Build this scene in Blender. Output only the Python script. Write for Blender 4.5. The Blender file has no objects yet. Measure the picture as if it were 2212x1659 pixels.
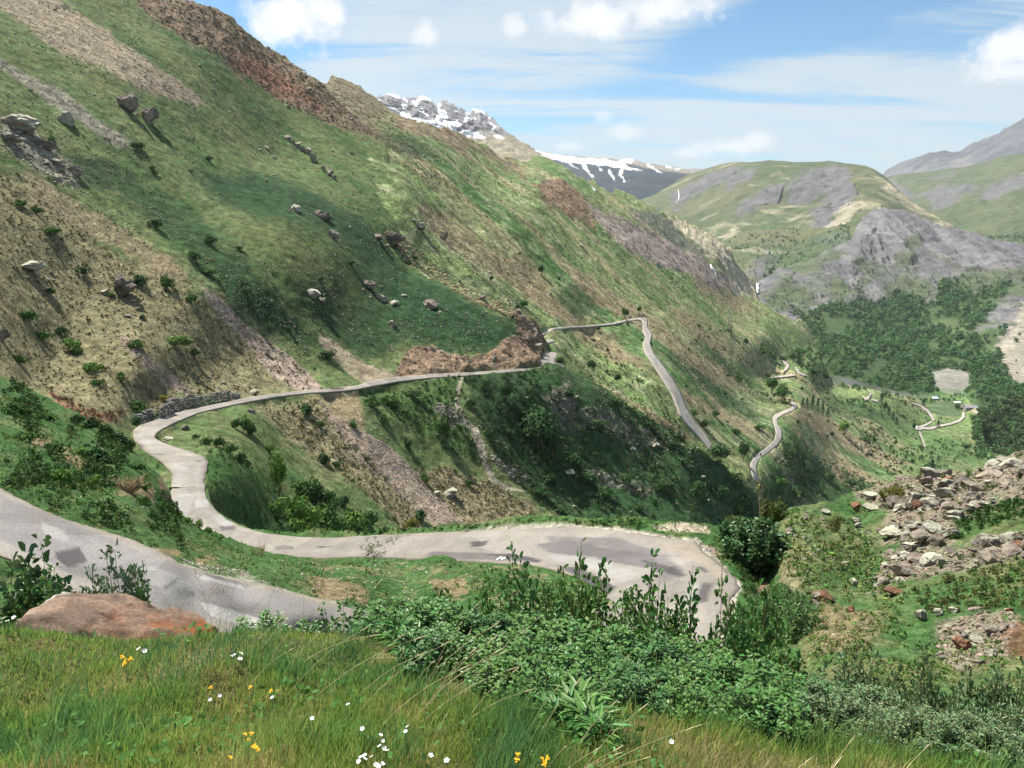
import bpy, math, random
import numpy as np
random.seed(7); RNG = np.random.default_rng(11)
SC = bpy.context.scene
COL = SC.collection
# ------------------------------------------------------------------ camera model (metres, eye at the origin, looking along +y)
FPX = 1671.0; CU, CV = 1106.0, 829.5; PITCH = math.radians(12.0)
CP, SP = math.cos(PITCH), math.sin(PITCH)
def rays(u, v):
    dx = (np.asarray(u, float)-CU)/FPX; dy = (CV-np.asarray(v, float))/FPX
    return np.stack([dx, CP+dy*SP, -SP+dy*CP], -1)
def to_px(p):
    p = np.asarray(p, float); f = p[..., 1]*CP-p[..., 2]*SP; up = p[..., 1]*SP+p[..., 2]*CP
    return CU+FPX*p[..., 0]/f, CV-FPX*up/f
# ------------------------------------------------------------------ noise
def _h(ix, iy, iz, s):
    h = (ix*np.uint32(374761393) + iy*np.uint32(668265263) + iz*np.uint32(2147483647) + np.uint32((s*974711+17) & 0xFFFFFFFF))
    h = (h ^ (h >> np.uint32(13)))*np.uint32(1274126177)
    h = (h ^ (h >> np.uint32(15)))*np.uint32(2246822519)
    return ((h ^ (h >> np.uint32(16))) & np.uint32(0xFFFFFF)).astype(np.float32)/np.float32(8388607.5)-1
def vnoise(p, s=0):
    p = np.asarray(p, np.float64); f0 = np.floor(p); t = (p-f0).astype(np.float32); t = t*t*(3-2*t)
    f0 = np.atleast_2d(f0) if f0.ndim == 1 else f0; t = np.atleast_2d(t) if t.ndim == 1 else t
    i = f0.astype(np.int64).astype(np.uint32); x, y, z = i[..., 0], i[..., 1], i[..., 2]; o = np.uint32(1)
    def L(a, b, k): return a+(b-a)*k
    r = []
    for dz in (0, 1):
        zz = z+np.uint32(dz)
        r.append(L(L(_h(x, y, zz, s), _h(x+o, y, zz, s), t[..., 0]), L(_h(x, y+o, zz, s), _h(x+o, y+o, zz, s), t[..., 0]), t[..., 1]))
    return L(r[0], r[1], t[..., 2])
def fbm(p, o=4, s=0, g=.5):
    a, tot, n = 1., 0., 0.
    for k in range(o):
        tot = tot+a*vnoise(p*(2.03**k)+k*13.7, s+k); n += a; a *= g
    return tot/n*1.5
def ridged(p, o=4, s=0):
    a, tot, n = 1., 0., 0.
    for k in range(o):
        tot = tot+a*(1-2*np.abs(vnoise(p*(2.03**k)+k*7.1, s+k))); n += a; a *= .5
    return tot/n
def sst(a, b, x):
    t = np.clip((x-a)/(b-a), 0, 1); return t*t*(3-2*t)
def poly_sd(poly, u, v):
    """signed distance (negative inside) of the points u,v to a closed polygon"""
    P = np.asarray(poly, float); d = np.full(u.shape, 1e18); ins = np.zeros(u.shape, bool)
    for i in range(len(P)):
        a, b = P[i], P[(i+1) % len(P)]; e = b-a
        wx, wy = u-a[0], v-a[1]
        t = np.clip((wx*e[0]+wy*e[1])/max(e @ e, 1e-9), 0, 1)
        d = np.minimum(d, (wx-e[0]*t)**2+(wy-e[1]*t)**2)
        if a[1] != b[1]:
            c = ((a[1] > v) != (b[1] > v)) & (u < (b[0]-a[0])*(v-a[1])/(b[1]-a[1])+a[0])
            ins ^= c
    d = np.sqrt(d); return np.where(ins, -d, d)
def line_d(line, u, v):
    P = np.asarray(line, float); d = np.full(u.shape, 1e18)
    for a, b in zip(P[:-1], P[1:]):
        e = b-a; wx, wy = u-a[0], v-a[1]
        t = np.clip((wx*e[0]+wy*e[1])/max(e @ e, 1e-9), 0, 1)
        d = np.minimum(d, (wx-e[0]*t)**2+(wy-e[1]*t)**2)
    return np.sqrt(d)
def pin(pts, u):
    p = np.asarray(pts, float); return np.interp(u, p[:, 0], p[:, 1])
# ------------------------------------------------------------------ mesh helpers
def np_mesh(name, V, F, mat=None, col=None, smooth=True):
    """V (n,3); F = list of (m,k) int arrays (tris and/or quads); col (n,3) linear per-vertex albedo"""
    if not isinstance(F, list): F = [F]
    F = [f for f in F if len(f)]
    me = bpy.data.meshes.new(name); V = np.ascontiguousarray(V, np.float32)
    me.vertices.add(len(V)); me.vertices.foreach_set('co', V.ravel())
    nl = sum(f.size for f in F); npoly = sum(len(f) for f in F)
    me.loops.add(nl); me.loops.foreach_set('vertex_index', np.concatenate([f.ravel() for f in F]).astype(np.int32))
    me.polygons.add(npoly)
    st, o = [], 0
    for f in F:
        st.append(o+np.arange(len(f))*f.shape[1]); o += f.size
    me.polygons.foreach_set('loop_start', np.concatenate(st).astype(np.int32))
    me.polygons.foreach_set('use_smooth', np.full(npoly, smooth))
    me.update(calc_edges=True)
    if col is not None:
        at = me.attributes.new('Col', 'FLOAT_COLOR', 'POINT')
        c4 = np.ones((len(V), 4), np.float32); c4[:, :3] = col; at.data.foreach_set('color', c4.ravel())
    if mat: me.materials.append(mat)
    return me
def link(name, me, parent=None, **props):
    o = bpy.data.objects.new(name, me); COL.objects.link(o)
    if parent: o.parent = parent
    for k, val in props.items():
        if val is not None: o[k] = val
    return o
def empty(name, loc, rz=0., **props):
    o = bpy.data.objects.new(name, None); COL.objects.link(o); o.location = loc; o.rotation_euler = (0, 0, rz)
    o.empty_display_size = .2
    for k, val in props.items():
        if val is not None: o[k] = val
    return o
def instance_np(V, F, locs, scales, rots, col=None, cols=None):
    """bake many rotated, scaled copies of one small mesh into arrays"""
    n, m = len(locs), len(V)
    out = np.einsum('nij,mj->nmi', rots, V)*np.asarray(scales).reshape(n, 1, -1)+np.asarray(locs)[:, None, :]
    Fo = [(f[None]+(np.arange(n)*m)[:, None, None]).reshape(-1, f.shape[1]) for f in (F if isinstance(F, list) else [F])]
    C = None
    if cols is not None: C = np.repeat(cols, m, 0)*(1 if col is None else np.tile(col, (n, 1)))
    return out.reshape(-1, 3), Fo, C
def rotz(a):
    a = np.asarray(a); c, s = np.cos(a), np.sin(a); R = np.zeros(a.shape+(3, 3)); R[..., 0, 0] = c; R[..., 0, 1] = -s; R[..., 1, 0] = s; R[..., 1, 1] = c; R[..., 2, 2] = 1; return R
def rand_rot(n, rng):
    q = rng.normal(size=(n, 4)); q /= np.linalg.norm(q, axis=1)[:, None]; w, x, y, z = q.T
    return np.stack([1-2*(y*y+z*z), 2*(x*y-z*w), 2*(x*z+y*w), 2*(x*y+z*w), 1-2*(x*x+z*z), 2*(y*z-x*w), 2*(x*z-y*w), 2*(y*z+x*w), 1-2*(x*x+y*y)], -1).reshape(n, 3, 3)
# ------------------------------------------------------------------ materials
def N(t, kind, **kw):
    n = t.nodes.new(kind)
    for k, v in kw.items():
        if k in n.inputs.keys(): n.inputs[k].default_value = v
        else: setattr(n, k, v)
    return n
def mat_base(name, rough=.9, spec=.2):
    m = bpy.data.materials.new(name); m.use_nodes = True; t = m.node_tree
    b = t.nodes['Principled BSDF']; b.inputs['Roughness'].default_value = rough; b.inputs['Specular IOR Level'].default_value = spec
    return m, t, b
def mat_ground(name, s1, s2, bump, dist, amp=.55, rough=.95, aniso=None):
    """albedo from the painted cover attribute, broken up by two sizes of noise, plus bump"""
    m, t, b = mat_base(name, rough, .1); L = t.links.new
    at = N(t, 'ShaderNodeAttribute', attribute_name='Col'); tc = N(t, 'ShaderNodeTexCoord')
    n1 = N(t, 'ShaderNodeTexNoise', Scale=s1, Detail=6., Roughness=.65); n2 = N(t, 'ShaderNodeTexNoise', Scale=s2, Detail=5., Roughness=.7)
    L(tc.outputs['Object'], n1.inputs['Vector']); L(tc.outputs['Object'], n2.inputs['Vector'])
    r1 = N(t, 'ShaderNodeMapRange'); r1.inputs[1].default_value = .36; r1.inputs[2].default_value = .64; r1.inputs[3].default_value = 1-amp; r1.inputs[4].default_value = 1+amp
    r2 = N(t, 'ShaderNodeMapRange'); r2.inputs[1].default_value = .38; r2.inputs[2].default_value = .62; r2.inputs[3].default_value = 1-amp*.9; r2.inputs[4].default_value = 1+amp*.9
    L(n1.outputs['Fac'], r1.inputs[0]); L(n2.outputs['Fac'], r2.inputs[0])
    mu = N(t, 'ShaderNodeMath', operation='MULTIPLY'); L(r1.outputs[0], mu.inputs[0]); L(r2.outputs[0], mu.inputs[1])
    vm = N(t, 'ShaderNodeVectorMath', operation='SCALE'); L(at.outputs['Color'], vm.inputs[0]); L(mu.outputs[0], vm.inputs['Scale'])
    L(vm.outputs[0], b.inputs['Base Color'])
    bp = N(t, 'ShaderNodeBump', Strength=bump, Distance=dist)
    ad = N(t, 'ShaderNodeMath', operation='ADD'); L(n1.outputs['Fac'], ad.inputs[0]); L(n2.outputs['Fac'], ad.inputs[1])
    L(ad.outputs[0], bp.inputs['Height']); L(bp.outputs[0], b.inputs['Normal'])
    return m
def mat_leaf(name, rough=.55, trans=.25, spec=.35):
    """foliage: painted per-leaf colour, some light let through"""
    m, t, b = mat_base(name, rough, spec); L = t.links.new
    at = N(t, 'ShaderNodeAttribute', attribute_name='Col'); L(at.outputs['Color'], b.inputs['Base Color'])
    tr = N(t, 'ShaderNodeBsdfTranslucent'); L(at.outputs['Color'], tr.inputs['Color'])
    mx = N(t, 'ShaderNodeMixShader', Fac=trans); L(b.outputs[0], mx.inputs[1]); L(tr.outputs[0], mx.inputs[2])
    L(mx.outputs[0], t.nodes['Material Output'].inputs['Surface'])
    return m
def mat_rock(name, base, dark, s, bump=.6, lichen=None):
    """stone: mottled by noise, cracked bump, optional pale lichen on the faces that look up; per-object tint"""
    m, t, b = mat_base(name, .9, .2); L = t.links.new
    tc = N(t, 'ShaderNodeTexCoord'); oi = N(t, 'ShaderNodeObjectInfo')
    n1 = N(t, 'ShaderNodeTexNoise', Scale=s, Detail=8., Roughness=.7); L(tc.outputs['Object'], n1.inputs['Vector'])
    n2 = N(t, 'ShaderNodeTexVoronoi', Scale=s*1.3, feature='DISTANCE_TO_EDGE'); L(tc.outputs['Object'], n2.inputs['Vector'])
    cr = N(t, 'ShaderNodeValToRGB'); cr.color_ramp.elements[0].position = .32; cr.color_ramp.elements[1].position = .68
    cr.color_ramp.elements[0].color = (*dark, 1); cr.color_ramp.elements[1].color = (*base, 1); L(n1.outputs['Fac'], cr.inputs[0])
    out = cr.outputs[0]
    if lichen:
        n3 = N(t, 'ShaderNodeTexNoise', Scale=s*.8, Detail=5.); L(tc.outputs['Object'], n3.inputs['Vector'])
        ge = N(t, 'ShaderNodeNewGeometry'); sx = N(t, 'ShaderNodeSeparateXYZ'); L(ge.outputs['Normal'], sx.inputs[0])
        ad = N(t, 'ShaderNodeMath', operation='ADD'); L(sx.outputs['Z'], ad.inputs[0]); L(n3.outputs['Fac'], ad.inputs[1])
        mr = N(t, 'ShaderNodeMapRange'); mr.inputs[1].default_value = .95; mr.inputs[2].default_value = 1.25; L(ad.outputs[0], mr.inputs[0])
        mx = N(t, 'ShaderNodeMixRGB'); L(mr.outputs[0], mx.inputs[0]); L(out, mx.inputs[1]); mx.inputs[2].default_value = (*lichen, 1); out = mx.outputs[0]
    mr2 = N(t, 'ShaderNodeMapRange'); mr2.inputs[3].default_value = .7; mr2.inputs[4].default_value = 1.25; L(oi.outputs['Random'], mr2.inputs[0])
    vm = N(t, 'ShaderNodeVectorMath', operation='SCALE'); L(out, vm.inputs[0]); L(mr2.outputs[0], vm.inputs['Scale']); L(vm.outputs[0], b.inputs['Base Color'])
    bp = N(t, 'ShaderNodeBump', Strength=bump, Distance=.4/s); L(n1.outputs['Fac'], bp.inputs['Height'])
    bp2 = N(t, 'ShaderNodeBump', Strength=bump*.5, Distance=.12/s); L(n2.outputs['Distance'], bp2.inputs['Height']); L(bp.outputs[0], bp2.inputs['Normal']); L(bp2.outputs[0], b.inputs['Normal'])
    return m
def mat_plain(name, c, rough=.7, spec=.3, metal=0., var=.0, s=4.):
    m, t, b = mat_base(name, rough, spec); b.inputs['Metallic'].default_value = metal
    if var:
        tc = N(t, 'ShaderNodeTexCoord'); n = N(t, 'ShaderNodeTexNoise', Scale=s, Detail=5.); t.links.new(tc.outputs['Object'], n.inputs['Vector'])
        cr = N(t, 'ShaderNodeValToRGB'); cr.color_ramp.elements[0].position = .3; cr.color_ramp.elements[1].position = .7
        cr.color_ramp.elements[0].color = (*[x*(1-var) for x in c], 1); cr.color_ramp.elements[1].color = (*[min(1, x*(1+var)) for x in c], 1)
        t.links.new(n.outputs['Fac'], cr.inputs[0]); t.links.new(cr.outputs[0], b.inputs['Base Color'])
    else: b.inputs['Base Color'].default_value = (*c, 1)
    return m
# ------------------------------------------------------------------ terrain surfaces
class Land:
    """One landform. Its distance field is a smooth surface through surveyed points (1/distance is a thin-plate spline, so a plane stays a plane);
    its relief and cover are added in world space."""
    def __init__(s, name, ctrl, top, bot, u0, u1, du, dv, relief, cover, mat, jag=(0, 1), back=1.0, scale=None):
        s.name, s.top, s.bot, s.u0, s.u1, s.du, s.dv, s.relief, s.cover, s.mat, s.jag, s.back = name, top, bot, u0, u1, du, dv, relief, cover, mat, jag, back
        s.flats = []
        pts, w = [], []
        for u, v, k, val in ctrl:
            t = val if k == 't' else val/rays(u, v)[2]
            pts.append((u/1000, v/1000)); w.append(1000./t)
        P = np.array(pts); n = len(P); s.P = P
        A = np.zeros((n+3, n+3)); A[:n, :n] = s._k(P[:, None]-P[None])+np.eye(n)*1e-5; A[:n, n] = 1; A[:n, n+1:] = P; A[n:, :n] = A[:n, n:].T
        s.c = np.linalg.solve(A, np.concatenate([w, np.zeros(3)]))
    @staticmethod
    def _k(d):
        r2 = (d**2).sum(-1); return .5*r2*np.log(r2+1e-12)
    def t(s, u, v):
        u = np.asarray(u, float); v = np.asarray(v, float); sh = u.shape; Q = np.stack([u.ravel()/1000, v.ravel()/1000], -1); n = len(s.P); out = np.empty(len(Q))
        for i in range(0, len(Q), 100000):
            q = Q[i:i+100000]; out[i:i+100000] = s._k(q[:, None]-s.P[None]) @ s.c[:n]+s.c[n]+q @ s.c[n+1:]
        return 1000./np.maximum(out, .05).reshape(sh)
    def flat(s, u, v, w=3.):
        m = np.ones(np.shape(u))
        for poly, soft in s.flats: m = np.minimum(m, sst(0, soft, poly_sd(poly, np.asarray(u, float), np.asarray(v, float))))
        return m
    def surf(s, u, v):
        u = np.asarray(u, float); v = np.asarray(v, float); t = s.t(u, v); p = rays(u, v)*t[..., None]
        return p+s.relief(p, u, v)*s.flat(u, v)[..., None], t
    def at(s, u, v):
        p, t = s.surf(np.array([float(u)]), np.array([float(v)])); return p[0]
    def crest(s, u): return pin(s.top, u)
    def build(s, **props):
        U = np.arange(s.u0, s.u1+s.du*.5, s.du); nu = len(U); ct = s.crest(U)
        if s.jag[0]: ct = ct+s.jag[0]*fbm(np.stack([U/s.jag[1], U*0, U*0], -1), 4, 77, .6)
        cb = pin(s.bot, U); nv = max(8, int(np.max(cb-ct)/s.dv)); k = np.linspace(0, 1, nv)
        V = ct[:, None]+(cb-ct)[:, None]*k[None]; UU = np.repeat(U[:, None], nv, 1)
        p, t = s.surf(UU, V); C = s.cover(UU, V, p)
        f = s.flat(UU, V); p = p-(1-f)[..., None]*np.array([0, 0, 1.])*(t*.0007)[..., None]
        # the far side: the land rolls over behind the crest
        B, BC = [], []; c0 = p[:, 0]; tt = t[:, 0]
        hd = c0[:, :2]/np.linalg.norm(c0[:, :2], axis=1)[:, None]
        for j in (3, 2, 1):
            q = c0.copy(); st = (.006*j+.02*(j-1)**2)*tt*s.back; q[:, :2] += hd*st[:, None]; q[:, 2] -= st*(.25+.3*j); B.append(q); BC.append(C[:, 0])
        p = np.concatenate([np.stack(B, 1), p], 1); C = np.concatenate([np.stack(BC, 1), C], 1); nv += 3
        idx = np.arange(nu*nv).reshape(nu, nv)
        F = np.stack([idx[:-1, :-1], idx[:-1, 1:], idx[1:, 1:], idx[1:, :-1]], -1).reshape(-1, 4)
        return link(s.name, np_mesh(s.name, p.reshape(-1, 3), F, s.mat, C.reshape(-1, 3)), **props)
def paint(base, layers, u, v, p, nsc, seed=0):
    """cover: base colour (3,) or array, then (polygon, colour, softness px, edge wander px[, strength])"""
    C = np.broadcast_to(np.asarray(base, float), u.shape+(3,)).copy()
    wob = fbm(p/nsc, 4, 100+seed); fine = fbm(p/(nsc*.15)+9, 3, 140+seed)
    for L in layers:
        poly, c, soft, wan = L[:4]; st = L[4] if len(L) > 4 else 1.
        P = np.asarray(poly, float); r = soft+wan*2
        sel = (u > P[:, 0].min()-r) & (u < P[:, 0].max()+r) & (v > P[:, 1].min()-r) & (v < P[:, 1].max()+r)
        if not sel.any(): continue
        d = poly_sd(poly, u[sel], v[sel])+wan*(wob[sel]+.7*fine[sel])
        k = (1-sst(-soft, soft, d))*st
        C[sel] = C[sel]*(1-k[:, None])+np.asarray(c)*k[:, None]
    return C
# ------------------------------------------------------------------ albedos (linear)
GRASS = (.055, .106, .034); GRASS2 = (.105, .143, .055); LUSH = (.034, .086, .022); DKGRASS_SHADE = (.021, .054, .021); OLIVE = (.115, .128, .055)  # the dark grass green also paints shade on the spur and a cloud shadow
TAN = (.235, .185, .115); SCREE = (.30, .235, .19); PINK = (.30, .235, .175); RUST = (.25, .125, .085); BROWN = (.20, .14, .10); GREYB = (.24, .215, .175)
SHALE = (.105, .102, .11); CREAM = (.40, .345, .26); SNOW = (.86, .88, .92); SOIL = (.155, .105, .07); FARGREEN = (.062, .082, .040)
FD = np.array([.9, -.44, 0.]); CD = np.array([.44, .9, 0.])
def up(z): o = np.zeros(z.shape+(3,)); o[..., 2] = z; return o
def aniso(p, a, b):           # stretched along the fall line
    return np.stack([(p @ CD)/a, (p @ FD)/b, p[..., 2]/b], -1)
def mixc(a, b, k): return np.asarray(a)*(1-k[..., None])+np.asarray(b)*k[..., None]

# ================================================================== L3: the near flank of the mountain with the spur
c3 = [(0, 0, 't', 261), (385, 0, 't', 380), (500, 42, 't', 405), (600, 115, 't', 430), (690, 178, 't', 425), (775, 255, 't', 432), (830, 288, 't', 440), (-350, 0, 't', 190), (-350, 600, 't', 105),
      (0, 300, 't', 187), (300, 240, 't', 250), (600, 350, 't', 320), (848, 400, 't', 350), (862, 485, 't', 318), (882, 570, 't', 298), (760, 430, 't', 308), (740, 300, 't', 378), (0, 600, 't', 138), (270, 630, 't', 167), (430, 620, 't', 183),
      (600, 500, 't', 228), (720, 600, 't', 230), (900, 640, 't', 256), (1000, 645, 't', 266), (1105, 690, 't', 266), (1150, 740, 't', 268), (300, 800, 't', 137), (100, 830, 't', 122), (0, 760, 't', 116),
      (430, 1052, 'z', -27.), (446, 1020, 'z', -28.), (371, 1052, 'z', -27.), (366, 1014, 'z', -28.4), (425, 985, 'z', -29.6), (330, 985, 'z', -29.8), (340, 960, 'z', -30.6), (290, 950, 'z', -31), (290, 926, 'z', -31.7), (340, 930, 'z', -32.), (345, 900, 'z', -32.6),
      (430, 881, 'z', -34.3), (430, 893, 'z', -34.3), (541, 858, 'z', -36.2), (541, 868, 'z', -36.2), (666, 843, 'z', -38.4), (666, 849, 'z', -38.4), (774, 834, 'z', -40.2), (774, 839, 'z', -40.2),
      (900, 811, 'z', -42.2), (900, 821, 'z', -42.6), (1050, 803, 'z', -44.2), (1050, 809, 'z', -44.4), (1163, 794, 'z', -46.2), (1200, 790, 'z', -46.6), (1188, 763, 'z', -47.5), (1225, 793, 't', 259), (1212, 772, 't', 274),
      (600, 950, 't', 148), (760, 1000, 't', 160), (600, 1060, 't', 122), (560, 1130, 't', 100), (700, 1120, 't', 128), (900, 950, 't', 186), (900, 1100, 't', 163), (1200, 900, 't', 227), (1400, 1000, 't', 240), (1500, 1100, 't', 233), (1620, 1055, 't', 272), (1290, 832, 't', 252), (1500, 962, 't', 252),
      (1160, 1130, 't', 190), (1660, 1200, 't', 255), (700, 1300, 't', 100), (1300, 1300, 't', 160), (480, 1120, 't', 82), (200, 940, 't', 98), (60, 920, 't', 92), (250, 1100, 't', 84)]
top3 = [(-540, -330), (-360, -220), (200, -130), (320, -60), (385, -5), (400, 6), (437, 17), (490, 35), (525, 66), (546, 84), (577, 101), (602, 115), (630, 136), (665, 161), (690, 176), (728, 222), (775, 255), (830, 287), (848, 400), (860, 490), (880, 568), (920, 594), (1000, 640), (1060, 666), (1105, 686), (1122, 676), (1150, 694),
        (1166, 718), (1176, 742), (1184, 752), (1200, 760), (1212, 770), (1226, 786), (1250, 800), (1290, 830), (1340, 862), (1400, 898), (1450, 930), (1500, 958), (1560, 1004), (1620, 1052), (1660, 1090), (1720, 1140)]
redcrest = [(200, -200), (385, -20), (490, 30), (546, 80), (630, 130), (690, 170), (775, 250), (850, 290), (860, 330), (800, 300), (700, 262), (610, 228), (545, 180), (470, 125), (400, 78), (330, 40), (270, -20)]
redcore = [(505, 118), (560, 135), (640, 188), (705, 232), (650, 222), (570, 188), (515, 152)]
screeA = [(-40, -80), (90, -40), (135, 0), (205, 50), (285, 104), (345, 140), (405, 185), (450, 225), (385, 218), (315, 194), (230, 158), (140, 116), (65, 66), (0, 20)]
screeB = [(-20, 112), (10, 130), (60, 160), (130, 198), (200, 250), (262, 290), (285, 315), (270, 326), (180, 268), (80, 198), (-20, 140)]
tanC = [(55, 355), (130, 400), (200, 440), (290, 500), (370, 555), (410, 610), (360, 600), (260, 540), (150, 470), (70, 420)]
tanD = [(-360, 330), (0, 352), (60, 360), (150, 470), (260, 545), (400, 615), (520, 690), (640, 780), (700, 835), (400, 872), (230, 905), (100, 850), (-360, 740)]
slideD = [(432, 617), (462, 632), (510, 672), (560, 716), (610, 752), (660, 792), (702, 834), (636, 839), (585, 806), (535, 742), (475, 682), (447, 645)]
slideE = [(252, 722), (290, 745), (335, 782), (385, 812), (425, 842), (400, 858), (350, 826), (310, 790), (275, 755)]
slideF = [(690, 716), (735, 745), (790, 775), (842, 800), (862, 814), (800, 824), (755, 800), (715, 765), (690, 738)]
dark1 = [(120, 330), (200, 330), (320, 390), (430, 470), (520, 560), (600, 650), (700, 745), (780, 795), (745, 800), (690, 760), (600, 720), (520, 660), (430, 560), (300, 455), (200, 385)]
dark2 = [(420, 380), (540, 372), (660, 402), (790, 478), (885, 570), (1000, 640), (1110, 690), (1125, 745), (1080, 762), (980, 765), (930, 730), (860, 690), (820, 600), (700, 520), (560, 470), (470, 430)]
olive1 = [(535, 478), (640, 490), (720, 535), (775, 600), (790, 660), (740, 670), (650, 625), (570, 550)]
cut = [(856, 800), (872, 770), (890, 752), (935, 742), (962, 762), (1000, 772), (1050, 768), (1090, 748), (1120, 736), (1150, 740), (1172, 755), (1168, 792), (1000, 806), (866, 818)]
nose = [(1105, 672), (1130, 668), (1160, 700), (1185, 745), (1172, 790), (1148, 768), (1122, 735), (1112, 700)]
screeH = [(690, 862), (742, 905), (790, 935), (850, 962), (890, 1000), (930, 1040), (975, 1092), (1012, 1135), (935, 1135), (880, 1080), (820, 1030), (762, 990), (728, 930)]
tanH0 = [(680, 846), (770, 845), (790, 930), (760, 960), (715, 910)]
tanI = [(880, 1010), (960, 1000), (1060, 1040), (1140, 1085), (1165, 1135), (1000, 1140), (930, 1060)]
tanJ = [(560, 870), (690, 850), (740, 930), (880, 1080), (930, 1140), (860, 1140), (790, 1060), (700, 990), (620, 930)]
lushK = [(450, 990), (470, 960), (560, 1000), (640, 1080), (800, 1120), (850, 1150), (560, 1150), (480, 1110), (446, 1060)]
dkL = [(1000, 810), (1160, 798), (1230, 790), (1400, 895), (1560, 1000), (1680, 1110), (1680, 1300), (1250, 1150), (1160, 1090), (1080, 1000), (1030, 900)]  # flank below the road: its self-shade is painted in as dark green
greenM = [(780, 842), (1000, 815), (1010, 920), (1060, 1010), (960, 960), (860, 900)]
pathpoly = [(996, 812), (1002, 812), (996, 838), (990, 862), (1000, 885), (1012, 905), (1030, 918), (1046, 955), (1056, 1000), (1070, 1030), (1100, 1050), (1140, 1062), (1138, 1068), (1095, 1058), (1058, 1036), (1042, 1000), (1028, 958), (1016, 925), (995, 902), (982, 870), (986, 845)]
rocksR = [[(1170, 850), (1230, 835), (1250, 880), (1230, 905), (1190, 890)], [(1190, 900), (1290, 880), (1420, 930), (1460, 960), (1400, 962), (1280, 930), (1220, 925)], [(1250, 1010), (1330, 1020), (1420, 1060), (1390, 1070), (1300, 1045)], [(1060, 985), (1110, 1005), (1150, 1040), (1120, 1045), (1070, 1010)], [(930, 870), (975, 870), (1000, 905), (985, 912), (945, 890)]]
redgully = [(110, 850), (190, 885), (270, 890), (262, 905), (200, 915), (140, 895)]
outcropA = [(0, 260), (60, 258), (80, 290), (110, 320), (150, 350), (170, 390), (120, 385), (60, 350), (10, 320)]
spurrock = [(830, 500), (880, 520), (960, 590), (1040, 640), (1120, 672), (1105, 690), (1000, 642), (885, 572)]
def relief3(p, u, v):
    rk = np.zeros(u.shape)
    for poly, s in ((redcrest, 14), (cut, 4), (nose, 4), (outcropA, 10), (spurrock, 10)): rk = np.maximum(rk, 1-sst(-s, s, poly_sd(poly, u, v)))
    for poly in rocksR: rk = np.maximum(rk, .8*(1-sst(-6, 6, poly_sd(poly, u, v))))
    z = 1.7*fbm(p/48, 3, 1)+.9*fbm(aniso(p, 9, 45), 3, 5)+.42*fbm(p/5.5, 3, 9)+.17*fbm(p/1.7, 2, 12)
    z = z+rk*(1.5*ridged(p/7.5, 4, 21)+.5*ridged(p/2.2, 3, 25)-.6)
    return up(z)
def cover3(u, v, p):
    k1 = sst(-.5, .6, fbm(aniso(p, 16, 70), 4, 31)); k2 = sst(-.1, .6, fbm(aniso(p, 5, 16)+3, 4, 35)); k3 = sst(.05, .5, fbm(p/3.2+7, 3, 38))
    base = mixc(mixc(GRASS, GRASS2, k1), OLIVE, k2*.42); base = mixc(base, TAN, k3*.2)
    C = paint(base, [(dark1, DKGRASS_SHADE, 14, 16, .8), (dark2, DKGRASS_SHADE, 24, 18, .92), ([(620, 600), (800, 560), (1000, 660), (1120, 700), (1120, 745), (980, 760), (880, 740), (780, 780), (690, 720)], DKGRASS_SHADE, 18, 14, .85), (olive1, (.075, .09, .034), 26, 34, .5), (tanD, TAN, 22, 24, .62), (tanC, TAN, 7, 12, .85),  # dark2 and the polygon after it: slope shade painted over lush dark grass
        (redcrest, BROWN, 8, 14, .9), (redcore, RUST, 12, 10, .95), (screeA, PINK, 5, 9, .85), (screeB, GREYB, 4, 6, .85), (outcropA, GREYB, 6, 12, .8), (slideD, SCREE, 2.5, 4), (slideE, SCREE, 3, 5, .9), (slideF, PINK, 4, 6, .85),
        (cut, RUST[:0]+(.235, .165, .115), 2.5, 5), (nose, BROWN, 3, 6, .9), (spurrock, TAN, 5, 8, .8), (tanJ, TAN, 14, 18, .7), (lushK, LUSH, 8, 12, .8), (greenM, LUSH, 14, 14, .7), (tanI, TAN, 12, 14, .8), (dkL, DKGRASS_SHADE, 14, 12, .85), (tanH0, TAN, 6, 8, .9), (screeH, PINK, 5, 8, .95),
        (redgully, RUST, 5, 8, .8), (pathpoly, (.33, .29, .215), 1.2, 1.6, 1.)]+[(r, (.15, .135, .11), 5, 10, .6) for r in rocksR], u, v, p, 9.)
    cl = sst(.15, .5, fbm(p/1.9, 3, 61)); dryness = sst(0, .12, C[..., 0]-C[..., 1])        # tussocks in the dry ground, found by its tan colour
    st = sst(.0, .5, fbm(aniso(p, 3.2, 34)+11, 4, 63)); C = mixc(C, (.08, .105, .042), st*dryness*.6*(1-sst(-3, 3, -np.minimum.reduce([poly_sd(q, u, v) for q in (slideD, slideE, redcrest, cut, screeA, screeH)]))))
    return mixc(C, (.075, .085, .036), cl*dryness*.7)

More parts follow.
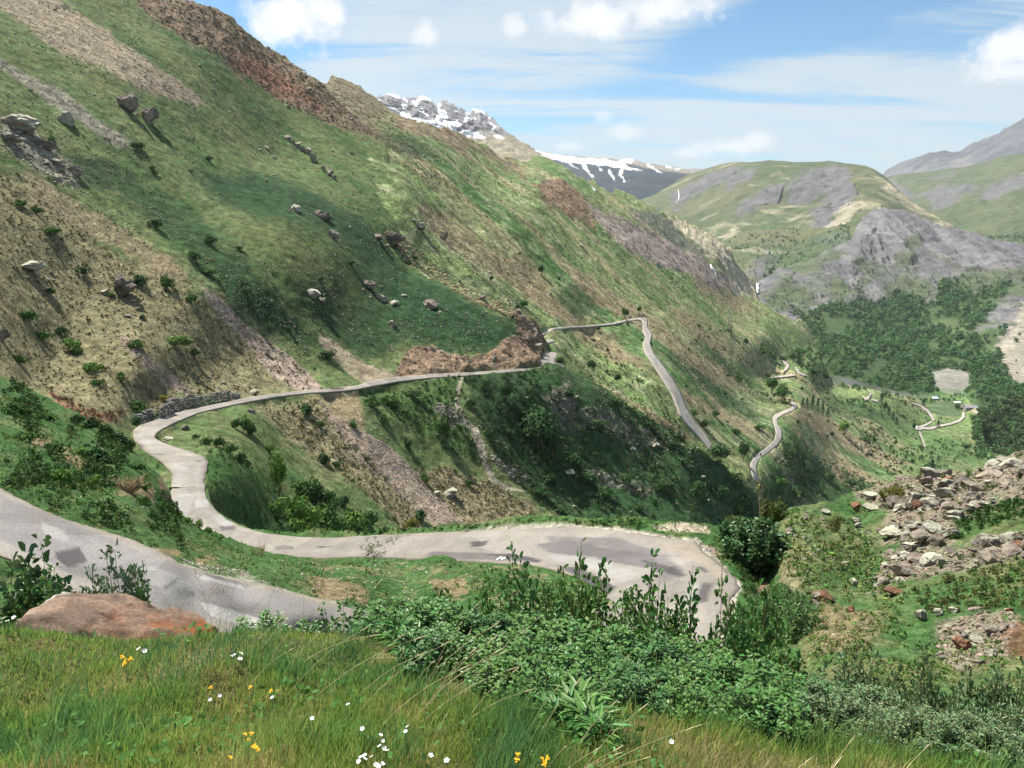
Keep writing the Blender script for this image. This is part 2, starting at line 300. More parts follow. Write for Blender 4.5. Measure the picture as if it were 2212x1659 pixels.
# ================================================================== L4: the long slope beyond the spur, down to the valley fields
c4 = [(690, 178, 't', 500), (780, 172, 't', 570), (720, 168, 't', 530), (860, 243, 't', 540), (1000, 296, 't', 600), (1121, 354, 't', 715), (1223, 363, 't', 840), (1314, 412, 't', 900), (1415, 447, 't', 1020), (1490, 485, 't', 1140), (1578, 536, 't', 1200), (1630, 612, 't', 1260), (1634, 650, 't', 1110),
      (900, 290, 't', 486), (940, 400, 't', 396), (940, 500, 't', 346), (1040, 520, 't', 376), (920, 575, 't', 314), (1150, 400, 't', 590), (1150, 450, 't', 500), (1000, 450, 't', 402), (1150, 600, 't', 392), (1000, 620, 't', 316), (1150, 690, 't', 335), (1300, 500, 't', 620), (1300, 600, 't', 490), (1450, 560, 't', 770), (1450, 640, 't', 610), (1550, 620, 't', 880),
      (1172, 738, 'z', -55.), (1180, 720, 'z', -56.), (1190, 710, 'z', -54.), (1260, 703, 'z', -58.5), (1340, 697, 'z', -63.), (1395, 690, 'z', -67.), (1418, 755, 'z', -76.), (1450, 840, 'z', -88.), (1490, 905, 'z', -98.), (1540, 968, 'z', -107.),
      (1300, 760, 't', 362), (1250, 760, 't', 345), (1250, 850, 't', 304), (1625, 1030, 'z', -113.), (1645, 985, 'z', -116.), (1680, 930, 'z', -120.), (1715, 880, 'z', -125.), (1560, 760, 't', 590), (1620, 770, 't', 690), (1600, 900, 't', 440), (1660, 818, 'z', -143.), (1760, 800, 'z', -165), (1870, 855, 'z', -192.), (1990, 920, 'z', -227.), (1950, 870, 'z', -215.), (2080, 890, 'z', -237.), (2080, 866, 'z', -240.), (2020, 858, 'z', -234), (1800, 960, 't', 560), (1900, 1010, 't', 590), (2000, 980, 't', 690), (1750, 1050, 't', 440), (1900, 1075, 't', 500), (2100, 1000, 't', 720), (2212, 1020, 't', 720),
      (1745, 700, 't', 1280), (1690, 690, 't', 1080), (1765, 755, 't', 1160), (1790, 825, 't', 1020), (2125, 970, 't', 800), (2115, 900, 't', 900), (1650, 720, 't', 810), (1560, 1100, 't', 330), (1800, 1200, 't', 360), (2400, 1060, 't', 720)]
c4 = [(u, v, k, val*(float(np.interp(u, [1450, 1640], [.87, 1.])) if k == 'z' else 1.)) for u, v, k, val in c4]
top4 = [(640, 182), (690, 182), (704, 184), (721, 167), (752, 169), (778, 175), (789, 188), (806, 202), (820, 212), (841, 230), (869, 247), (929, 270), (985, 289), (1023, 307), (1055, 322), (1086, 342), (1121, 352), (1160, 337), (1180, 340), (1198, 349), (1223, 363), (1244, 375), (1279, 387), (1296, 401), (1314, 412), (1349, 419), (1384, 426), (1415, 447), (1447, 460), (1493, 484), (1543, 512), (1578, 536), (1590, 560), (1606, 582), (1630, 612), (1640, 645), (1690, 672), (1728, 692), (1742, 706), (1752, 722), (1762, 752), (1778, 790), (1800, 824), (1840, 832), (1893, 846), (1949, 857), (2012, 858), (2085, 858), (2108, 880), (2116, 900), (2118, 930), (2128, 968), (2180, 992), (2300, 1020), (2500, 1060)]
bot4 = [(600, 720), (860, 660), (1150, 800), (1250, 860), (1400, 960), (1560, 1090), (1700, 1200), (2500, 1200)]
rb1 = [(1148, 405), (1185, 390), (1235, 398), (1262, 425), (1290, 470), (1285, 505), (1240, 480), (1180, 440)]
scar = [(1262, 440), (1300, 445), (1350, 480), (1400, 495), (1460, 530), (1510, 552), (1560, 592), (1620, 645), (1560, 622), (1490, 590), (1420, 575), (1350, 540), (1300, 500)]
cream4 = [(1440, 463), (1490, 486), (1545, 511), (1580, 537), (1584, 556), (1606, 583), (1632, 614), (1636, 640), (1600, 640), (1575, 600), (1552, 565), (1510, 525), (1460, 490)]
gr4 = [(1350, 445), (1420, 465), (1470, 498), (1520, 530), (1556, 560), (1500, 545), (1430, 510), (1380, 480)]
br4 = [[(860, 250), (990, 292), (1110, 352), (1150, 400), (1060, 350), (950, 312), (860, 280)], [(900, 440), (960, 455), (1010, 490), (1080, 540), (1130, 590), (1180, 650), (1100, 605), (1020, 570), (960, 540), (920, 500)], [(1210, 560), (1290, 600), (1400, 670), (1500, 750), (1620, 850), (1560, 830), (1450, 760), (1330, 680), (1240, 620)],
       [(1120, 560), (1200, 640), (1300, 720), (1400, 800), (1320, 770), (1230, 700), (1150, 640)], [(1440, 660), (1500, 672), (1560, 730), (1650, 800), (1600, 790), (1500, 730)], [(1480, 840), (1560, 880), (1640, 930), (1600, 935), (1540, 905), (1475, 860)], [(1700, 885), (1780, 900), (1900, 960), (1970, 1000), (1940, 1020), (1840, 975), (1750, 930)], [(1720, 930), (1780, 985), (1870, 1020), (1920, 1050), (1840, 1040), (1760, 1000)],
       [(1470, 545), (1540, 610), (1600, 640), (1640, 680), (1560, 650), (1500, 610)], [(1180, 740), (1300, 830), (1430, 900), (1500, 950), (1400, 890), (1250, 800)]]
dk4 = [[(1480, 730), (1560, 760), (1650, 840), (1690, 880), (1640, 870), (1560, 810)], [(1400, 720), (1480, 770), (1580, 850), (1650, 920), (1560, 880), (1470, 810)], [(1780, 850), (1860, 870), (1900, 900), (1850, 912), (1790, 890)], [(880, 560), (1010, 600), (1130, 660), (1010, 620)], [(1640, 1080), (1700, 960), (1800, 1000), (1900, 1060), (1850, 1090), (1720, 1120)], [(800, 285), (900, 300), (960, 350), (880, 340), (820, 320)], [(1210, 690), (1340, 660), (1250, 600), (1180, 640)]]  # the third polygon is a cloud shadow painted on the slope
lush4 = [[(1640, 690), (1740, 720), (1780, 830), (1960, 870), (2100, 870), (2110, 1000), (2000, 1000), (1880, 900), (1760, 830)], [(1300, 590), (1420, 640), (1480, 700), (1400, 660)], [(1900, 960), (2000, 930), (2120, 980), (2180, 1010), (2050, 1060), (1960, 1040)]]
def relief4(p, u, v):
    far = sst(400, 1800, p[..., 1])
    rk = np.zeros(u.shape)
    for poly in (rb1, scar, cream4, gr4): rk = np.maximum(rk, 1-sst(-6, 6, poly_sd(poly, u, v)))
    z = (1+far*1.5)*((1.9+2.3*sst(380, 700, p[..., 1]))*fbm(aniso(p, 60, 160), 3, 41)+1.3*fbm(aniso(p, 17, 80), 3, 43)+.8*fbm(p/11, 3, 45)+.35*fbm(p/3.4, 2, 48))*(1-.55*sst(1640, 1800, u)*sst(760, 860, v))
    z = z+rk*(9*ridged(aniso(p, 30, 120), 4, 51)+2.5*ridged(p/12, 3, 53)-4)*(.4+far)
    return up(z)
def cover4(u, v, p):
    k1 = sst(-.5, .5, fbm(aniso(p, 34, 190), 4, 71)); k2 = sst(-.15, .55, fbm(aniso(p, 13, 60)+3, 4, 75)); k3 = sst(.1, .5, fbm(aniso(p, 5, 12)+5, 4, 77)); k4 = sst(-.1, .7, fbm(aniso(p, 22, 240)+8, 4, 79))
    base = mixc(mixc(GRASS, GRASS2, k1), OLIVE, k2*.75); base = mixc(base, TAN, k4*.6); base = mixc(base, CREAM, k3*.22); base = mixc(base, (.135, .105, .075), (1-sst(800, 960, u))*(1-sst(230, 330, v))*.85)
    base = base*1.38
    C = paint(base, [(l, (.085, .145, .05), 18, 24, .7) for l in lush4]+[(d, DKGRASS_SHADE, 12, 12, .75) for d in dk4]+[(b, TAN if i != 0 else BROWN, 8, 14, .8) for i, b in enumerate(br4)]+[(rb1, (.215, .14, .10), 5, 9, .85), ([(1264, 390), (1272, 396), (1280, 404), (1288, 418), (1284, 418), (1274, 406)], SNOW, 1.2, 1.5, .95), (scar, (.25, .2, .185), 4, 7, .9), (gr4, SHALE, 4, 8, .6), (cream4, CREAM, 3, 5, .85)], u, v, p, 28., 3)
    return C

# ================================================================== L5: badlands and wooded hill across the valley
c5 = [(1634, 612, 't', 2020), (1662, 599, 't', 2050), (1740, 572, 't', 2130), (1802, 533, 't', 2220), (1854, 480, 't', 2330), (1910, 449, 't', 2380), (1998, 473, 't', 2330), (2096, 501, 't', 2270), (2212, 529, 't', 2220), (2500, 600, 't', 2000),
      (1634, 650, 't', 1760), (1700, 650, 't', 1820), (1745, 700, 't', 1570), (1850, 560, 't', 2120), (1820, 640, 't', 1860), (1950, 620, 't', 1980), (1960, 540, 't', 2160), (2100, 600, 't', 1970), (2212, 620, 't', 1860), (1765, 755, 't', 1310), (1790, 825, 't', 1070), (1950, 856, 't', 1085), (2090, 862, 't', 1085), (2125, 970, 't', 845), (2115, 900, 't', 955), (1900, 720, 't', 1560), (2050, 780, 't', 1340), (2180, 760, 't', 1330), (2212, 850, 't', 1120), (2400, 900, 't', 1050), (2212, 700, 't', 1520), (2212, 1020, 't', 760), (1800, 900, 't', 900), (2000, 950, 't', 820)]
top5 = [(1590, 600), (1626, 640), (1634, 612), (1650, 602), (1662, 599), (1683, 578), (1714, 574), (1739, 570), (1774, 547), (1802, 534), (1837, 520), (1854, 482), (1879, 456), (1910, 449), (1956, 452), (1998, 473), (2033, 487), (2096, 501), (2134, 512), (2155, 521), (2176, 519), (2212, 529), (2500, 600)]
bot5 = [(1590, 700), (1640, 690), (1745, 760), (1800, 900), (2000, 930), (2120, 1010), (2500, 1120)]
forest = [(1728, 692), (1760, 676), (1788, 665), (1823, 659), (1882, 655), (1935, 636), (1963, 641), (2019, 657), (2026, 620), (2068, 606), (2103, 622), (2180, 610), (2176, 624), (2155, 652), (2120, 700), (2088, 725), (2098, 734), (2138, 711), (2173, 714), (2160, 740), (2155, 758), (2169, 783), (2190, 832), (2230, 836), (2300, 1010), (2212, 985), (2166, 986), (2120, 965), (2110, 926), (2110, 895), (2085, 860), (2012, 860), (1949, 853), (1893, 842), (1833, 828), (1788, 821), (1763, 804), (1742, 786), (1718, 765), (1697, 750), (1735, 748), (1752, 740), (1742, 706)]
clear1 = [(2012, 806), (2040, 797), (2096, 804), (2092, 830), (2080, 853), (2050, 852), (2020, 842)]
pale5 = [(2240, 600), (2212, 640), (2190, 660), (2170, 710), (2150, 760), (2170, 790), (2192, 830), (2240, 840)]
g5 = [[(1640, 655), (1690, 600), (1715, 585), (1700, 640), (1680, 668)], [(1700, 580), (1740, 575), (1800, 540), (1820, 545), (1760, 585), (1720, 590)], [(1845, 565), (1880, 590), (1860, 650), (1830, 660), (1850, 610)], [(1790, 600), (1815, 590), (1822, 640), (1800, 660), (1780, 650)], [(1880, 640), (1930, 590), (1960, 580), (2000, 600), (1990, 650), (1930, 640)], [(1700, 640), (1720, 600), (1735, 640), (1760, 660), (1730, 690)], [(2020, 620), (2100, 580), (2230, 590), (2212, 640), (2150, 640), (2060, 620)], [(1920, 560), (1960, 530), (1985, 500), (1970, 560), (1930, 600)]]
def relief5(p, u, v):
    fo = 1-sst(-10, 20, poly_sd(forest, u, v)); fo = np.maximum(fo, sst(700, 760, v))
    q = np.stack([p[..., 0]/62+.5*fbm(p/160, 2, 91), p[..., 1]/420, p[..., 2]/420], -1)
    gul = ridged(q, 4, 95); fine = ridged(np.stack([p[..., 0]/17, p[..., 1]/160, p[..., 2]/110], -1), 3, 97)
    a = (1-fo)*sst(0, 40, v-pin(top5, u))
    o = np.zeros(u.shape+(3,)); o[..., 1] = -a*(44*gul+15*fine); o[..., 2] = a*6*fbm(p/30, 3, 98)+fo*14*fbm(p/170, 3, 99)+3*fbm(p/20, 3, 100)*(1-fo)
    return o
def cover5(u, v, p):
    q = np.stack([p[..., 0]/62+.5*fbm(p/160, 2, 91), p[..., 1]/420, p[..., 2]/420], -1); g = sst(.15, .75, ridged(q, 4, 95))
    base = mixc(SHALE, (.15, .144, .144), sst(-.4, .5, fbm(np.stack([p[..., 0]/25, p[..., 1]/150, p[..., 2]/150], -1), 4, 101)))
    low = sst(500, 640, v+60*fbm(p/90, 3, 105))*g
    base = mixc(base, FARGREEN, low*.75)
    return paint(base, [(q_, FARGREEN, 6, 12, .75) for q_ in g5]+[(forest, (.045, .075, .03), 6, 8, 1.), (pale5, (.27, .24, .19), 8, 14, .8), (clear1, (.20, .19, .165), 2, 5, .9), ([(2000, 845), (2110, 835), (2100, 930), (2130, 975), (1990, 900)], (.07, .12, .045), 6, 6, .6), ([(2000, 690), (2120, 690), (2140, 760), (2060, 740)], (.11, .13, .06), 5, 10, .3)], u, v, p, 60., 5)

# ================================================================== L6: the green ridge above the badlands
c6 = [(1522, 365, 't', 4700), (1588, 349, 't', 4400), (1662, 346, 't', 4150), (1791, 347, 't', 3800), (1868, 358, 't', 3600), (1907, 377, 't', 3500), (1973, 438, 't', 3200), (2057, 489, 't', 2900), (1440, 440, 't', 4600), (1447, 455, 't', 4300), (1490, 487, 't', 3800), (1580, 550, 't', 2900), (1640, 600, 't', 2450), (1740, 560, 't', 2500), (1850, 490, 't', 2600), (1910, 452, 't', 2800), (1700, 450, 't', 3300), (1800, 400, 't', 3450), (2057, 520, 't', 2600), (1640, 660, 't', 2150), (2150, 560, 't', 2500), (1380, 420, 't', 5400), (1450, 400, 't', 5000)]
top6 = [(1380, 432), (1415, 420), (1440, 405), (1460, 392), (1485, 378), (1522, 365), (1557, 354), (1588, 349), (1620, 350), (1662, 346), (1711, 350), (1767, 350), (1791, 347), (1826, 353), (1868, 358), (1889, 366), (1907, 377), (1938, 407), (1973, 438), (2015, 466), (2057, 489), (2090, 510), (2150, 545)]
bot6 = [(1380, 470), (1480, 520), (1600, 690), (1660, 670), (1760, 620), (1860, 540), (2150, 600)]
sc6 = [[(1690, 412), (1730, 380), (1760, 366), (1800, 360), (1830, 372), (1838, 385), (1815, 410), (1790, 440), (1760, 470), (1750, 460), (1780, 420), (1720, 430)], [(1800, 405), (1830, 395), (1852, 412), (1840, 440), (1790, 450)], [(1450, 435), (1490, 395), (1540, 370), (1600, 360), (1570, 390), (1520, 410), (1470, 440)], [(1570, 385), (1600, 368), (1640, 372), (1610, 395), (1560, 420)], [(1600, 425), (1660, 405), (1700, 395), (1680, 425), (1620, 455), (1590, 465)], [(1445, 420), (1475, 410), (1470, 440), (1452, 450)], [(1870, 370), (1930, 410), (1990, 455), (2057, 489), (2030, 486), (1960, 445), (1910, 405)],
       [(1740, 450), (1800, 440), (1840, 430), (1790, 490), (1760, 500)], [(1760, 500), (1830, 440), (1860, 430), (1900, 440), (1870, 450), (1800, 490)], [(1610, 590), (1660, 545), (1680, 555), (1660, 590), (1640, 600)], [(1760, 520), (1820, 500), (1835, 520), (1800, 535)], [(1540, 500), (1590, 485), (1600, 500), (1560, 520)]]
def relief6(p, u, v):
    rk = np.zeros(u.shape)
    for q in sc6: rk = np.maximum(rk, 1-sst(-5, 5, poly_sd(q, u, v)))
    q = np.stack([(p[..., 0]+.4*p[..., 1])/110, p[..., 1]/500, p[..., 2]/500], -1)
    o = np.zeros(u.shape+(3,)); z = 26*fbm(q, 4, 111)+7*fbm(p/50, 3, 113); o[..., 2] = z*sst(0, 30, v-pin(top6, u)+6)
    g = ridged(np.stack([(p[..., 0]+.3*p[..., 1])/48, p[..., 1]/400, p[..., 2]/300], -1), 4, 115)
    o[..., 1] = -rk*(42*g+18*ridged(np.stack([p[..., 0]/20, p[..., 1]/300, p[..., 2]/200], -1), 3, 116)); return o
def cover6(u, v, p):
    q = np.stack([(p[..., 0]+.4*p[..., 1])/90, p[..., 1]/500, p[..., 2]/500], -1)
    base = mixc(FARGREEN, (.095, .102, .055), sst(-.3, .6, fbm(q, 4, 117))); base = mixc(base, CREAM, sst(.35, .7, fbm(q*2.2+4, 4, 119))*.35)
    return paint(base, [(s, SHALE if i not in (6, 8, 11) else CREAM, 4, 9, .85 if i not in (6, 8, 11) else .5) for i, s in enumerate(sc6)]+[([(1650, 560), (1760, 520), (1840, 480), (1830, 530), (1740, 568), (1660, 600)], (.05, .08, .035), 6, 14, .7)], u, v, p, 70., 7)

# ================================================================== L7: green shoulder and bare mountain at the far right
c7 = [(1917, 382, 't', 6200), (1984, 372, 't', 6000), (2082, 361, 't', 5600), (2212, 330, 't', 5200), (2500, 280, 't', 4600), (2000, 440, 't', 4600), (2057, 489, 't', 3700), (2212, 529, 't', 3000), (2212, 420, 't', 4000), (2100, 430, 't', 4300), (2500, 560, 't', 2800), (1890, 420, 't', 6000)]
top7 = [(1880, 380), (1917, 382), (1950, 376), (1984, 372), (2030, 367), (2082, 361), (2110, 352), (2138, 347), (2159, 338), (2212, 330), (2500, 270)]
bot7 = [(1880, 420), (1960, 470), (2060, 520), (2212, 560), (2500, 640)]
sc7 = [[(1985, 420), (2030, 405), (2100, 405), (2130, 410), (2080, 430), (2050, 450), (2020, 455)], [(2130, 410), (2170, 390), (2230, 372), (2230, 400), (2150, 430), (2110, 440)], [(1915, 382), (1950, 400), (1985, 430), (1970, 432), (1930, 400)], [(2000, 385), (2060, 372), (2050, 380)], [(2140, 500), (2200, 502), (2230, 508), (2150, 510)]]
def relief7(p, u, v):
    q = np.stack([(p[..., 0]-.2*p[..., 1])/160, p[..., 1]/600, p[..., 2]/600], -1)
    return up((34*fbm(q, 4, 121)+9*fbm(p/60, 3, 123))*sst(0, 30, v-pin(top7, u)+8))
def cover7(u, v, p):
    base = mixc(FARGREEN, (.085, .097, .05), sst(-.3, .6, fbm(p/140, 4, 125)))
    return paint(base, [(s, SHALE, 4, 8, .8) for s in sc7]+[([(2060, 500), (2212, 495), (2240, 530), (2120, 520)], (.05, .08, .035), 5, 10, .5)], u, v, p, 80., 9)
c8 = [(1910, 375, 't', 9800), (2005, 330, 't', 9300), (2075, 326, 't', 9000), (2212, 254, 't', 8300), (2500, 120, 't', 7600), (1950, 400, 't', 8600), (2212, 360, 't', 6800), (2100, 380, 't', 7400), (2500, 380, 't', 6000), (1880, 400, 't', 9600)]
top8 = [(1885, 392), (1906, 378), (1928, 358), (1955, 348), (1984, 340), (2005, 330), (2033, 326), (2060, 327), (2075, 326), (2103, 309), (2138, 296), (2158, 286), (2176, 276), (2195, 264), (2212, 254), (2300, 205), (2500, 120)]
bot8 = [(1885, 410), (1960, 410), (2100, 390), (2212, 370), (2500, 340)]
def relief8(p, u, v):
    q = np.stack([(p[..., 0]-.3*p[..., 1])/260, p[..., 1]/900, p[..., 2]/500], -1)
    o = np.zeros(u.shape+(3,)); o[..., 1] = -150*ridged(q, 4, 131)*sst(0, 25, v-pin(top8, u)); o[..., 2] = 16*fbm(p/120, 4, 133); return o
def cover8(u, v, p):
    base = mixc((.058, .058, .068), (.092, .09, .098), sst(-.4, .5, fbm(p/180, 4, 135)))
    return paint(base, [([(1950, 368), (2020, 352), (2090, 340), (2110, 350), (2030, 366), (1960, 385)], (.16, .15, .14), 6, 14, .5), ([(1900, 390), (1960, 370), (2030, 372), (1960, 400)], (.13, .135, .15), 8, 10, .7)], u, v, p, 110., 11)

# ================================================================== L9: the snow-streaked peak; L10: the long snowy ridge
c9 = [(820, 212, 't', 5200), (915, 207, 't', 5300), (1010, 235, 't', 5200), (1075, 265, 't', 5000), (1160, 326, 't', 4400), (860, 246, 't', 4600), (985, 289, 't', 4300), (1086, 342, 't', 3600), (1160, 360, 't', 3300), (780, 200, 't', 5200), (1000, 340, 't', 3900), (1210, 360, 't', 4200)]
top9 = [(790, 215), (812, 208), (820, 206), (832, 203), (845, 202), (857, 206), (866, 210), (873, 214), (880, 208), (888, 212), (896, 213), (905, 207), (918, 207), (926, 211), (936, 222), (942, 227), (950, 225), (955, 220), (962, 218), (974, 222), (984, 232), (990, 238), (999, 234), (1009, 240), (1016, 244), (1022, 234), (1030, 233), (1042, 238), (1052, 247), (1062, 256), (1075, 266), (1085, 276), (1100, 289), (1112, 296), (1125, 305), (1140, 313), (1153, 322), (1166, 332), (1200, 352), (1260, 390)]
bot9 = [(790, 250), (860, 290), (985, 330), (1090, 380), (1200, 390), (1260, 400)]
snow9 = [[(857, 238), (880, 250), (905, 260), (932, 268), (938, 262), (945, 270), (935, 278), (900, 264), (870, 252)], [(945, 224), (952, 226), (954, 242), (962, 240), (968, 252), (965, 270), (985, 268), (1000, 276), (990, 282), (960, 276), (940, 268), (950, 250)], [(1008, 240), (1016, 238), (1014, 250), (1008, 268), (1004, 266), (1007, 252)], [(1020, 236), (1040, 238), (1048, 248), (1040, 244), (1030, 246)], [(905, 208), (920, 208), (930, 216), (918, 214), (910, 220), (900, 216)], [(833, 203), (850, 203), (868, 211), (880, 218), (870, 216), (850, 210)],
         [(940, 272), (970, 276), (1000, 284), (1030, 290), (1050, 298), (1020, 296), (980, 290), (950, 282)], [(1000, 300), (1012, 306), (1006, 310), (994, 298)], [(1062, 290), (1090, 298), (1086, 304), (1066, 298)], [(1065, 268), (1078, 274), (1068, 282), (1063, 284)], [(895, 216), (906, 228), (902, 232), (890, 220)], [(868, 222), (878, 228), (870, 238)], [(915, 240), (925, 252), (918, 250)], [(965, 280), (990, 288), (985, 292), (960, 286)], [(820, 216), (828, 222), (822, 226)]]
def relief9(p, u, v):
    q = np.stack([(p[..., 0]+.1*p[..., 1])/150, p[..., 1]/700, p[..., 2]/330], -1)
    o = np.zeros(u.shape+(3,)); k = sst(0, 14, v-pin(top9, u)); low = sst(268, 300, v)
    o[..., 1] = -k*(1-.7*low)*(150*ridged(q, 4, 141)+40*ridged(p/45, 3, 143)); o[..., 2] = 14*fbm(p/60, 4, 145); return o
def cover9(u, v, p):
    base = mixc((.13, .125, .14), (.225, .215, .22), sst(-.4, .5, fbm(np.stack([p[..., 0]/60, p[..., 1]/300, p[..., 2]/160], -1), 4, 147)))
    base = mixc(base, (.22, .19, .135), sst(278, 302, v+12*fbm(p/90, 3, 148)))
    br = sst(.55, .63, fbm(np.stack([p[..., 0]/45, p[..., 1]/200, p[..., 2]/60], -1), 4, 149))*(1-sst(285, 305, v)); base = mixc(base, SNOW, br*.8)
    return paint(base, [(s, SNOW, 1.6, 3.2, 1.) for s in snow9], u, v, p, 60., 13)
c10 = [(1160, 326, 't', 7600), (1265, 338, 't', 7400), (1360, 343, 't', 7200), (1493, 366, 't', 6600), (1600, 368, 't', 6400), (1200, 350, 't', 6900), (1300, 405, 't', 5900), (1400, 430, 't', 5300), (1450, 410, 't', 5700), (1120, 330, 't', 7600), (1500, 420, 't', 5600)]
top10 = [(1110, 322), (1160, 326), (1185, 329), (1209, 333), (1235, 336), (1265, 338), (1300, 341), (1328, 343), (1345, 344), (1360, 343), (1378, 347), (1395, 352), (1425, 357), (1454, 361), (1483, 365), (1522, 365), (1600, 366)]
bot10 = [(1110, 345), (1200, 372), (1300, 425), (1380, 450), (1440, 480), (1600, 480)]
snow10 = [[(1158, 326), (1209, 335), (1265, 342), (1310, 344), (1330, 350), (1345, 345), (1368, 346), (1362, 352), (1340, 354), (1372, 364), (1385, 370), (1340, 362), (1300, 356), (1260, 352), (1225, 352), (1190, 344), (1170, 334)], [(1262, 352), (1272, 372), (1282, 385), (1279, 387), (1266, 372), (1256, 354)], [(1316, 366), (1322, 382), (1326, 392), (1320, 384), (1313, 368)], [(1338, 364), (1344, 366), (1340, 378), (1346, 392), (1336, 380)], [(1400, 354), (1428, 372), (1420, 370), (1398, 358)], [(1232, 354), (1250, 366), (1246, 366), (1228, 356)], [(1440, 362), (1470, 366), (1460, 367)], [(1290, 356), (1300, 368), (1296, 368)]]
def relief10(p, u, v):
    q = np.stack([(p[..., 0]+.2*p[..., 1])/170, p[..., 1]/900, p[..., 2]/500], -1)
    o = np.zeros(u.shape+(3,)); o[..., 1] = -110*ridged(q, 4, 151)*sst(2, 30, v-pin(top10, u)); o[..., 2] = 9*fbm(p/110, 3, 153); return o
def cover10(u, v, p):
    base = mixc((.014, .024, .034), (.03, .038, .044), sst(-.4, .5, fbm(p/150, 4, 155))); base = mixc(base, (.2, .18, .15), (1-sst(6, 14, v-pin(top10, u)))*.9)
    return paint(base, [(s, SNOW, 1.5, 2.6, 1.) for s in snow10], u, v, p, 90., 15)

# ================================================================== L2: hairpin and lower road bench; L1: upper road bench and bank; LR: rocky knoll
lo_top = [(774, 1159), (849, 1156), (949, 1151), (1074, 1146), (1149, 1142), (1224, 1137), (1327, 1147), (1402, 1158), (1502, 1171), (1527, 1198), (1545, 1211), (1577, 1241), (1595, 1253), (1597, 1268), (1582, 1290), (1575, 1325), (1567, 1355), (1545, 1405), (1495, 1450), (1400, 1490), (1280, 1505)]
lo_bot = [(774, 1203), (912, 1208), (1012, 1212), (1074, 1216), (1162, 1223), (1199, 1231), (1249, 1248), (1299, 1275), (1318, 1300), (1300, 1330), (1250, 1355), (1180, 1372)]
def zroad(u, v):   # the road climbs from left to right, then up through the hairpin
    return np.interp(u, [300, 420, 480, 600, 800, 1000, 1250, 1500, 1700], [-30, -26.5, -24., -21.5, -19., -17.3, -15.6, -14.3, -14.])+np.interp(v, [1180, 1300, 1450], [0, 1.1, 2.2])*np.interp(u, [1000, 1300], [0, 1])
c2 = [(u, v, 'z', z) for u, v, z in [(371, 1030, -27.7), (441, 1030, -27.7), (371, 1052, -27), (441, 1052, -27), (369, 1077, -26.2), (444, 1072, -26.3), (371, 1097, -25.6), (454, 1089, -25.7), (385, 1120, -24.9), (469, 1107, -25.), (440, 1145, -23.9), (491, 1124, -24.2), (490, 1168, -22.9), (516, 1137, -23.3), (540, 1186, -22.2), (581, 1154, -22.)]]
c2 += [(u, v, 'z', float(zroad(u, v))) for ln, o in (([(600, 1156), (646, 1161), (721, 1163)]+lo_top, 0), ([(600, 1201), (646, 1204), (696, 1207)]+lo_bot, 0)) for u, v in zip(np.interp(np.linspace(0, 1, 26), np.linspace(0, 1, len(ln)), [q[0] for q in ln]), np.interp(np.linspace(0, 1, 26), np.linspace(0, 1, len(ln)), [q[1] for q in ln]))]
c2 += [(u, v, 'z', float(zroad(u, v))) for u, v in [(650, 1183), (780, 1182), (900, 1180), (1020, 1180), (1130, 1182), (1250, 1192), (1350, 1205), (1440, 1225), (1420, 1280), (1510, 1290), (1420, 1340), (1490, 1370), (1400, 1420)]]
c2 += [(480, 1085, 't', 76), (600, 1140, 'z', -21.3), (820, 1145, 'z', -18.7), (1000, 1134, 'z', -17.), (1250, 1120, 'z', -15.4), (1480, 1138, 'z', -14.3), (1560, 1160, 'z', -14.3), (1620, 1180, 't', 35.5), (1650, 1230, 't', 32.0), (1690, 1200, 't', 33.5), (1640, 1300, 't', 27.), (1720, 1300, 't', 27.), (1700, 1420, 't', 19.5), (1620, 1400, 't', 22.5), (1100, 1300, 'z', -14.), (900, 1250, 'z', -18.5), (1500, 1600, 't', 14.5), (1100, 1600, 't', 15), (600, 1400, 't', 34), (1800, 1250, 't', 30), (1800, 1400, 't', 20)]
top2 = [(365, 1045), (446, 1050), (452, 1085), (470, 1104), (492, 1118), (520, 1132), (560, 1142), (620, 1148), (720, 1150), (790, 1147), (880, 1140), (1000, 1131), (1100, 1122), (1200, 1115), (1300, 1114), (1400, 1118), (1430, 1124), (1480, 1130), (1540, 1130), (1570, 1138), (1620, 1150), (1660, 1160), (1720, 1165), (1800, 1170)]
bot2 = [(365, 1140), (450, 1200), (600, 1250), (900, 1330), (1200, 1480), (1500, 1560), (1800, 1560)]
ditch = [(1622, 1205), (1650, 1205), (1665, 1240), (1675, 1290), (1655, 1300), (1640, 1260)]
def relief2(p, u, v): return up(.22*fbm(p/4., 3, 161)+.1*fbm(p/.9, 3, 163)+.04*fbm(p/.25, 2, 165)-.5*(1-sst(-2, 22, poly_sd(ditch, u, v))))
def cover2(u, v, p):
    base = mixc(mixc(LUSH, GRASS, sst(-.4, .4, fbm(p/3., 4, 167))), OLIVE, sst(.1, .6, fbm(p/1.3, 4, 169))*.6)
    C = paint(base, [([(1410, 1132), (1460, 1128), (1530, 1136), (1535, 1148), (1470, 1146), (1415, 1142)], CREAM, 2, 5, .9), ([(1525, 1175), (1550, 1185), (1556, 1196), (1540, 1202), (1526, 1192)], SCREE, 2, 3, .9), (ditch, SOIL, 3, 6, .95), ([(490, 1110), (520, 1122), (540, 1138), (510, 1128)], SCREE, 2, 3, .8)], u, v, p, 1.2, 17)
    dl = line_d(lo_top, u, v); g = (1-sst(3, 12, dl+5*fbm(p/.5, 3, 170)))*sst(950, 1150, u); return mixc(C, (.36, .33, .28), g*.9)

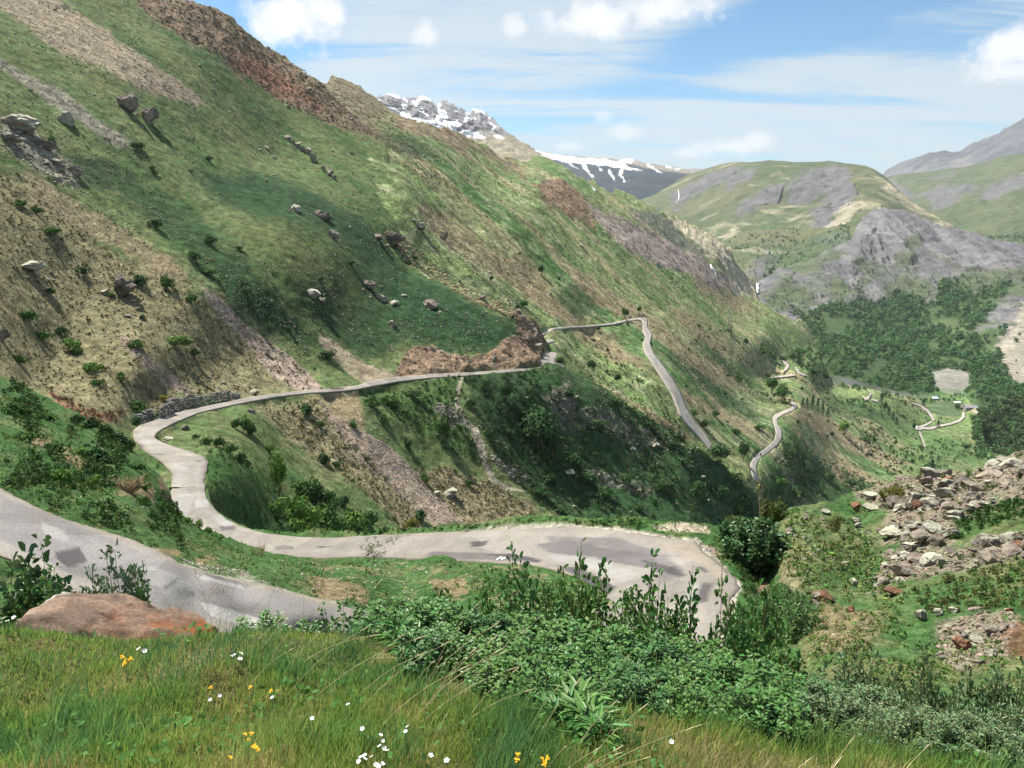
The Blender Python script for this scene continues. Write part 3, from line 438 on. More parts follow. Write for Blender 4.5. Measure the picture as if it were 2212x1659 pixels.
up_far = [(-360, 930), (-100, 1020), (0, 1056), (77, 1096), (153, 1126), (245, 1157), (333, 1188), (383, 1215), (460, 1241), (575, 1265), (652, 1287), (701, 1299), (760, 1318), (850, 1350), (1000, 1372), (1150, 1370), (1250, 1345), (1310, 1310)]
up_near = [(-360, 1040), (-100, 1160), (0, 1200), (38, 1215), (134, 1268), (250, 1318), (380, 1352), (479, 1378), (506, 1391), (600, 1420), (700, 1452), (850, 1490), (1000, 1500), (1200, 1480), (1350, 1440), (1480, 1400)]
def zup(u): return np.interp(u, [-360, 0, 300, 600, 900, 1300, 1500], [-7.2, -8.2, -9.1, -10.3, -11.5, -12.9, -13.3])
c1 = [(u, v, 'z', float(zup(u))) for u, v in up_far[1:-2]+up_near[1:-2]]
c1 += [(u, .5*(pin(up_far, u)+pin(up_near, u)), 'z', float(zup(u))) for u in (-200, -60, 60, 180, 300, 420, 540, 700, 900)]
c1 += [(0, 806, 't', 60), (-350, 640, 't', 60), (130, 880, 't', 55), (270, 955, 't', 52), (365, 1060, 't', 46), (0, 960, 't', 32), (200, 1040, 't', 32), (-350, 850, 't', 28), (378, 1100, 't', 44), (430, 1140, 't', 46), (520, 1185, 't', 48), (600, 1200, 't', 48), (420, 1190, 't', 28), (700, 1250, 't', 33), (800, 1207, 't', 45.5), (930, 1208, 't', 42), (1060, 1218, 't', 38), (1200, 1245, 't', 34), (1000, 1300, 't', 29.5), (850, 1290, 't', 30), (1280, 1275, 't', 31), (700, 1600, 'z', -10.8), (0, 1600, 'z', -8.3), (1300, 1640, 'z', -12.5)]
top1 = [(-640, 470), (-360, 640), (-60, 780), (0, 806), (60, 836), (130, 878), (200, 913), (270, 953), (320, 1005), (350, 1035), (366, 1060), (378, 1100), (430, 1138), (481, 1162), (521, 1174), (554, 1185), (600, 1199), (646, 1203), (774, 1208), (912, 1209), (1012, 1214), (1074, 1219), (1162, 1228), (1199, 1237), (1249, 1256), (1300, 1286), (1340, 1320), (1400, 1380)]
bot1 = [(-640, 1460), (-360, 1500), (1400, 1640)]
def relief1(p, u, v): return up(.3*fbm(p/4.5, 3, 171)+.12*fbm(p/1., 3, 173)+.05*fbm(p/.28, 2, 175))
brown1 = [[(330, 1180), (390, 1190), (390, 1200), (350, 1198)], [(440, 1200), (470, 1208), (440, 1222), (420, 1214)], [(660, 1260), (720, 1250), (800, 1270), (790, 1300), (700, 1290)], [(930, 1250), (1000, 1250), (1010, 1285), (950, 1290)], [(1000, 1214), (1060, 1220), (1040, 1228), (1010, 1222)], [(690, 1225), (730, 1232), (700, 1240)], [(80, 930), (200, 1000), (170, 1020), (60, 960)], [(250, 1040), (330, 1060), (330, 1080), (260, 1060)], [(150, 1060), (172, 1062), (160, 1075)], [(340, 1010), (366, 1050), (374, 1090), (350, 1070)]]
def cover1(u, v, p):
    base = mixc(mixc(LUSH, GRASS, sst(-.5, .4, fbm(p/3.5, 4, 177))), OLIVE, sst(.1, .6, fbm(p/1.3, 4, 179))*.6); base = mixc(base, TAN, sst(.25, .6, fbm(p/.7, 3, 180))*sst(560, 760, u)*.5)
    C = paint(base, [(b, (.23, .16, .10), 3, 9, .7) for b in brown1], u, v, p, 1.3, 19)
    g = (1-sst(1, 9, line_d(up_far, u, v)+4*fbm(p/.35, 3, 181))); return mixc(C, (.33, .30, .26), g*.85)
cR = [(1690, 1105, 't', 40), (1750, 1085, 't', 41), (1850, 1072, 't', 43), (1920, 1030, 't', 46), (2000, 1015, 't', 46), (2130, 1000, 't', 45), (2212, 975, 't', 46), (2500, 880, 't', 46), (1700, 1200, 't', 32.), (1720, 1330, 't', 24), (1760, 1450, 't', 17.), (1850, 1250, 't', 29), (2000, 1200, 't', 29), (2212, 1180, 't', 27), (2000, 1350, 't', 20), (2212, 1350, 't', 18), (2100, 1450, 't', 14.5), (1800, 1600, 't', 10.5), (2212, 1600, 't', 8.6), (2500, 1300, 't', 18), (2500, 1600, 't', 8), (1650, 1600, 't', 17), (1640, 1190, 't', 40), (1644, 1250, 't', 36), (1644, 1310, 't', 32), (1648, 1400, 't', 26), (1690, 1350, 't', 24), (1700, 1270, 't', 28.5)]
cR += [(2900, 1300, 't', 16), (2900, 760, 't', 46), (2900, 1700, 't', 5.5)]
topR = [(1640, 1180), (1668, 1130), (1690, 1105), (1720, 1092), (1750, 1085), (1800, 1082), (1850, 1072), (1866, 1064), (1900, 1052), (1925, 1036), (1960, 1026), (2000, 1014), (2030, 1012), (2060, 1014), (2100, 1016), (2130, 1010), (2160, 1002), (2190, 985), (2212, 977), (2350, 930), (2500, 870), (2920, 720)]
botR = [(1640, 1700), (2500, 1720), (2920, 1900)]
rockR = [[(1850, 1080), (1920, 1045), (2000, 1014), (2100, 1020), (2212, 978), (2230, 1090), (2150, 1080), (2110, 1110), (2080, 1120), (2060, 1160), (2000, 1200), (1960, 1240), (1880, 1280), (1900, 1230), (1950, 1180), (1900, 1160), (1930, 1110)], [(1900, 1200), (2000, 1200), (2100, 1180), (2212, 1150), (2230, 1210), (2080, 1220), (1960, 1245)], [(2030, 1350), (2150, 1330), (2212, 1340), (2180, 1400), (2080, 1450), (2030, 1420)]]
soilR = [(1745, 1290), (1800, 1300), (1850, 1310), (1900, 1340), (1880, 1400), (1780, 1420), (1750, 1380)]
def reliefR(p, u, v):
    rk = np.zeros(u.shape)
    for q in rockR: rk = np.maximum(rk, 1-sst(-12, 12, poly_sd(q, u, v)))
    return up(.35*fbm(p/5, 3, 181)+.14*fbm(p/1.1, 3, 183)+.05*fbm(p/.3, 2, 185)+rk*.22*ridged(p/1.3, 3, 187))
def coverR(u, v, p):
    base = mixc(mixc(GRASS, OLIVE, sst(-.4, .4, fbm(p/2.6, 4, 187))), LUSH, sst(0, .5, fbm(p/1.2+3, 4, 189))*.7)
    return paint(base, [(r, (.20, .165, .125), 10, 18, .8) for r in rockR]+[(soilR, (.19, .14, .085), 14, 24, .6), ([(1690, 1180), (1730, 1250), (1760, 1350), (1740, 1360), (1700, 1280)], (.22, .18, .12), 8, 12, .6), ([(2150, 1350), (2230, 1340), (2230, 1400), (2170, 1390)], (.16, .085, .05), 6, 8, .8)], u, v, p, 1.4, 21)
# ================================================================== L0: the bank under the photographer's feet (world coordinates)
def z0(x, y):
    e = np.clip(4.7-.10*x+.35*np.sin(x*.9+1.), 3.6, 5.6)       # the lip of the bank
    base = -1.62-(.272+.018*np.clip(x, -.8, 4))*y-.09*np.maximum(x, 0)
    over = np.maximum(y-e, 0); return base-over*.66*sst(0, 1.2, over)
def ground0(x, y):
    x = np.asarray(x, float); y = np.asarray(y, float); q = np.stack([x, y, x*0], -1)
    return z0(x, y)+.10*fbm(q/.9, 3, 191)+.035*fbm(q/.22, 3, 193)
# ------------------------------------------------------------------ roads: both kerb lines surveyed on the land
def dens(line, n):
    P = np.asarray(line, float); d = np.r_[0, np.cumsum(np.linalg.norm(np.diff(P, axis=0), axis=1))]; s = np.linspace(0, d[-1], n)
    return np.stack([np.interp(s, d, P[:, 0]), np.interp(s, d, P[:, 1])], -1)
G_near = mat_ground('meadow_near', 3.2, 17., .7, .12, .45); G_mid = mat_ground('slope_cover', .4, 1.9, .9, .5, .42); G_far = mat_ground('far_slope_cover', .16, .75, .8, 1.4, .5); G_hill = mat_ground('far_hill_cover', .03, .14, .8, 8., .45); G_peak = mat_ground('peak_rock', .012, .06, .5, 14., .3)
L1 = Land('grass_bank', c1, top1, bot1, -620, 1390, 2.2, 2.2, relief1, cover1, G_near, (2.5, 9.))
L2 = Land('road_bench', c2, top2, bot2, 366, 1790, 2.2, 2.2, relief2, cover2, G_near, (2., 9.))
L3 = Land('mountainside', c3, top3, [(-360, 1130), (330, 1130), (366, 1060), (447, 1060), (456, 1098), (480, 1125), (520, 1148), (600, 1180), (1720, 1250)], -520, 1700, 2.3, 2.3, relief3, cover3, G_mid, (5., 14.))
c4 += [(u, v, 't', float(L3.t(u, v))*k) for u, v, k in ((780, 330, 1.02), (830, 320, 1.0), (850, 400, 1.), (800, 400, 1.02), (862, 480, 1.), (810, 470, 1.02), (700, 330, 1.05))]
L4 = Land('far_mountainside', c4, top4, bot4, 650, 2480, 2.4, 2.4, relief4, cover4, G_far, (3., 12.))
G_shale = mat_ground('shale_cover', .02, .16, .35, 3., .24)
L5 = Land('badlands_hill', c5, top5, bot5, 1592, 2480, 1.7, 1.7, relief5, cover5, G_shale, (3., 9.))
L6 = Land('green_ridge_hill', c6, top6, bot6, 1384, 2140, 2., 2., relief6, cover6, G_shale, (1., 20.))
L7 = Land('grassy_shoulder_hill', c7, top7, bot7, 1884, 2480, 2.4, 2., relief7, cover7, G_shale, (1., 20.))
L8 = Land('bare_mountain', c8, top8, bot8, 1886, 2480, 2.4, 2., relief8, cover8, G_shale, (1.5, 14.))
L9 = Land('snowy_peak_mountain', c9, top9, bot9, 792, 1256, 1.2, 1.2, relief9, cover9, G_peak, (3., 6.), .6)
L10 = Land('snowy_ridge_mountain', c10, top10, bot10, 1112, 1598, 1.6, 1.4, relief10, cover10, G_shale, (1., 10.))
LR = Land('rocky_knoll', cR, topR, botR, 1644, 2900, 2.2, 2.2, reliefR, coverR, G_near, (4., 14.))
LANDS = [L1, LR, L2, L3, L4, L5, L6, L7, L8, L9, L10]
def visible(L, u, v):
    """true where no nearer landform hides the point"""
    ok = v >= L.crest(u)-1
    for M in LANDS:
        if M is L: break
        ok &= ~((u > M.u0) & (u < M.u1) & (v >= M.crest(u)-2))
    return ok
ROADS = []
def road(L, name, far, near, n, nx, lift=1., soft=6., grow=0.):
    a, b = dens(far, n), dens(near, n)
    L.flats.append((np.concatenate([a, b[::-1]]), soft)); ROADS.append((L, name, a, b, n, nx, lift))
lowF = [(446, 1009), (444, 1027), (441, 1052), (444, 1072), (454, 1089), (469, 1107), (491, 1124), (516, 1137), (546, 1146), (581, 1154), (646, 1161), (721, 1163)]+lo_top
lowN = [(366, 1014), (371, 1024), (371, 1052), (369, 1077), (370, 1097), (378, 1116), (400, 1132), (440, 1150), (490, 1170), (540, 1186), (591, 1199), (646, 1204), (696, 1207)]+lo_bot
i0 = 3
road(L2, 'lower_road', [(441, 1047)]+lowF[i0:], [(371, 1047)]+lowN[i0:], 330, 34, 1., 9.)
road(L3, 'mid_road', [(1224, 792), (1205, 783), (1198, 776), (1203, 764)][:0]+[(1168, 794), (1100, 799), (1000, 806.5), (930, 809), (859, 815), (804, 822), (774, 833), (719, 840), (666, 843), (596, 851), (541, 858), (491, 869), (431, 881), (381, 892), (334, 909), (300, 920), (287, 932), (289, 950), (311, 974), (334, 987), (354, 1002), (366, 1014), (371, 1024), (371, 1056)],
     [(1168, 800), (1100, 805), (1000, 813), (930, 817), (859, 825), (804, 835), (774, 841), (719, 847), (666, 850), (596, 858), (541, 868), (491, 878), (431, 892), (381, 912), (351, 927), (338, 936), (334, 942), (336, 949), (351, 957), (381, 967), (416, 977), (441, 988), (450, 996), (447, 1009), (444, 1027), (441, 1056)], 260, 10, 1., 5.)
road(L3, 'mid_road', [(1163, 796), (1166, 784), (1173, 763), (1186, 760)], [(1226, 793), (1206, 784), (1200, 775), (1204, 764)], 40, 16, 1., 3.)
road(L1, 'upper_road', up_far, up_near, 340, 36, 1., 9.)
for far, near in (([(1168, 741), (1178, 736), (1192, 734)], [(1166, 745), (1182, 742), (1200, 738)]), ([(1168, 722), (1180, 713), (1196, 709), (1232, 706), (1270, 704), (1320, 699)], [(1168, 729), (1182, 720), (1200, 713), (1232, 709), (1270, 707), (1320, 702)]),
    ([(1320, 699), (1355, 691), (1380, 687), (1394, 687), (1399, 692), (1398, 706), (1410, 722), (1404, 742), (1412, 762), (1430, 785), (1450, 812), (1470, 845), (1480, 870), (1492, 895), (1505, 915), (1525, 940), (1545, 970)], [(1320, 702.5), (1355, 695), (1378, 691), (1386, 694), (1388, 702), (1387, 716), (1394, 728), (1387, 746), (1392, 762), (1412, 792), (1434, 826), (1450, 852), (1460, 878), (1468, 898), (1485, 920), (1510, 946), (1535, 976)]),
    ([(1710, 868), (1720, 871), (1724, 879), (1715, 887), (1690, 897), (1678, 905), (1680, 918), (1690, 930), (1690, 946), (1682, 960), (1662, 976), (1641, 992), (1633, 1008), (1640, 1036)], [(1708, 872), (1711, 877), (1708, 882), (1690, 889), (1672, 897), (1668, 906), (1672, 920), (1676, 935), (1672, 952), (1655, 968), (1632, 984), (1620, 1002), (1622, 1020), (1628, 1040)]),
    ([(1657, 817), (1672, 813.5), (1700, 811), (1712, 809.5)], [(1659, 821), (1674, 817), (1700, 814.5), (1722, 811.5)]), ([(1693, 778), (1706, 788), (1704, 796), (1697, 802)], [(1690, 781), (1699, 790), (1694, 797), (1692, 804)]), ([(1720, 792), (1728, 804), (1742, 811)], [(1717, 794), (1724, 807), (1738, 814)]),
    ([(1874, 845), (1884, 851), (1878, 859), (1876, 866), (1870, 861), (1862, 854)], [(1880, 846), (1880, 853), (1872, 859), (1870, 865), (1866, 860), (1864, 858)]), ([(1884, 862), (1896, 866)], [(1882, 865), (1896, 870)]), ([(1968, 870), (1990, 876), (2004, 884), (2014, 896), (2020, 908)], [(1968, 872), (1990, 880), (2001, 889), (2009, 899), (2015, 910)]),
    ([(2012, 910), (1998, 917), (1985, 921), (1976, 926)], [(2013, 914), (2000, 921), (1992, 926), (1980, 930)]), ([(2084, 892), (2084, 902), (2075, 911), (2055, 918), (2030, 923), (2010, 929), (1994, 928), (1986, 931)], [(2078, 892), (2078, 901), (2071, 907), (2054, 914), (2028, 919), (2010, 924), (1996, 924), (1982, 926)]), ([(1988, 932), (1994, 948), (2000, 966)], [(1984, 934), (1991, 950), (1997, 966)]), ([(2098, 885), (2112, 890), (2120, 897)], [(2100, 888), (2108, 893), (2114, 900)])):
    road(L4, 'valley_road', far, near, 90, 6, 1., 4.)
# ------------------------------------------------------------------ build the land
for L, nm in ((L1, 'grass_bank'), (L2, 'road_bench'), (L3, 'mountainside'), (L4, 'far_mountainside'), (L5, 'badlands_hill'), (L6, 'green_ridge_hill'), (L7, 'grassy_shoulder_hill'), (L8, 'bare_mountain'), (L9, 'snowy_peak_mountain'), (L10, 'snowy_ridge_mountain'), (LR, 'rocky_knoll')):
    L.build(kind='structure')
def mat_road(name, base, sc):
    m, t, b = mat_base(name, .9, .2); Lk = t.links.new
    at = N(t, 'ShaderNodeAttribute', attribute_name='Col'); tc = N(t, 'ShaderNodeTexCoord')
    n1 = N(t, 'ShaderNodeTexNoise', Scale=sc, Detail=8., Roughness=.7); n2 = N(t, 'ShaderNodeTexNoise', Scale=sc*30, Detail=3.)
    for n in (n1, n2): Lk(tc.outputs['Object'], n.inputs['Vector'])
    r = N(t, 'ShaderNodeMapRange'); r.inputs[1].default_value = .3; r.inputs[2].default_value = .7; r.inputs[3].default_value = .84; r.inputs[4].default_value = 1.14; Lk(n1.outputs['Fac'], r.inputs[0])
    r2 = N(t, 'ShaderNodeMapRange'); r2.inputs[1].default_value = .3; r2.inputs[2].default_value = .7; r2.inputs[3].default_value = .72; r2.inputs[4].default_value = 1.28; Lk(n2.outputs['Fac'], r2.inputs[0])
    mu = N(t, 'ShaderNodeMath', operation='MULTIPLY'); Lk(r.outputs[0], mu.inputs[0]); Lk(r2.outputs[0], mu.inputs[1])
    nd = N(t, 'ShaderNodeTexNoise', Scale=.7, Detail=4.); Lk(tc.outputs['Object'], nd.inputs['Vector']); vd = N(t, 'ShaderNodeMixRGB', blend_type='LINEAR_LIGHT'); vd.inputs[0].default_value = .5; Lk(tc.outputs['Object'], vd.inputs[1]); Lk(nd.outputs['Color'], vd.inputs[2])
    vc = N(t, 'ShaderNodeTexVoronoi', Scale=.42, feature='DISTANCE_TO_EDGE'); Lk(vd.outputs[0], vc.inputs['Vector']); rc = N(t, 'ShaderNodeMapRange'); rc.inputs[1].default_value = .002; rc.inputs[2].default_value = .012; rc.inputs[3].default_value = .84; Lk(vc.outputs['Distance'], rc.inputs[0])
    vp = N(t, 'ShaderNodeTexVoronoi', Scale=.3); vp.distance = 'CHEBYCHEV'; Lk(tc.outputs['Object'], vp.inputs['Vector']); sp = N(t, 'ShaderNodeSeparateColor'); Lk(vp.outputs['Color'], sp.inputs[0]); rp = N(t, 'ShaderNodeMapRange'); rp.inputs[3].default_value = .84; rp.inputs[4].default_value = 1.12; Lk(sp.outputs[0], rp.inputs[0])
    m2 = N(t, 'ShaderNodeMath', operation='MULTIPLY'); Lk(mu.outputs[0], m2.inputs[0]); Lk(rc.outputs[0], m2.inputs[1]); m3 = N(t, 'ShaderNodeMath', operation='MULTIPLY'); Lk(m2.outputs[0], m3.inputs[0]); Lk(rp.outputs[0], m3.inputs[1]); mu = m3
    vm = N(t, 'ShaderNodeVectorMath', operation='SCALE'); Lk(at.outputs['Color'], vm.inputs[0]); Lk(mu.outputs[0], vm.inputs['Scale']); Lk(vm.outputs[0], b.inputs['Base Color'])
    bp = N(t, 'ShaderNodeBump', Strength=.4, Distance=.02); Lk(n2.outputs['Fac'], bp.inputs['Height']); Lk(bp.outputs[0], b.inputs['Normal'])
    return m
M_road = mat_road('worn_asphalt', None, .8)
ASPH = np.array((.205, .187, .166)); ASPH_G_SHADE = np.array((.16, .152, .15)); DARKP = np.array((.062, .057, .060)); LIGHTP = np.array((.225, .22, .21))
PATCH = {'lower_road': [([(1160, 1178), (1230, 1168), (1330, 1190), (1420, 1200), (1400, 1230), (1300, 1212), (1190, 1198)], DARKP*1.5, 3, .7), ([(1180, 1160), (1330, 1162), (1440, 1200), (1480, 1240), (1440, 1260), (1390, 1215), (1300, 1180), (1190, 1176)], DARKP*1.7, 5, .6), ([(1016, 1172), (1055, 1170), (1050, 1180), (1020, 1183)], DARKP, 2, .8), ([(1056, 1198), (1100, 1197), (1170, 1210), (1165, 1217), (1100, 1206), (1062, 1203)], DARKP*.8, 2, .9), ([(1200, 1222), (1260, 1230), (1330, 1270), (1310, 1290), (1250, 1250)], DARKP, 3, .8), ([(1190, 1195), (1280, 1205), (1380, 1240), (1350, 1260), (1260, 1225), (1190, 1210)], LIGHTP, 3, .6),
    ([(930, 1192), (1060, 1196), (1150, 1214), (1000, 1210), (920, 1206)], DARKP*1.4, 3, .6), ([(1507, 1262), (1536, 1262), (1530, 1302), (1507, 1302)], DARKP*.9, 2, .7), ([(1490, 1255), (1510, 1257), (1505, 1305), (1488, 1300)], LIGHTP*1.1, 2, .7), ([(1510, 1226), (1560, 1230), (1545, 1242), (1515, 1238)], DARKP*.9, 2, .7), ([(1380, 1210), (1450, 1225), (1480, 1245), (1470, 1250), (1410, 1230)], DARKP*.8, 2, .7), ([(372, 1082), (400, 1062), (420, 1070), (405, 1120), (385, 1110)], LIGHTP, 3, .5), ([(455, 1115), (485, 1112), (505, 1135), (485, 1142)], LIGHTP, 1.5, .8), ([(470, 1137), (505, 1136), (510, 1145), (480, 1148)], DARKP*1.2, 2, .7), ([(590, 1180), (630, 1178), (635, 1188), (600, 1190)], DARKP*1.4, 2, .6), ([(682, 1182), (722, 1180), (724, 1183), (690, 1185)], DARKP, 1, .8), ([(420, 1082), (448, 1080), (452, 1094), (425, 1096)], LIGHTP*1.05, 1.5, .8),
    ([(1420, 1170), (1500, 1175), (1540, 1215), (1575, 1245), (1560, 1255), (1500, 1215), (1440, 1190)], np.array((.23, .20, .16)), 4, .7)],
 'mid_road': [([(304, 949), (331, 949), (336, 958), (312, 959)], LIGHTP*1.1, 1.5, .8), ([(336, 980), (350, 980), (350, 984), (338, 984)], DARKP, 1.5, .8), ([(385, 1006), (402, 1008), (404, 1022), (388, 1022)], LIGHTP*1.1, 1.5, .8), ([(426, 994), (440, 996), (436, 1001), (424, 1000)], DARKP, 1, .7), ([(290, 955), (312, 965), (320, 975), (300, 966)], DARKP, 2, .7), ([(375, 1028), (430, 1022), (430, 1025), (376, 1031)], LIGHTP*1.2, 1, .8), ([(373, 1035), (404, 1033), (404, 1050), (373, 1052)], LIGHTP*1.1, 1.5, .6), ([(715, 840), (745, 838), (740, 842), (715, 844)], DARKP*.7, 1, .9), ([(1163, 790), (1165, 775), (1210, 772), (1225, 795)], ASPH_G_SHADE, 3, .5)],  # last patch: shade on the road at the spur bend, painted grey
 'upper_road': [([(0, 1072), (200, 1150), (420, 1240), (700, 1310), (900, 1400), (400, 1330), (150, 1240), (0, 1170)], ASPH_G_SHADE, 8, .7), ([(120, 1195), (170, 1185), (190, 1215), (150, 1228), (120, 1210)], DARKP*.9, 3, .8), ([(425, 1245), (440, 1241), (530, 1266), (524, 1274), (430, 1252)], LIGHTP*1.15, 1.2, .9), ([(426, 1244), (442, 1239), (534, 1265), (528, 1269), (440, 1244)], DARKP*1.2, 1, .6), ([(435, 1303), (470, 1306), (575, 1341), (552, 1364), (450, 1330)], LIGHTP*1.15, 1.5, .9), ([(434, 1300), (470, 1304), (576, 1339), (574, 1342), (468, 1309)], DARKP*1.3, 1, .5), ([(300, 1235), (330, 1225), (388, 1246), (350, 1275), (310, 1260)], LIGHTP, 3, .7), ([(348, 1280), (390, 1250), (440, 1275), (420, 1300), (370, 1310)], LIGHTP, 3, .6), ([(336, 1283), (388, 1250), (392, 1252), (340, 1287)], DARKP, 1, .8), ([(70, 1105), (120, 1125), (110, 1140), (60, 1125)], ASPH*.8, 3, .6), ([(90, 1130), (140, 1150), (150, 1170), (100, 1165)], LIGHTP*1.1, 3, .6), ([(60, 1200), (140, 1240), (170, 1270), (120, 1270)], ASPH*1.15, 4, .8)], 'valley_road': []}
def build_roads():
    segs = {}
    for L, name, a, b, n, nx, lift in ROADS:
        k = np.linspace(0, 1, nx); UV = a[:, None]*(1-k[None, :, None])+b[:, None]*k[None, :, None]
        ej = np.zeros((n, nx)); 
        p, t = L.surf(UV[..., 0], UV[..., 1]); p = p.copy(); p[..., 2] += .0006*t*lift+.012
        if name == 'lower_road': p[..., 2] += (.14*sst(5, 0, np.arange(n)))[:, None]
        # ragged, slightly worn edges
        e = fbm(p[:, 0]/.9, 3, 201)*.16+fbm(p[:, 0]/.25, 2, 202)*.06; e2 = fbm(p[:, -1]/.9, 3, 203)*.16+fbm(p[:, -1]/.25, 2, 204)*.06
        d = p[:, -1]-p[:, 0]; d /= np.linalg.norm(d, axis=1)[:, None]
        p[:, 0] += d*e[:, None]; p[:, -1] -= d*e2[:, None]
        base = mixc(ASPH, ASPH*.86, sst(-.4, .5, fbm(p/2.2, 4, 205))); kk = np.abs(k-.5)*2
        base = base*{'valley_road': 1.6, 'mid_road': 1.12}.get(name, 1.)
        base = base*(1+.10*np.exp(-((kk-.55)/.16)**2))[None, :, None]                       # paler wheel tracks
        base = mixc(base, np.array((.215, .185, .145)), np.broadcast_to(sst(.86, 1., kk)[None]*.6, base.shape[:2]))
        C = paint(base, [(q[0], q[1], q[2]*.45, 1.6, min(1., q[3]*1.2)) for q in PATCH[name]], UV[..., 0], UV[..., 1], p, .7, 23)
        segs.setdefault(name, []).append((p, C, n, nx, L))
    for name, ss in segs.items():
        V, C, F, o = [], [], [], 0
        for p, c, n, nx, L in ss:
            q0, q1 = p[:, :1].copy(), p[:, -1:].copy(); q0[..., 2] -= .12+.0008*q0[..., 1]; q1[..., 2] -= .12+.0008*q1[..., 1]
            pp = np.concatenate([q0, p, q1], 1); cc = np.concatenate([c[:, :1], c, c[:, -1:]], 1); w = nx+2
            idx = np.arange(n*w).reshape(n, w)+o; F.append(np.stack([idx[:-1, :-1], idx[1:, :-1], idx[1:, 1:], idx[:-1, 1:]], -1).reshape(-1, 4)); V.append(pp.reshape(-1, 3)); C.append(cc.reshape(-1, 3)); o += n*w
        link(name, np_mesh(name, np.concatenate(V), np.concatenate(F), M_road, np.concatenate(C)), kind='structure')
build_roads()
# the bank underfoot
def build_l0():
    X = np.r_[np.arange(-14, -7, .3), np.arange(-7, 9, .07), np.arange(9, 22, .3)]; Y = np.r_[np.arange(-6, -2, .3), np.arange(-2, 9, .07), np.arange(9, 17, .2)]; XX, YY = np.meshgrid(X, Y, indexing='ij')
    Z = ground0(XX, YY); P = np.stack([XX, YY, Z], -1)
    C = mixc(mixc((.07, .105, .035), (.12, .105, .05), sst(-.3, .5, fbm(P/.6, 4, 211))), (.12, .09, .05), sst(.2, .6, fbm(P/.3, 3, 213))*.6)
    idx = np.arange(len(X)*len(Y)).reshape(len(X), len(Y)); F = np.stack([idx[:-1, :-1], idx[1:, :-1], idx[1:, 1:], idx[:-1, 1:]], -1).reshape(-1, 4)
    link('ground', np_mesh('ground', P.reshape(-1, 3), F, G_near, C.reshape(-1, 3)), kind='structure')
build_l0()
# valley floor below everything (closes the gaps between the landforms)
def build_base():
    X = np.linspace(-9000, 12000, 60); Y = np.linspace(-4000, 14000, 60); XX, YY = np.meshgrid(X, Y, indexing='ij'); P = np.stack([XX, YY, np.full(XX.shape, -420.)], -1); P[..., 2] += 30*fbm(P/2500, 3, 215)
    idx = np.arange(3600).reshape(60, 60); F = np.stack([idx[:-1, :-1], idx[1:, :-1], idx[1:, 1:], idx[:-1, 1:]], -1).reshape(-1, 4)
    link('terrain', np_mesh('terrain', P.reshape(-1, 3), F, G_hill, np.tile(np.array(FARGREEN), (3600, 1))), kind='structure')
build_base()
# ================================================================== things
import bmesh
def ico(sub):
    bm = bmesh.new(); bmesh.ops.create_icosphere(bm, subdivisions=sub, radius=1.); bm.verts.ensure_lookup_table()
    V = np.array([v.co[:] for v in bm.verts]); F = np.array([[v.index for v in f.verts] for f in bm.faces]); bm.free(); return V, F
ICO = {k: ico(k) for k in (1, 2, 3, 4)}
def rock_np(seed, sub=3, cuts=13, rough=.07, flat=.75):
    r = np.random.default_rng(seed); V, F = ICO[sub]; V = V.copy()
    for _ in range(cuts):
        n = r.normal(size=3); n /= np.linalg.norm(n); d = r.uniform(.42, .8); k = np.maximum(V @ n-d, 0); V -= k[:, None]*n
    V += V/np.linalg.norm(V, axis=1)[:, None]*(fbm(V*2.2+seed*3.1, 3, seed)*rough+ (fbm(V*6+seed, 2, seed+5)*rough*.4 if sub > 2 else 0))[:, None]
    V /= np.abs(V).max(0); V *= np.array([1, r.uniform(.7, .95), flat*r.uniform(.8, 1.1)]); return V, F
M_rock = mat_rock('slope_rock', (.27, .24, .20), (.13, .115, .10), 1.6, .7, (.36, .35, .27))
M_dark = mat_rock('dark_outcrop', (.26, .215, .18), (.085, .072, .064), .55, .8)
M_knoll = mat_rock('knoll_rock', (.28, .24, .195), (.125, .10, .08), 1.8, .6)
M_rust = mat_rock('rusty_rock', (.25, .14, .085), (.17, .085, .05), 2., .6)
M_pale = mat_rock('pale_boulder', (.36, .335, .27), (.2, .18, .15), .9, .6, (.38, .38, .29))
ROCKS = [np_mesh('rock', *rock_np(40+i, 3, 12+i % 5, .12), smooth=False) for i in range(9)]
BIG = [np_mesh('boulder', *rock_np(90+i, 4, 14+i % 4, .2), smooth=False) for i in range(6)]
_mc = {}
def with_mat(me, m):
    k = (me.name, m.name)
    if k not in _mc: c = me.copy(); c.materials.clear(); c.materials.append(m); _mc[k] = c
    return _mc[k]
BASES = []
def put_rock(L, u, v, w, h, label, m=M_rock, name='boulder', group=None, sink=.3, big=False, seed=None, cat='boulder', fl=1.):
    """w,h: apparent width and height at that distance"""
    p, t = L.surf(np.array([float(u)]), np.array([float(v)])); p, t = p[0], t[0]; s = t/FPX
    if w > 15 and len(BASES) < 90 and L is not LR: BASES.append((L, [(u-.7*w, v-.05*h), (u+.5*w, v-.1*h), (u+1.1*w, v+.75*h), (u+.2*w, v+.8*h)], 16, 1.6, max(4., w*.24), (.25, .22, .175), None))
    me = with_mat(random.choice(BIG if big else ROCKS), m); o = link(name, me, None, label=label, category=cat, group=group)
    hh = h*s/2/.75; o.scale = (w*s/2, w*s/2*random.uniform(.75, 1.), hh); o.location = (p[0], p[1], p[2]+hh*.75*(1-2*sink)); o.rotation_euler = (random.uniform(-.25, .25), random.uniform(-.1, .45), random.uniform(-.5, .5)+random.choice((0, math.pi))); return o
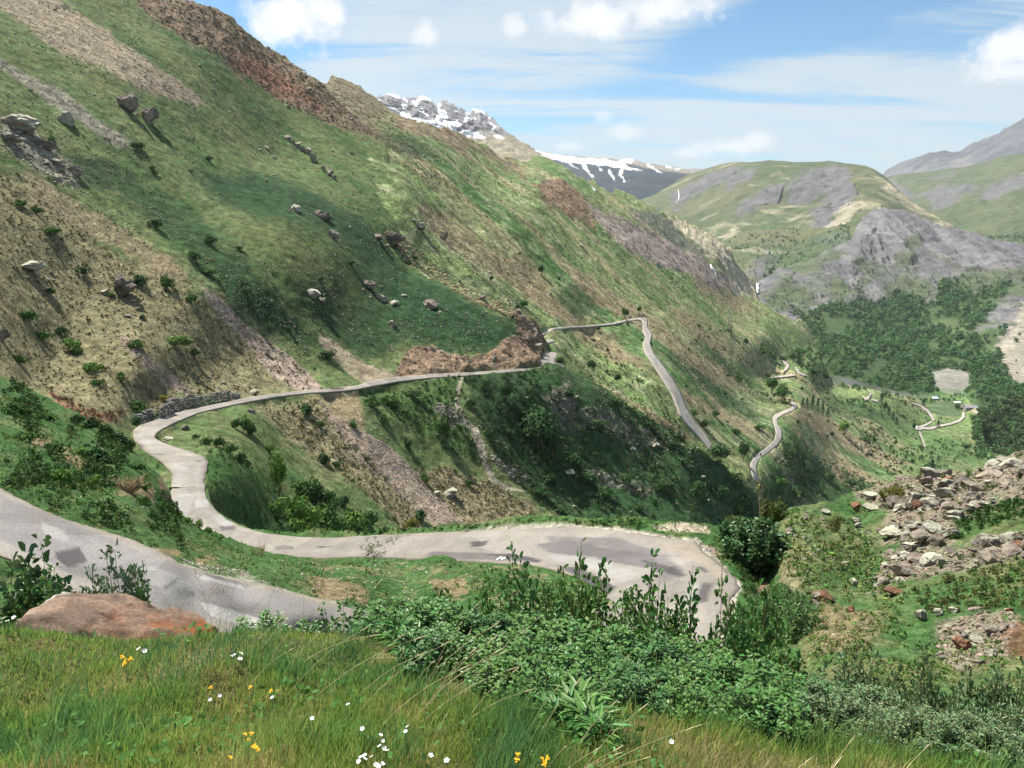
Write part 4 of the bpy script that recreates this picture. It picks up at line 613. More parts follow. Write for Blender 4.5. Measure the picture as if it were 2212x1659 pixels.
# ---- boulders one can point to
put_rock(L3, 66, 588, 74, 34, 'flat pale boulder with yellow lichen lying on the dry slope', M_pale, big=True, sink=.2)
put_rock(L3, 268, 640, 80, 66, 'big dark boulder with lichened top on the dry slope', M_dark, big=True, sink=.2)
put_rock(L3, 228, 634, 20, 16, 'small block beside the big dark boulder', M_rock)
put_rock(L3, 575, 758, 22, 24, 'lone pinkish boulder stopped in the bare slide above the road', M_knoll)
put_rock(L3, 278, 236, 56, 62, 'large dark rock knob with grassy top high on the slope', M_dark, 'outcrop', big=True, sink=.25, cat='outcrop')
put_rock(L3, 325, 262, 42, 58, 'dark rock knob just below the large grassy knob', M_dark, 'outcrop', big=True, sink=.25, cat='outcrop')
put_rock(L3, 720, 519, 30, 26, 'single grey boulder on the dark green spur', M_rock, sink=.15)
put_rock(L3, 148, 266, 40, 40, 'pale slab leaning out of the grass above the rock outcrop', M_pale, sink=.3)
put_rock(L3, 54, 284, 78, 52, 'broad pale outcrop at the left of the slope', M_rock, 'outcrop', big=True, cat='outcrop')
put_rock(L3, 101, 325, 40, 38, 'dark block below the broad pale outcrop', M_dark, big=True)
put_rock(L3, 164, 374, 30, 30, 'round dark boulder with a long shadow under the outcrop', M_dark, sink=.2)
put_rock(L3, 120, 350, 24, 18, 'blocky stone between the dark block and the round boulder', M_rock)
put_rock(L3, 24, 308, 60, 40, 'crumbling rock face under the broad pale outcrop', M_rock, 'outcrop', big=True, cat='outcrop')
put_rock(L3, 852, 530, 60, 44, 'dark rock face on the crest of the green spur', M_dark, 'outcrop', big=True, cat='outcrop', sink=.25)
put_rock(L3, 815, 512, 28, 22, 'dark block uphill of the rock face on the spur crest', M_dark)
put_rock(L4, 962, 530, 13, 27, 'thin standing rock spire beyond the spur crest', M_rock, 'rock_spire', sink=.12, cat='rock spire')
put_rock(L4, 911, 505, 24, 28, 'stubby rock tooth beyond the spur crest', M_rock, 'rock_spire', sink=.15, cat='rock spire')
put_rock(L3, 930, 660, 42, 24, 'low brown rock pair in the middle of the dark spur', M_dark, 'outcrop', cat='outcrop')
put_rock(L3, 797, 620, 46, 30, 'biggest rock of the broken cluster on the dark spur', M_dark, 'outcrop', big=True, cat='outcrop')
put_rock(L3, 822, 640, 34, 20, 'lower rock of the broken cluster on the dark spur', M_rock)
put_rock(L3, 850, 652, 26, 15, 'last small rock of the broken cluster on the dark spur', M_rock)
put_rock(L3, 640, 460, 32, 19, 'flat rock group on the upper green slope of the spur', M_rock)
put_rock(L3, 697, 468, 46, 26, 'long broken rock beside the flat group on the spur', M_dark, big=True)
put_rock(L3, 677, 640, 34, 30, 'brown boulder at the edge of the dry patch on the spur', M_rock)
put_rock(L3, 695, 652, 18, 16, 'small boulder touching the brown one on the spur', M_rock)
put_rock(L3, 850, 702, 22, 20, 'grey boulder low on the dark spur above the road cut', M_rock)
put_rock(L3, 1365, 975, 17, 19, 'upright grey boulder low on the shaded flank', M_rock)
put_rock(L3, 972, 1064, 38, 26, 'pale square block beside the pink scree below the road', M_pale, sink=.2)
put_rock(L3, 944, 1058, 18, 16, 'pale block just left of the square one by the scree', M_pale)
put_rock(L3, 543, 896, 20, 15, 'dark stone on the green slope under the road wall', M_dark)
put_rock(L3, 402, 918, 20, 18, 'dark cracked stone inside the road bend', M_dark)
put_rock(L3, 364, 936, 28, 12, 'low pale slab at the inner edge of the road bend', M_pale)
put_rock(L1, 263, 957, 21, 13, 'smooth pale boulder on the bank left of the road bend', M_pale)
put_rock(L3, 547, 842, 24, 18, 'grey boulder at the end of the stone wall by the road', M_rock, sink=.15)
put_rock(L3, 484, 822, 17, 12, 'pale stone on the slope above the stone wall', M_pale)
put_rock(L3, 583, 1079, 14, 12, 'white stone in front of the thicket below the road', M_pale)
put_rock(L3, 5, 740, 44, 50, 'dark overhanging rock at the left edge of the picture', M_dark, 'outcrop', big=True, cat='outcrop')
for i, (u, v, w, h) in enumerate([(622, 303, 16, 20), (634, 312, 14, 16), (645, 318, 16, 18), (655, 327, 14, 20), (667, 332, 14, 24), (676, 344, 18, 24), (700, 366, 14, 16), (712, 374, 18, 16), (722, 382, 12, 12)]):
    put_rock(L3, u, v, w, h, 'jagged rock in the row of teeth across the upper green slope', M_rock, 'rock_tooth', 'row of jagged rocks on the upper slope', sink=.2, cat='rock')
for i, (u, v, w, h) in enumerate([(1120, 682, 16, 24), (1130, 696, 18, 26), (1142, 712, 20, 28), (1152, 728, 20, 28), (1158, 746, 18, 28), (1163, 768, 18, 30), (1140, 744, 18, 22), (1066, 786, 18, 20), (1012, 790, 14, 14), (950, 762, 24, 16), (936, 758, 14, 16)]):
    put_rock(L3, u, v, w, h, 'reddish crag in the blasted rock face where the road rounds the spur', M_knoll, 'crag', 'crags of the road cut', sink=.35, cat='crag')
# ---- scattered boulders, each its own thing
def scatter(L, poly, n, rng, sel=None, tries=40):
    P = np.asarray(poly, float); out = np.zeros((0, 2))
    for _ in range(tries):
        q = np.stack([rng.uniform(P[:, 0].min(), P[:, 0].max(), n*3), rng.uniform(P[:, 1].min(), P[:, 1].max(), n*3)], -1)
        k = (poly_sd(poly, q[:, 0], q[:, 1]) < 0) & (q[:, 0] > L.u0+4) & (q[:, 0] < L.u1-4)
        k &= visible(L, q[:, 0], q[:, 1]) & (L.flat(q[:, 0], q[:, 1]) > .9)
        if sel is not None: k &= rng.random(len(q)) < sel(q[:, 0], q[:, 1])
        out = np.concatenate([out, q[k]])
        if len(out) >= n: break
    return out[:n]
zones = [(L3, redcrest, 46, 6, 'angular brown boulder in the reddish boulder field under the crest', M_knoll, 'boulders of the reddish crest'), (L3, screeA, 14, 6, 'pink stone lying in the long scree run high on the slope', M_knoll, 'stones of the high scree run'),
    (L3, [(150, 20), (420, 80), (700, 270), (860, 330), (840, 460), (560, 330), (300, 180), (100, 40)], 44, 6, 'pale boulder strewn on the grassy upper slope', M_pale, 'pale boulders on the upper slope'), (L3, tanD, 40, 6, 'weathered stone on the dry tussock slope above the road', M_rock, 'stones on the dry slope'), (L3, dark2, 24, 6, 'grey stone on the dark green side of the spur', M_rock, 'stones on the spur'),
    (L3, dkL, 30, 8, 'grey boulder among bushes on the shaded flank below the road', M_rock, 'boulders on the shaded flank'), (L4, [(860, 300), (1150, 400), (1500, 700), (1600, 900), (1300, 760), (1180, 690), (900, 560)], 70, 5, 'tiny pale boulder on the far slope beyond the spur', M_rock, 'boulders on the far slope'), (L4, [(880, 470), (960, 500), (1020, 600), (1130, 670), (1100, 690), (900, 590)], 24, 9, 'sunlit tan rock in the broken strip behind the spur', M_knoll, 'rocks of the sunlit strip'), (L3, outcropA, 12, 12, 'broken block around the pale outcrop on the left', M_rock, 'blocks at the left outcrop')]
for L, poly, n, px, label, m, g in zones:
    for u, v in scatter(L, poly, n, RNG):
        w = px*(.6+RNG.pareto(3.)*1.1); w = min(w, px*3.2); put_rock(L, u, v, w, w*random.uniform(.5, .85), label, m, group=g)
# ---- rubble: stones nobody could count
def rubble(name, jobs, m, sub=1, seed=0):
    r = np.random.default_rng(seed); VV, FF, CC, o = [], [], [], 0
    protos = [rock_np(300+seed+i, sub, 9, .05) for i in range(4)]
    for L, poly, n, lo, hi, col, sel in jobs:
        q = scatter(L, poly, n, r, sel)
        if not len(q): continue
        p, t = L.surf(q[:, 0], q[:, 1]); s = (lo+(hi-lo)*r.random(len(q))**2.5)*t/FPX/2
        for k in range(4):
            i = np.arange(k, len(q), 4); sc = s[i, None]*np.stack([r.uniform(.8, 1.3, len(i)), r.uniform(.7, 1.1, len(i)), r.uniform(.5, .95, len(i))], -1)
            c = np.asarray(col)*r.uniform(.55, 1.25, (len(i), 1))*r.uniform(.94, 1.06, (len(i), 3))
            V, F, C = instance_np(protos[k][0], protos[k][1], p[i]+np.array([0, 0, 1])*(sc[:, 2:]*.2), sc, rotz(r.uniform(0, 6.28, len(i))), None, c)
            VV.append(V); FF.append(F[0]+o); CC.append(C); o += len(V)
    return link(name, np_mesh(name, np.concatenate(VV), np.concatenate(FF), m, np.concatenate(CC), smooth=False), kind='stuff')
M_rub = mat_ground('loose_stone', .9, 5., .5, .15, .3)
ALL3 = [(0, 0), (385, 0), (690, 178), (850, 300), (885, 570), (1160, 740), (1620, 1050), (1500, 1120), (480, 1120), (0, 800)]
patchy3 = lambda u, v: sst(-.1, .5, fbm(L3_base(u, v)/14., 3, 301))
def L3_base(u, v): return rays(u, v)*L3.t(u, v)[..., None]
def L4_base(u, v): return rays(u, v)*L4.t(u, v)[..., None]
patchy4 = lambda u, v: sst(0, .45, fbm(aniso(L4_base(u, v), 22, 60), 3, 303))
rubble('rubble', [(L3, redcrest, 2600, 2., 8., BROWN, None), (L3, redcore, 200, 2, 6, RUST, None), (L3, screeA, 1300, 1.5, 4.5, (.30, .24, .21), None), (L3, screeB, 800, 1.5, 4, (.30, .27, .24), None), (L3, tanC, 900, 1.6, 4.2, (.31, .25, .18), None), (L3, tanD, 8000, 2., 6., (.25, .20, .14), None), (L3, slideD, 220, 1.4, 4, SCREE, None), (L3, slideE, 260, 1.4, 4, SCREE, None),
    (L3, screeH, 3200, 1.8, 5., (.33, .26, .23), None), (L3, tanI, 1500, 1.8, 5.5, (.34, .27, .18), None), (L3, tanJ, 1700, 1.8, 4.5, (.32, .25, .18), None), (L3, cut, 900, 2, 7, (.25, .18, .125), None), (L3, nose, 380, 2, 8, BROWN, None), (L3, outcropA, 420, 2, 9, GREYB, None), (L3, ALL3, 7500, 1.8, 5.5, (.27, .25, .19), patchy3), (L3, spurrock, 500, 2, 8, (.31, .24, .155), None), (L3, pathpoly, 260, 1.2, 4, (.36, .33, .28), None)]
    +[(L3, q, 260, 2, 7, (.24, .22, .19), None) for q in rocksR]+BASES, M_rub, 1, 1)
rubble('scattered_rubble', [(L4, [(870, 300), (1150, 380), (1420, 470), (1600, 640), (1740, 760), (1960, 1000), (1700, 1100), (1250, 820), (1160, 700), (890, 570)], 9000, 1.3, 4.2, (.35, .31, .225), patchy4), (L4, rb1, 300, 1.5, 5, (.27, .17, .12), None), (L4, [(700, 190), (800, 220), (900, 300), (860, 340), (780, 280), (720, 230)], 500, 1.5, 6, BROWN, None), (L4, [(730, 230), (880, 320), (1000, 420), (920, 400), (850, 340)], 700, 1.5, 6, BROWN, None), (L4, spurrock, 700, 2, 8, (.33, .26, .17), None)]
    +[(L4, q, 420, 1.4, 4.5, (.33, .27, .19), None) for q in br4[1:]], M_rub, 1, 2)
# ---- the rocky knoll on the right
kn = 0
for u, v, w, h, m, lab in [(2008, 1030, 46, 26, M_knoll, 'long flat-topped slab standing out on the crest of the knoll'), (1880, 1085, 34, 22, M_pale, 'pale block at the left end of the knoll crest'), (1975, 1085, 36, 20, M_pale, 'pale flat stone right of the yellow green bush'), (2075, 1050, 40, 28, M_knoll, 'bulky tan rock behind the flat slab'), (2050, 1045, 30, 18, M_rust, 'rust coloured rock near the top of the knoll'), (1976, 1102, 28, 26, M_rust, 'orange faced block in the middle of the rockfall'),
    (1850, 1098, 30, 16, M_rust, 'orange tinted stone low on the left of the crest'), (1880, 1106, 36, 20, M_rock, 'grey rock below the pale block on the knoll'), (2048, 1118, 32, 26, M_knoll, 'pointed orange veined block in the rockfall'), (2095, 1092, 48, 34, M_knoll, 'tall fractured rock at the right of the rockfall'), (1975, 1152, 52, 34, M_rock, 'big grey angular rock in the centre of the knoll'), (1925, 1162, 46, 22, M_pale, 'pale rounded slab at the left of the big grey rock'), (1965, 1192, 42, 18, M_rock, 'dark undercut stone below the big grey rock'), (2150, 1200, 60, 26, M_knoll, 'long slab in the lower band of rocks'), (2195, 1190, 46, 30, M_rust, 'rusty slab at the right edge of the lower band'), (1858, 1160, 14, 16, M_pale, 'small upright pale stone standing alone in the grass'),
    (1852, 1128, 22, 12, M_pale, 'upper stone of the small pile left of the rockfall'), (1854, 1138, 24, 14, M_pale, 'lower stone of the small pile left of the rockfall'), (1843, 1260, 20, 24, M_pale, 'white edged block at the foot of the rockfall'), (1895, 1250, 24, 20, M_pale, 'squat pale block where the rockfall ends'), (1930, 1278, 60, 20, M_rust, 'long pink stone at the lower tip of the rockfall'), (1838, 1318, 18, 16, M_rust, 'small dark red stone on the bare soil'), (1822, 1225, 14, 10, M_pale, 'flat white stone in the grass left of the rockfall'), (2078, 1396, 44, 34, M_rust, 'orange slab leaning on grey stones at the lower right'), (2105, 1385, 40, 24, M_rock, 'blue grey stone behind the leaning orange slab'), (1990, 1335, 26, 32, M_pale, 'pale oval boulder standing in tall grass'), (2030, 1330, 24, 18, M_pale, 'white stone right of the pale oval boulder'), (2140, 1370, 40, 22, M_knoll, 'flat tan stone at the lower right of the knoll'), (2060, 1330, 26, 16, M_pale, 'pale stone above the leaning orange slab'), (2110, 1325, 34, 18, M_knoll, 'tan stone in the grass near the right edge'), (1760, 1300, 16, 36, M_rock, 'grey rock ledge on the left brow of the knoll')]:
    put_rock(LR, u, v, w*1.1, h*1.15, lab, m, 'rock', sink=.18, big=w > 40, cat='rock')
for poly, n, px, lab, g in [(rockR[0], 190, 19, 'angular stone among many in the rockfall on the knoll', 'stones of the knoll rockfall'), (rockR[1], 70, 19, 'flat stone in the lower rock band of the knoll', 'stones of the lower rock band'), (rockR[2], 34, 20, 'stone in the heap at the lower right of the knoll', 'stones of the lower heap'), ([(1700, 1120), (1760, 1100), (1800, 1110), (1790, 1150), (1740, 1170), (1700, 1180)], 26, 9, 'small pale stone on the left brow of the knoll', 'stones on the brow'), ([(1740, 1260), (1790, 1280), (1800, 1330), (1760, 1340), (1740, 1300)], 16, 9, 'small stone on the bare left flank of the knoll', 'stones on the bare flank')]:
    for u, v in scatter(LR, poly, n, RNG):
        w = px*(.45+RNG.pareto(2.)*.9); w = min(w, 62); put_rock(LR, u, v, w, w*random.uniform(.45, .8), lab, random.choice((M_knoll, M_knoll, M_knoll, M_rock, M_rust) if RNG.random() < .12 else (M_knoll, M_rock)), 'rock', g, sink=.22, cat='rock')
rubble('stone_rubble', [(LR, rockR[0], 2200, 3, 12, (.23, .185, .148), None), (LR, rockR[1], 900, 3, 12, (.23, .185, .148), None), (LR, rockR[2], 500, 4, 18, (.23, .185, .145), None), (LR, [(1690, 1110), (1900, 1080), (1900, 1350), (1760, 1400), (1720, 1250)], 420, 2, 8, (.26, .23, .185), lambda u, v: sst(0, .5, fbm(np.stack([u/40, v/40, u*0], -1), 3, 311))), (L2, [(1180, 1135), (1327, 1140), (1402, 1150), (1510, 1165), (1560, 1215), (1540, 1215), (1490, 1180), (1400, 1162), (1327, 1150)], 700, 1.5, 6, (.34, .31, .27), None), (L2, [(1410, 1132), (1460, 1128), (1530, 1136), (1535, 1148), (1470, 1146), (1415, 1142)], 200, 2, 6, (.4, .36, .29), None), (L2, ditch, 60, 3, 9, (.26, .2, .15), None),
    (L1, [(0, 1046), (153, 1116), (383, 1205), (575, 1256), (760, 1308), (760, 1322), (575, 1272), (383, 1222), (153, 1132), (0, 1062)], 700, 1.5, 6, (.34, .31, .27), None), (L1, [(560, 1210), (1000, 1230), (1060, 1290), (900, 1340), (700, 1290)], 260, 2, 8, (.36, .32, .26), lambda u, v: sst(0, .5, fbm(np.stack([u/60, v/40, u*0], -1), 3, 313))), (L1, [(0, 830), (200, 930), (360, 1080), (380, 1180), (100, 1060), (0, 1000)], 120, 2, 9, (.33, .29, .24), None)], M_rub, 2, 3)
# ================================================================== plants
M_leaf = mat_leaf('leaf'); M_far = mat_leaf('far_foliage', .8, .15, .1); M_bark = mat_plain('bark', (.12, .085, .06), .9, .1, var=.4, s=9.); M_straw = mat_leaf('straw', .7, .2, .2)
def crown_np(seed, n, size, lobes=8, flat=.8, tall=1., base=(.045, .085, .028), var=.35, spread=.62):
    """leaf clumps spread over and through a few overlapping lobes; unit radius, standing on z=0"""
    r = np.random.default_rng(seed); c = r.normal(size=(lobes, 3)); c /= np.linalg.norm(c, axis=1)[:, None]; c *= r.uniform(.25, spread, (lobes, 1))*np.array([1, r.uniform(.6, 1.1), 1]); c[:, 2] = np.abs(c[:, 2])*flat*tall+.45*flat*tall; rad = r.uniform(.2, .5, lobes)
    k = r.integers(0, lobes, n); d = r.normal(size=(n, 3)); d /= np.linalg.norm(d, axis=1)[:, None]; rr = rad[k]*r.uniform(.55, 1.12, n)**.6
    P = c[k]+d*rr[:, None]*np.array([1, 1, flat*tall**.5]); P[:, 2] = np.maximum(P[:, 2], .03)
    nrm = d+r.normal(size=(n, 3))*.55; nrm[:, 2] += .25; nrm /= np.linalg.norm(nrm, axis=1)[:, None]
    a = np.cross(nrm, r.normal(size=(n, 3))); a /= np.linalg.norm(a, axis=1)[:, None]; b = np.cross(nrm, a); s = size*r.uniform(.6, 1.35, (n, 1))
    V = np.stack([P-a*s, P-b*s*.62+nrm*s*.1, P+a*s, P+b*s*.62-nrm*s*.15], 1).reshape(-1, 3); F = np.arange(4*n).reshape(n, 4)
    lob = r.uniform(.75, 1.25, lobes)[k]; C = np.asarray(base)*(lob*r.uniform(1-var, 1+var, n))[:, None]*r.uniform(.93, 1.07, (n, 3)); C[:, 0] *= r.uniform(.8, 1.35, n)
    return V, F, np.repeat(C, 4, 0)
def tube_np(paths, sides=5):
    """paths: list of (points (k,3), radii (k,))"""
    VV, FF, o = [], [], 0; a = np.linspace(0, 2*np.pi, sides, endpoint=False)
    for P, R in paths:
        P = np.asarray(P, float); R = np.asarray(R, float); T = np.gradient(P, axis=0); T /= np.linalg.norm(T, axis=1)[:, None]+1e-9
        ref = np.where(np.abs(T[:, 2:3]) > .9, np.array([[1., 0, 0]]), np.array([[0, 0, 1.]])); A = np.cross(T, ref); A /= np.linalg.norm(A, axis=1)[:, None]; B = np.cross(T, A)
        ring = P[:, None]+R[:, None, None]*(np.cos(a)[None, :, None]*A[:, None]+np.sin(a)[None, :, None]*B[:, None]); n = len(P); VV.append(ring.reshape(-1, 3))
        i = np.arange(n*sides).reshape(n, sides)+o; j = np.roll(i, -1, 1); FF.append(np.stack([i[:-1], j[:-1], j[1:], i[1:]], -1).reshape(-1, 4)); o += n*sides
    return np.concatenate(VV), np.concatenate(FF)
def trunk_np(seed, h=.75, r0=.06, limbs=6):
    r = np.random.default_rng(seed); k = np.linspace(0, 1, 6); main = np.stack([.06*np.sin(k*3+seed), .06*np.cos(k*2.2+seed)-.06, k*h], -1); paths = [(main, r0*(1-.75*k))]
    for i in range(limbs):
        a = r.uniform(0, 6.28); z = r.uniform(.25, .8); b = main[int(z*5)]; q = np.linspace(0, 1, 4)[:, None]; d = np.array([math.cos(a), math.sin(a), r.uniform(.5, 1.)])*r.uniform(.3, .5)
        paths.append((b+q*d+np.array([0, 0, .08])*q**2, r0*.45*(1-.8*q[:, 0])))
    return tube_np(paths)
def conifer_np(seed, n=420, base=(.028, .055, .026)):
    r = np.random.default_rng(seed); z = r.random(n)**.8*1.9+.1; rad = (.48*(1-z/2.05)+.03)*r.uniform(.6, 1.1, n); a = r.uniform(0, 6.28, n); P = np.stack([np.cos(a)*rad, np.sin(a)*rad, z-.25*rad], -1)
    d = np.stack([np.cos(a), np.sin(a), np.full(n, -.35)], -1); d /= np.linalg.norm(d, axis=1)[:, None]; t = np.stack([-np.sin(a), np.cos(a), np.zeros(n)], -1)+r.normal(size=(n, 3))*.25; s = r.uniform(.06, .13, (n, 1))
    V = np.stack([P-d*s, P-t*s*.5, P+d*s*1.1, P+t*s*.5], 1).reshape(-1, 3); C = np.asarray(base)*r.uniform(.6, 1.4, (n, 1))*r.uniform(.95, 1.05, (n, 3)); return V, np.arange(4*n).reshape(n, 4), np.repeat(C, 4, 0)
GREENS = {'dark': (.040, .092, .032), 'mid': (.055, .125, .032), 'bright': (.10, .20, .04), 'yellow': (.15, .15, .025), 'grey': (.075, .10, .055)}
CROWN = {k: [np_mesh('bush', *crown_np(500+i+7*len(k), 620, .10, 11, .85, 1., c, .35, .8)[:2], M_far, crown_np(500+i+7*len(k), 620, .10, 11, .85, 1., c, .35, .8)[2]) for i in range(4)] for k, c in GREENS.items()}
TREEC = {k: [np_mesh('crown', *(lambda q: (q[0]*np.array([1, 1, 1.])+np.array([0, 0, .35]), q[1]))(crown_np(600+i, 1500, .075, 13, 1., 1.25, GREENS[k])), M_far, crown_np(600+i, 1500, .075, 13, 1., 1.25, GREENS[k])[2]) for i in range(2)] for k in ('dark', 'mid', 'bright')}
TRUNK = [np_mesh('trunk', *trunk_np(650+i), M_bark) for i in range(2)]
CONI = [np_mesh('crown', *conifer_np(660+i)[:2], M_far, conifer_np(660+i)[2]) for i in range(2)]
CTRUNK = np_mesh('trunk', *tube_np([(np.array([[0, 0, 0], [0, 0, .6], [0, 0, 1.8]]), np.array([.05, .04, .01]))]), M_bark)
def put_bush(L, u, v, w, h, label, kind='mid', name='bush', group=None, cat='bush'):
    p, t = L.surf(np.array([float(u)]), np.array([float(v)])); s = t[0]/FPX
    o = link(name, random.choice(CROWN[kind]), None, label=label, category=cat, group=group); o.location = p[0]-np.array([0, 0, .06*h*s]); o.rotation_euler = (0, 0, random.uniform(0, 6.28)); a_ = random.uniform(.75, 1.3); o.scale = (w*s/1.75*a_, w*s/1.75/a_, h*s/1.35*random.uniform(.85, 1.2)); o.rotation_euler = (random.uniform(-.2, .2), random.uniform(-.1, .35), random.uniform(0, 6.28)); return o
def put_tree(L, u, v, w, h, label, kind='dark', name='tree', group=None, conifer=False, cat='tree'):
    p, t = L.surf(np.array([float(u)]), np.array([float(v)])); s = t[0]/FPX
    r = empty(name, p[0]-np.array([0, 0, .02*h*s]), random.uniform(0, 6.28), label=label, category=cat, group=group)
    if conifer: r.scale = (w*s, w*s, h*s/2.); link('crown', random.choice(CONI), r); link('trunk', CTRUNK, r)
    else: r.scale = (w*s/1.8, w*s/1.8, h*s/1.95); link('crown', random.choice(TREEC[kind]), r); link('trunk', random.choice(TRUNK), r)
    return r
# ---- trees one can point to
put_tree(L3, 956, 942, 42, 52, 'round dark tree standing alone below the road', 'mid')
put_tree(L3, 1168, 968, 104, 112, 'large spreading dark tree in the middle of the shaded flank', 'dark')
put_tree(L3, 1190, 985, 60, 60, 'bushy dark tree at the foot of the large spreading tree', 'dark')
put_tree(L3, 1093, 862, 34, 44, 'slim dark tree just below the road on the shaded flank', 'dark')
put_tree(L4, 1664, 852, 42, 40, 'dense tree on the left of the two beside the lower road hairpin', 'mid')
put_tree(L4, 1690, 872, 42, 42, 'dense tree touching the road hairpin on its right', 'mid')
put_tree(L4, 1606, 1000, 30, 50, 'tall dark tree left of the lower road', 'dark')
put_tree(L3, 1553, 1002, 58, 46, 'broad dark tree on the crest of the shaded flank', 'dark')
put_tree(L4, 1349, 690, 22, 26, 'round tree above the far road near its bend', 'mid')
put_tree(L4, 1169, 590, 19, 24, 'dark tree alone on the far slope beyond the spur', 'dark')
put_tree(L4, 1823, 940, 30, 34, 'pale green tree on the tan strip above the valley', 'bright')
put_tree(L4, 1381, 683, 13, 18, 'small upright tree left of the far road bend', 'mid')
put_tree(L3, 606, 1062, 52, 112, 'tall bright leafy tree at the left of the thicket', 'bright')
for u, v, w, h in [(1742, 890, 13, 28), (1754, 888, 14, 34), (1765, 888, 13, 30), (1776, 892, 14, 26), (1788, 900, 13, 22), (1733, 884, 12, 22)]:
    put_tree(L4, u, v, w, h, 'dark conifer in the clump right of the road hairpin', name='conifer', group='conifers right of the hairpin', conifer=True, cat='conifer')
for u, v, w, h in [(1903, 880, 13, 34), (1911, 890, 12, 24), (1919, 900, 12, 22), (1928, 912, 11, 20), (1936, 920, 10, 16), (1578, 722, 7, 15), (1611, 746, 12, 22), (1511, 736, 6, 14), (1724, 786, 11, 24), (1973, 930, 12, 18), (2026, 924, 11, 18), (1935, 960, 9, 14), (2068, 888, 16, 17), (1994, 876, 13, 15), (2085, 974, 13, 15), (2012, 1018, 20, 26)]:
    put_tree(L4, u, v, w, h, 'small dark tree standing on the valley slope', 'dark', group='scattered trees on the valley slope', conifer=random.random() < .35)
# ---- bushes one by one
TH = 'leafy bush in the thicket inside the road loop'
for u, v, w, h, k in [(626, 1108, 66, 76, 'bright'), (659, 1060, 62, 54, 'mid'), (686, 1080, 54, 62, 'dark'), (712, 1098, 50, 46, 'mid'), (671, 1130, 74, 60, 'bright'), (713, 1138, 72, 62, 'mid'), (760, 1128, 54, 52, 'bright'), (796, 1136, 46, 40, 'mid'), (640, 1140, 50, 40, 'bright'), (600, 1110, 40, 46, 'mid'), (742, 1085, 36, 30, 'dark'), (588, 1090, 30, 30, 'bright'), (735, 1145, 50, 34, 'mid')]:
    put_bush(L3, u, v, w, h, TH, k, group='bushes of the thicket')
for u, v, w, h, k in [(421, 936, 22, 16, 'dark'), (446, 942, 28, 22, 'mid'), (471, 956, 34, 28, 'dark'), (496, 968, 36, 32, 'mid'), (521, 990, 38, 36, 'dark'), (536, 998, 30, 26, 'dark'), (521, 924, 42, 42, 'mid'), (543, 932, 30, 24, 'dark'), (579, 966, 32, 18, 'mid')]:
    put_bush(L3, u, v, w, h, 'dark bush in the line running down inside the road bend', k, group='bushes inside the road bend')
for u, v, w, h, k in [(661, 884, 40, 32, 'dark'), (689, 912, 26, 18, 'dark'), (701, 985, 34, 26, 'dark'), (729, 996, 22, 18, 'dark'), (761, 922, 24, 24, 'mid'), (806, 872, 46, 30, 'mid'), (841, 864, 42, 28, 'mid'), (894, 852, 42, 24, 'dark'), (880, 952, 30, 28, 'dark'), (918, 1032, 24, 22, 'mid'), (1013, 1042, 22, 20, 'dark'), (1041, 842, 32, 26, 'dark'), (1016, 876, 26, 22, 'dark'), (1055, 944, 26, 26, 'dark'), (825, 900, 30, 20, 'mid'), (905, 1125, 40, 26, 'dark'), (890, 1138, 34, 26, 'yellow'), (795, 1000, 14, 16, 'mid')]:
    put_bush(L3, u, v, w, h, 'bush on the green slope between the road and the scree', k, group='bushes below the road')
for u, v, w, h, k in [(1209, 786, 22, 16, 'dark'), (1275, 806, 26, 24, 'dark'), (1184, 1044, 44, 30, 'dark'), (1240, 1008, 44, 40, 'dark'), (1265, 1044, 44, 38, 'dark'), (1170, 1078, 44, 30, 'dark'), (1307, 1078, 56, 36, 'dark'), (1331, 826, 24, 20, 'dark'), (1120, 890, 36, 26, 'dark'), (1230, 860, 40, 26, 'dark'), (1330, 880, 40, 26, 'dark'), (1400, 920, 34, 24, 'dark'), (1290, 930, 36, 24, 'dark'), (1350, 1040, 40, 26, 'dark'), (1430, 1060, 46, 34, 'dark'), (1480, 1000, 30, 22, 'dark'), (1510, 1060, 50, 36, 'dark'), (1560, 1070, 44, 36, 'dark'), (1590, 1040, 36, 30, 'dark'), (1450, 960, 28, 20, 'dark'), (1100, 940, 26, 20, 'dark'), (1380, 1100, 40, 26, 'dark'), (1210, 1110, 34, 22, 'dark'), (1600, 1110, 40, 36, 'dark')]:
    put_bush(L3, u, v, w, h, 'dark bush on the shaded flank of the spur', k, group='bushes on the shaded flank')
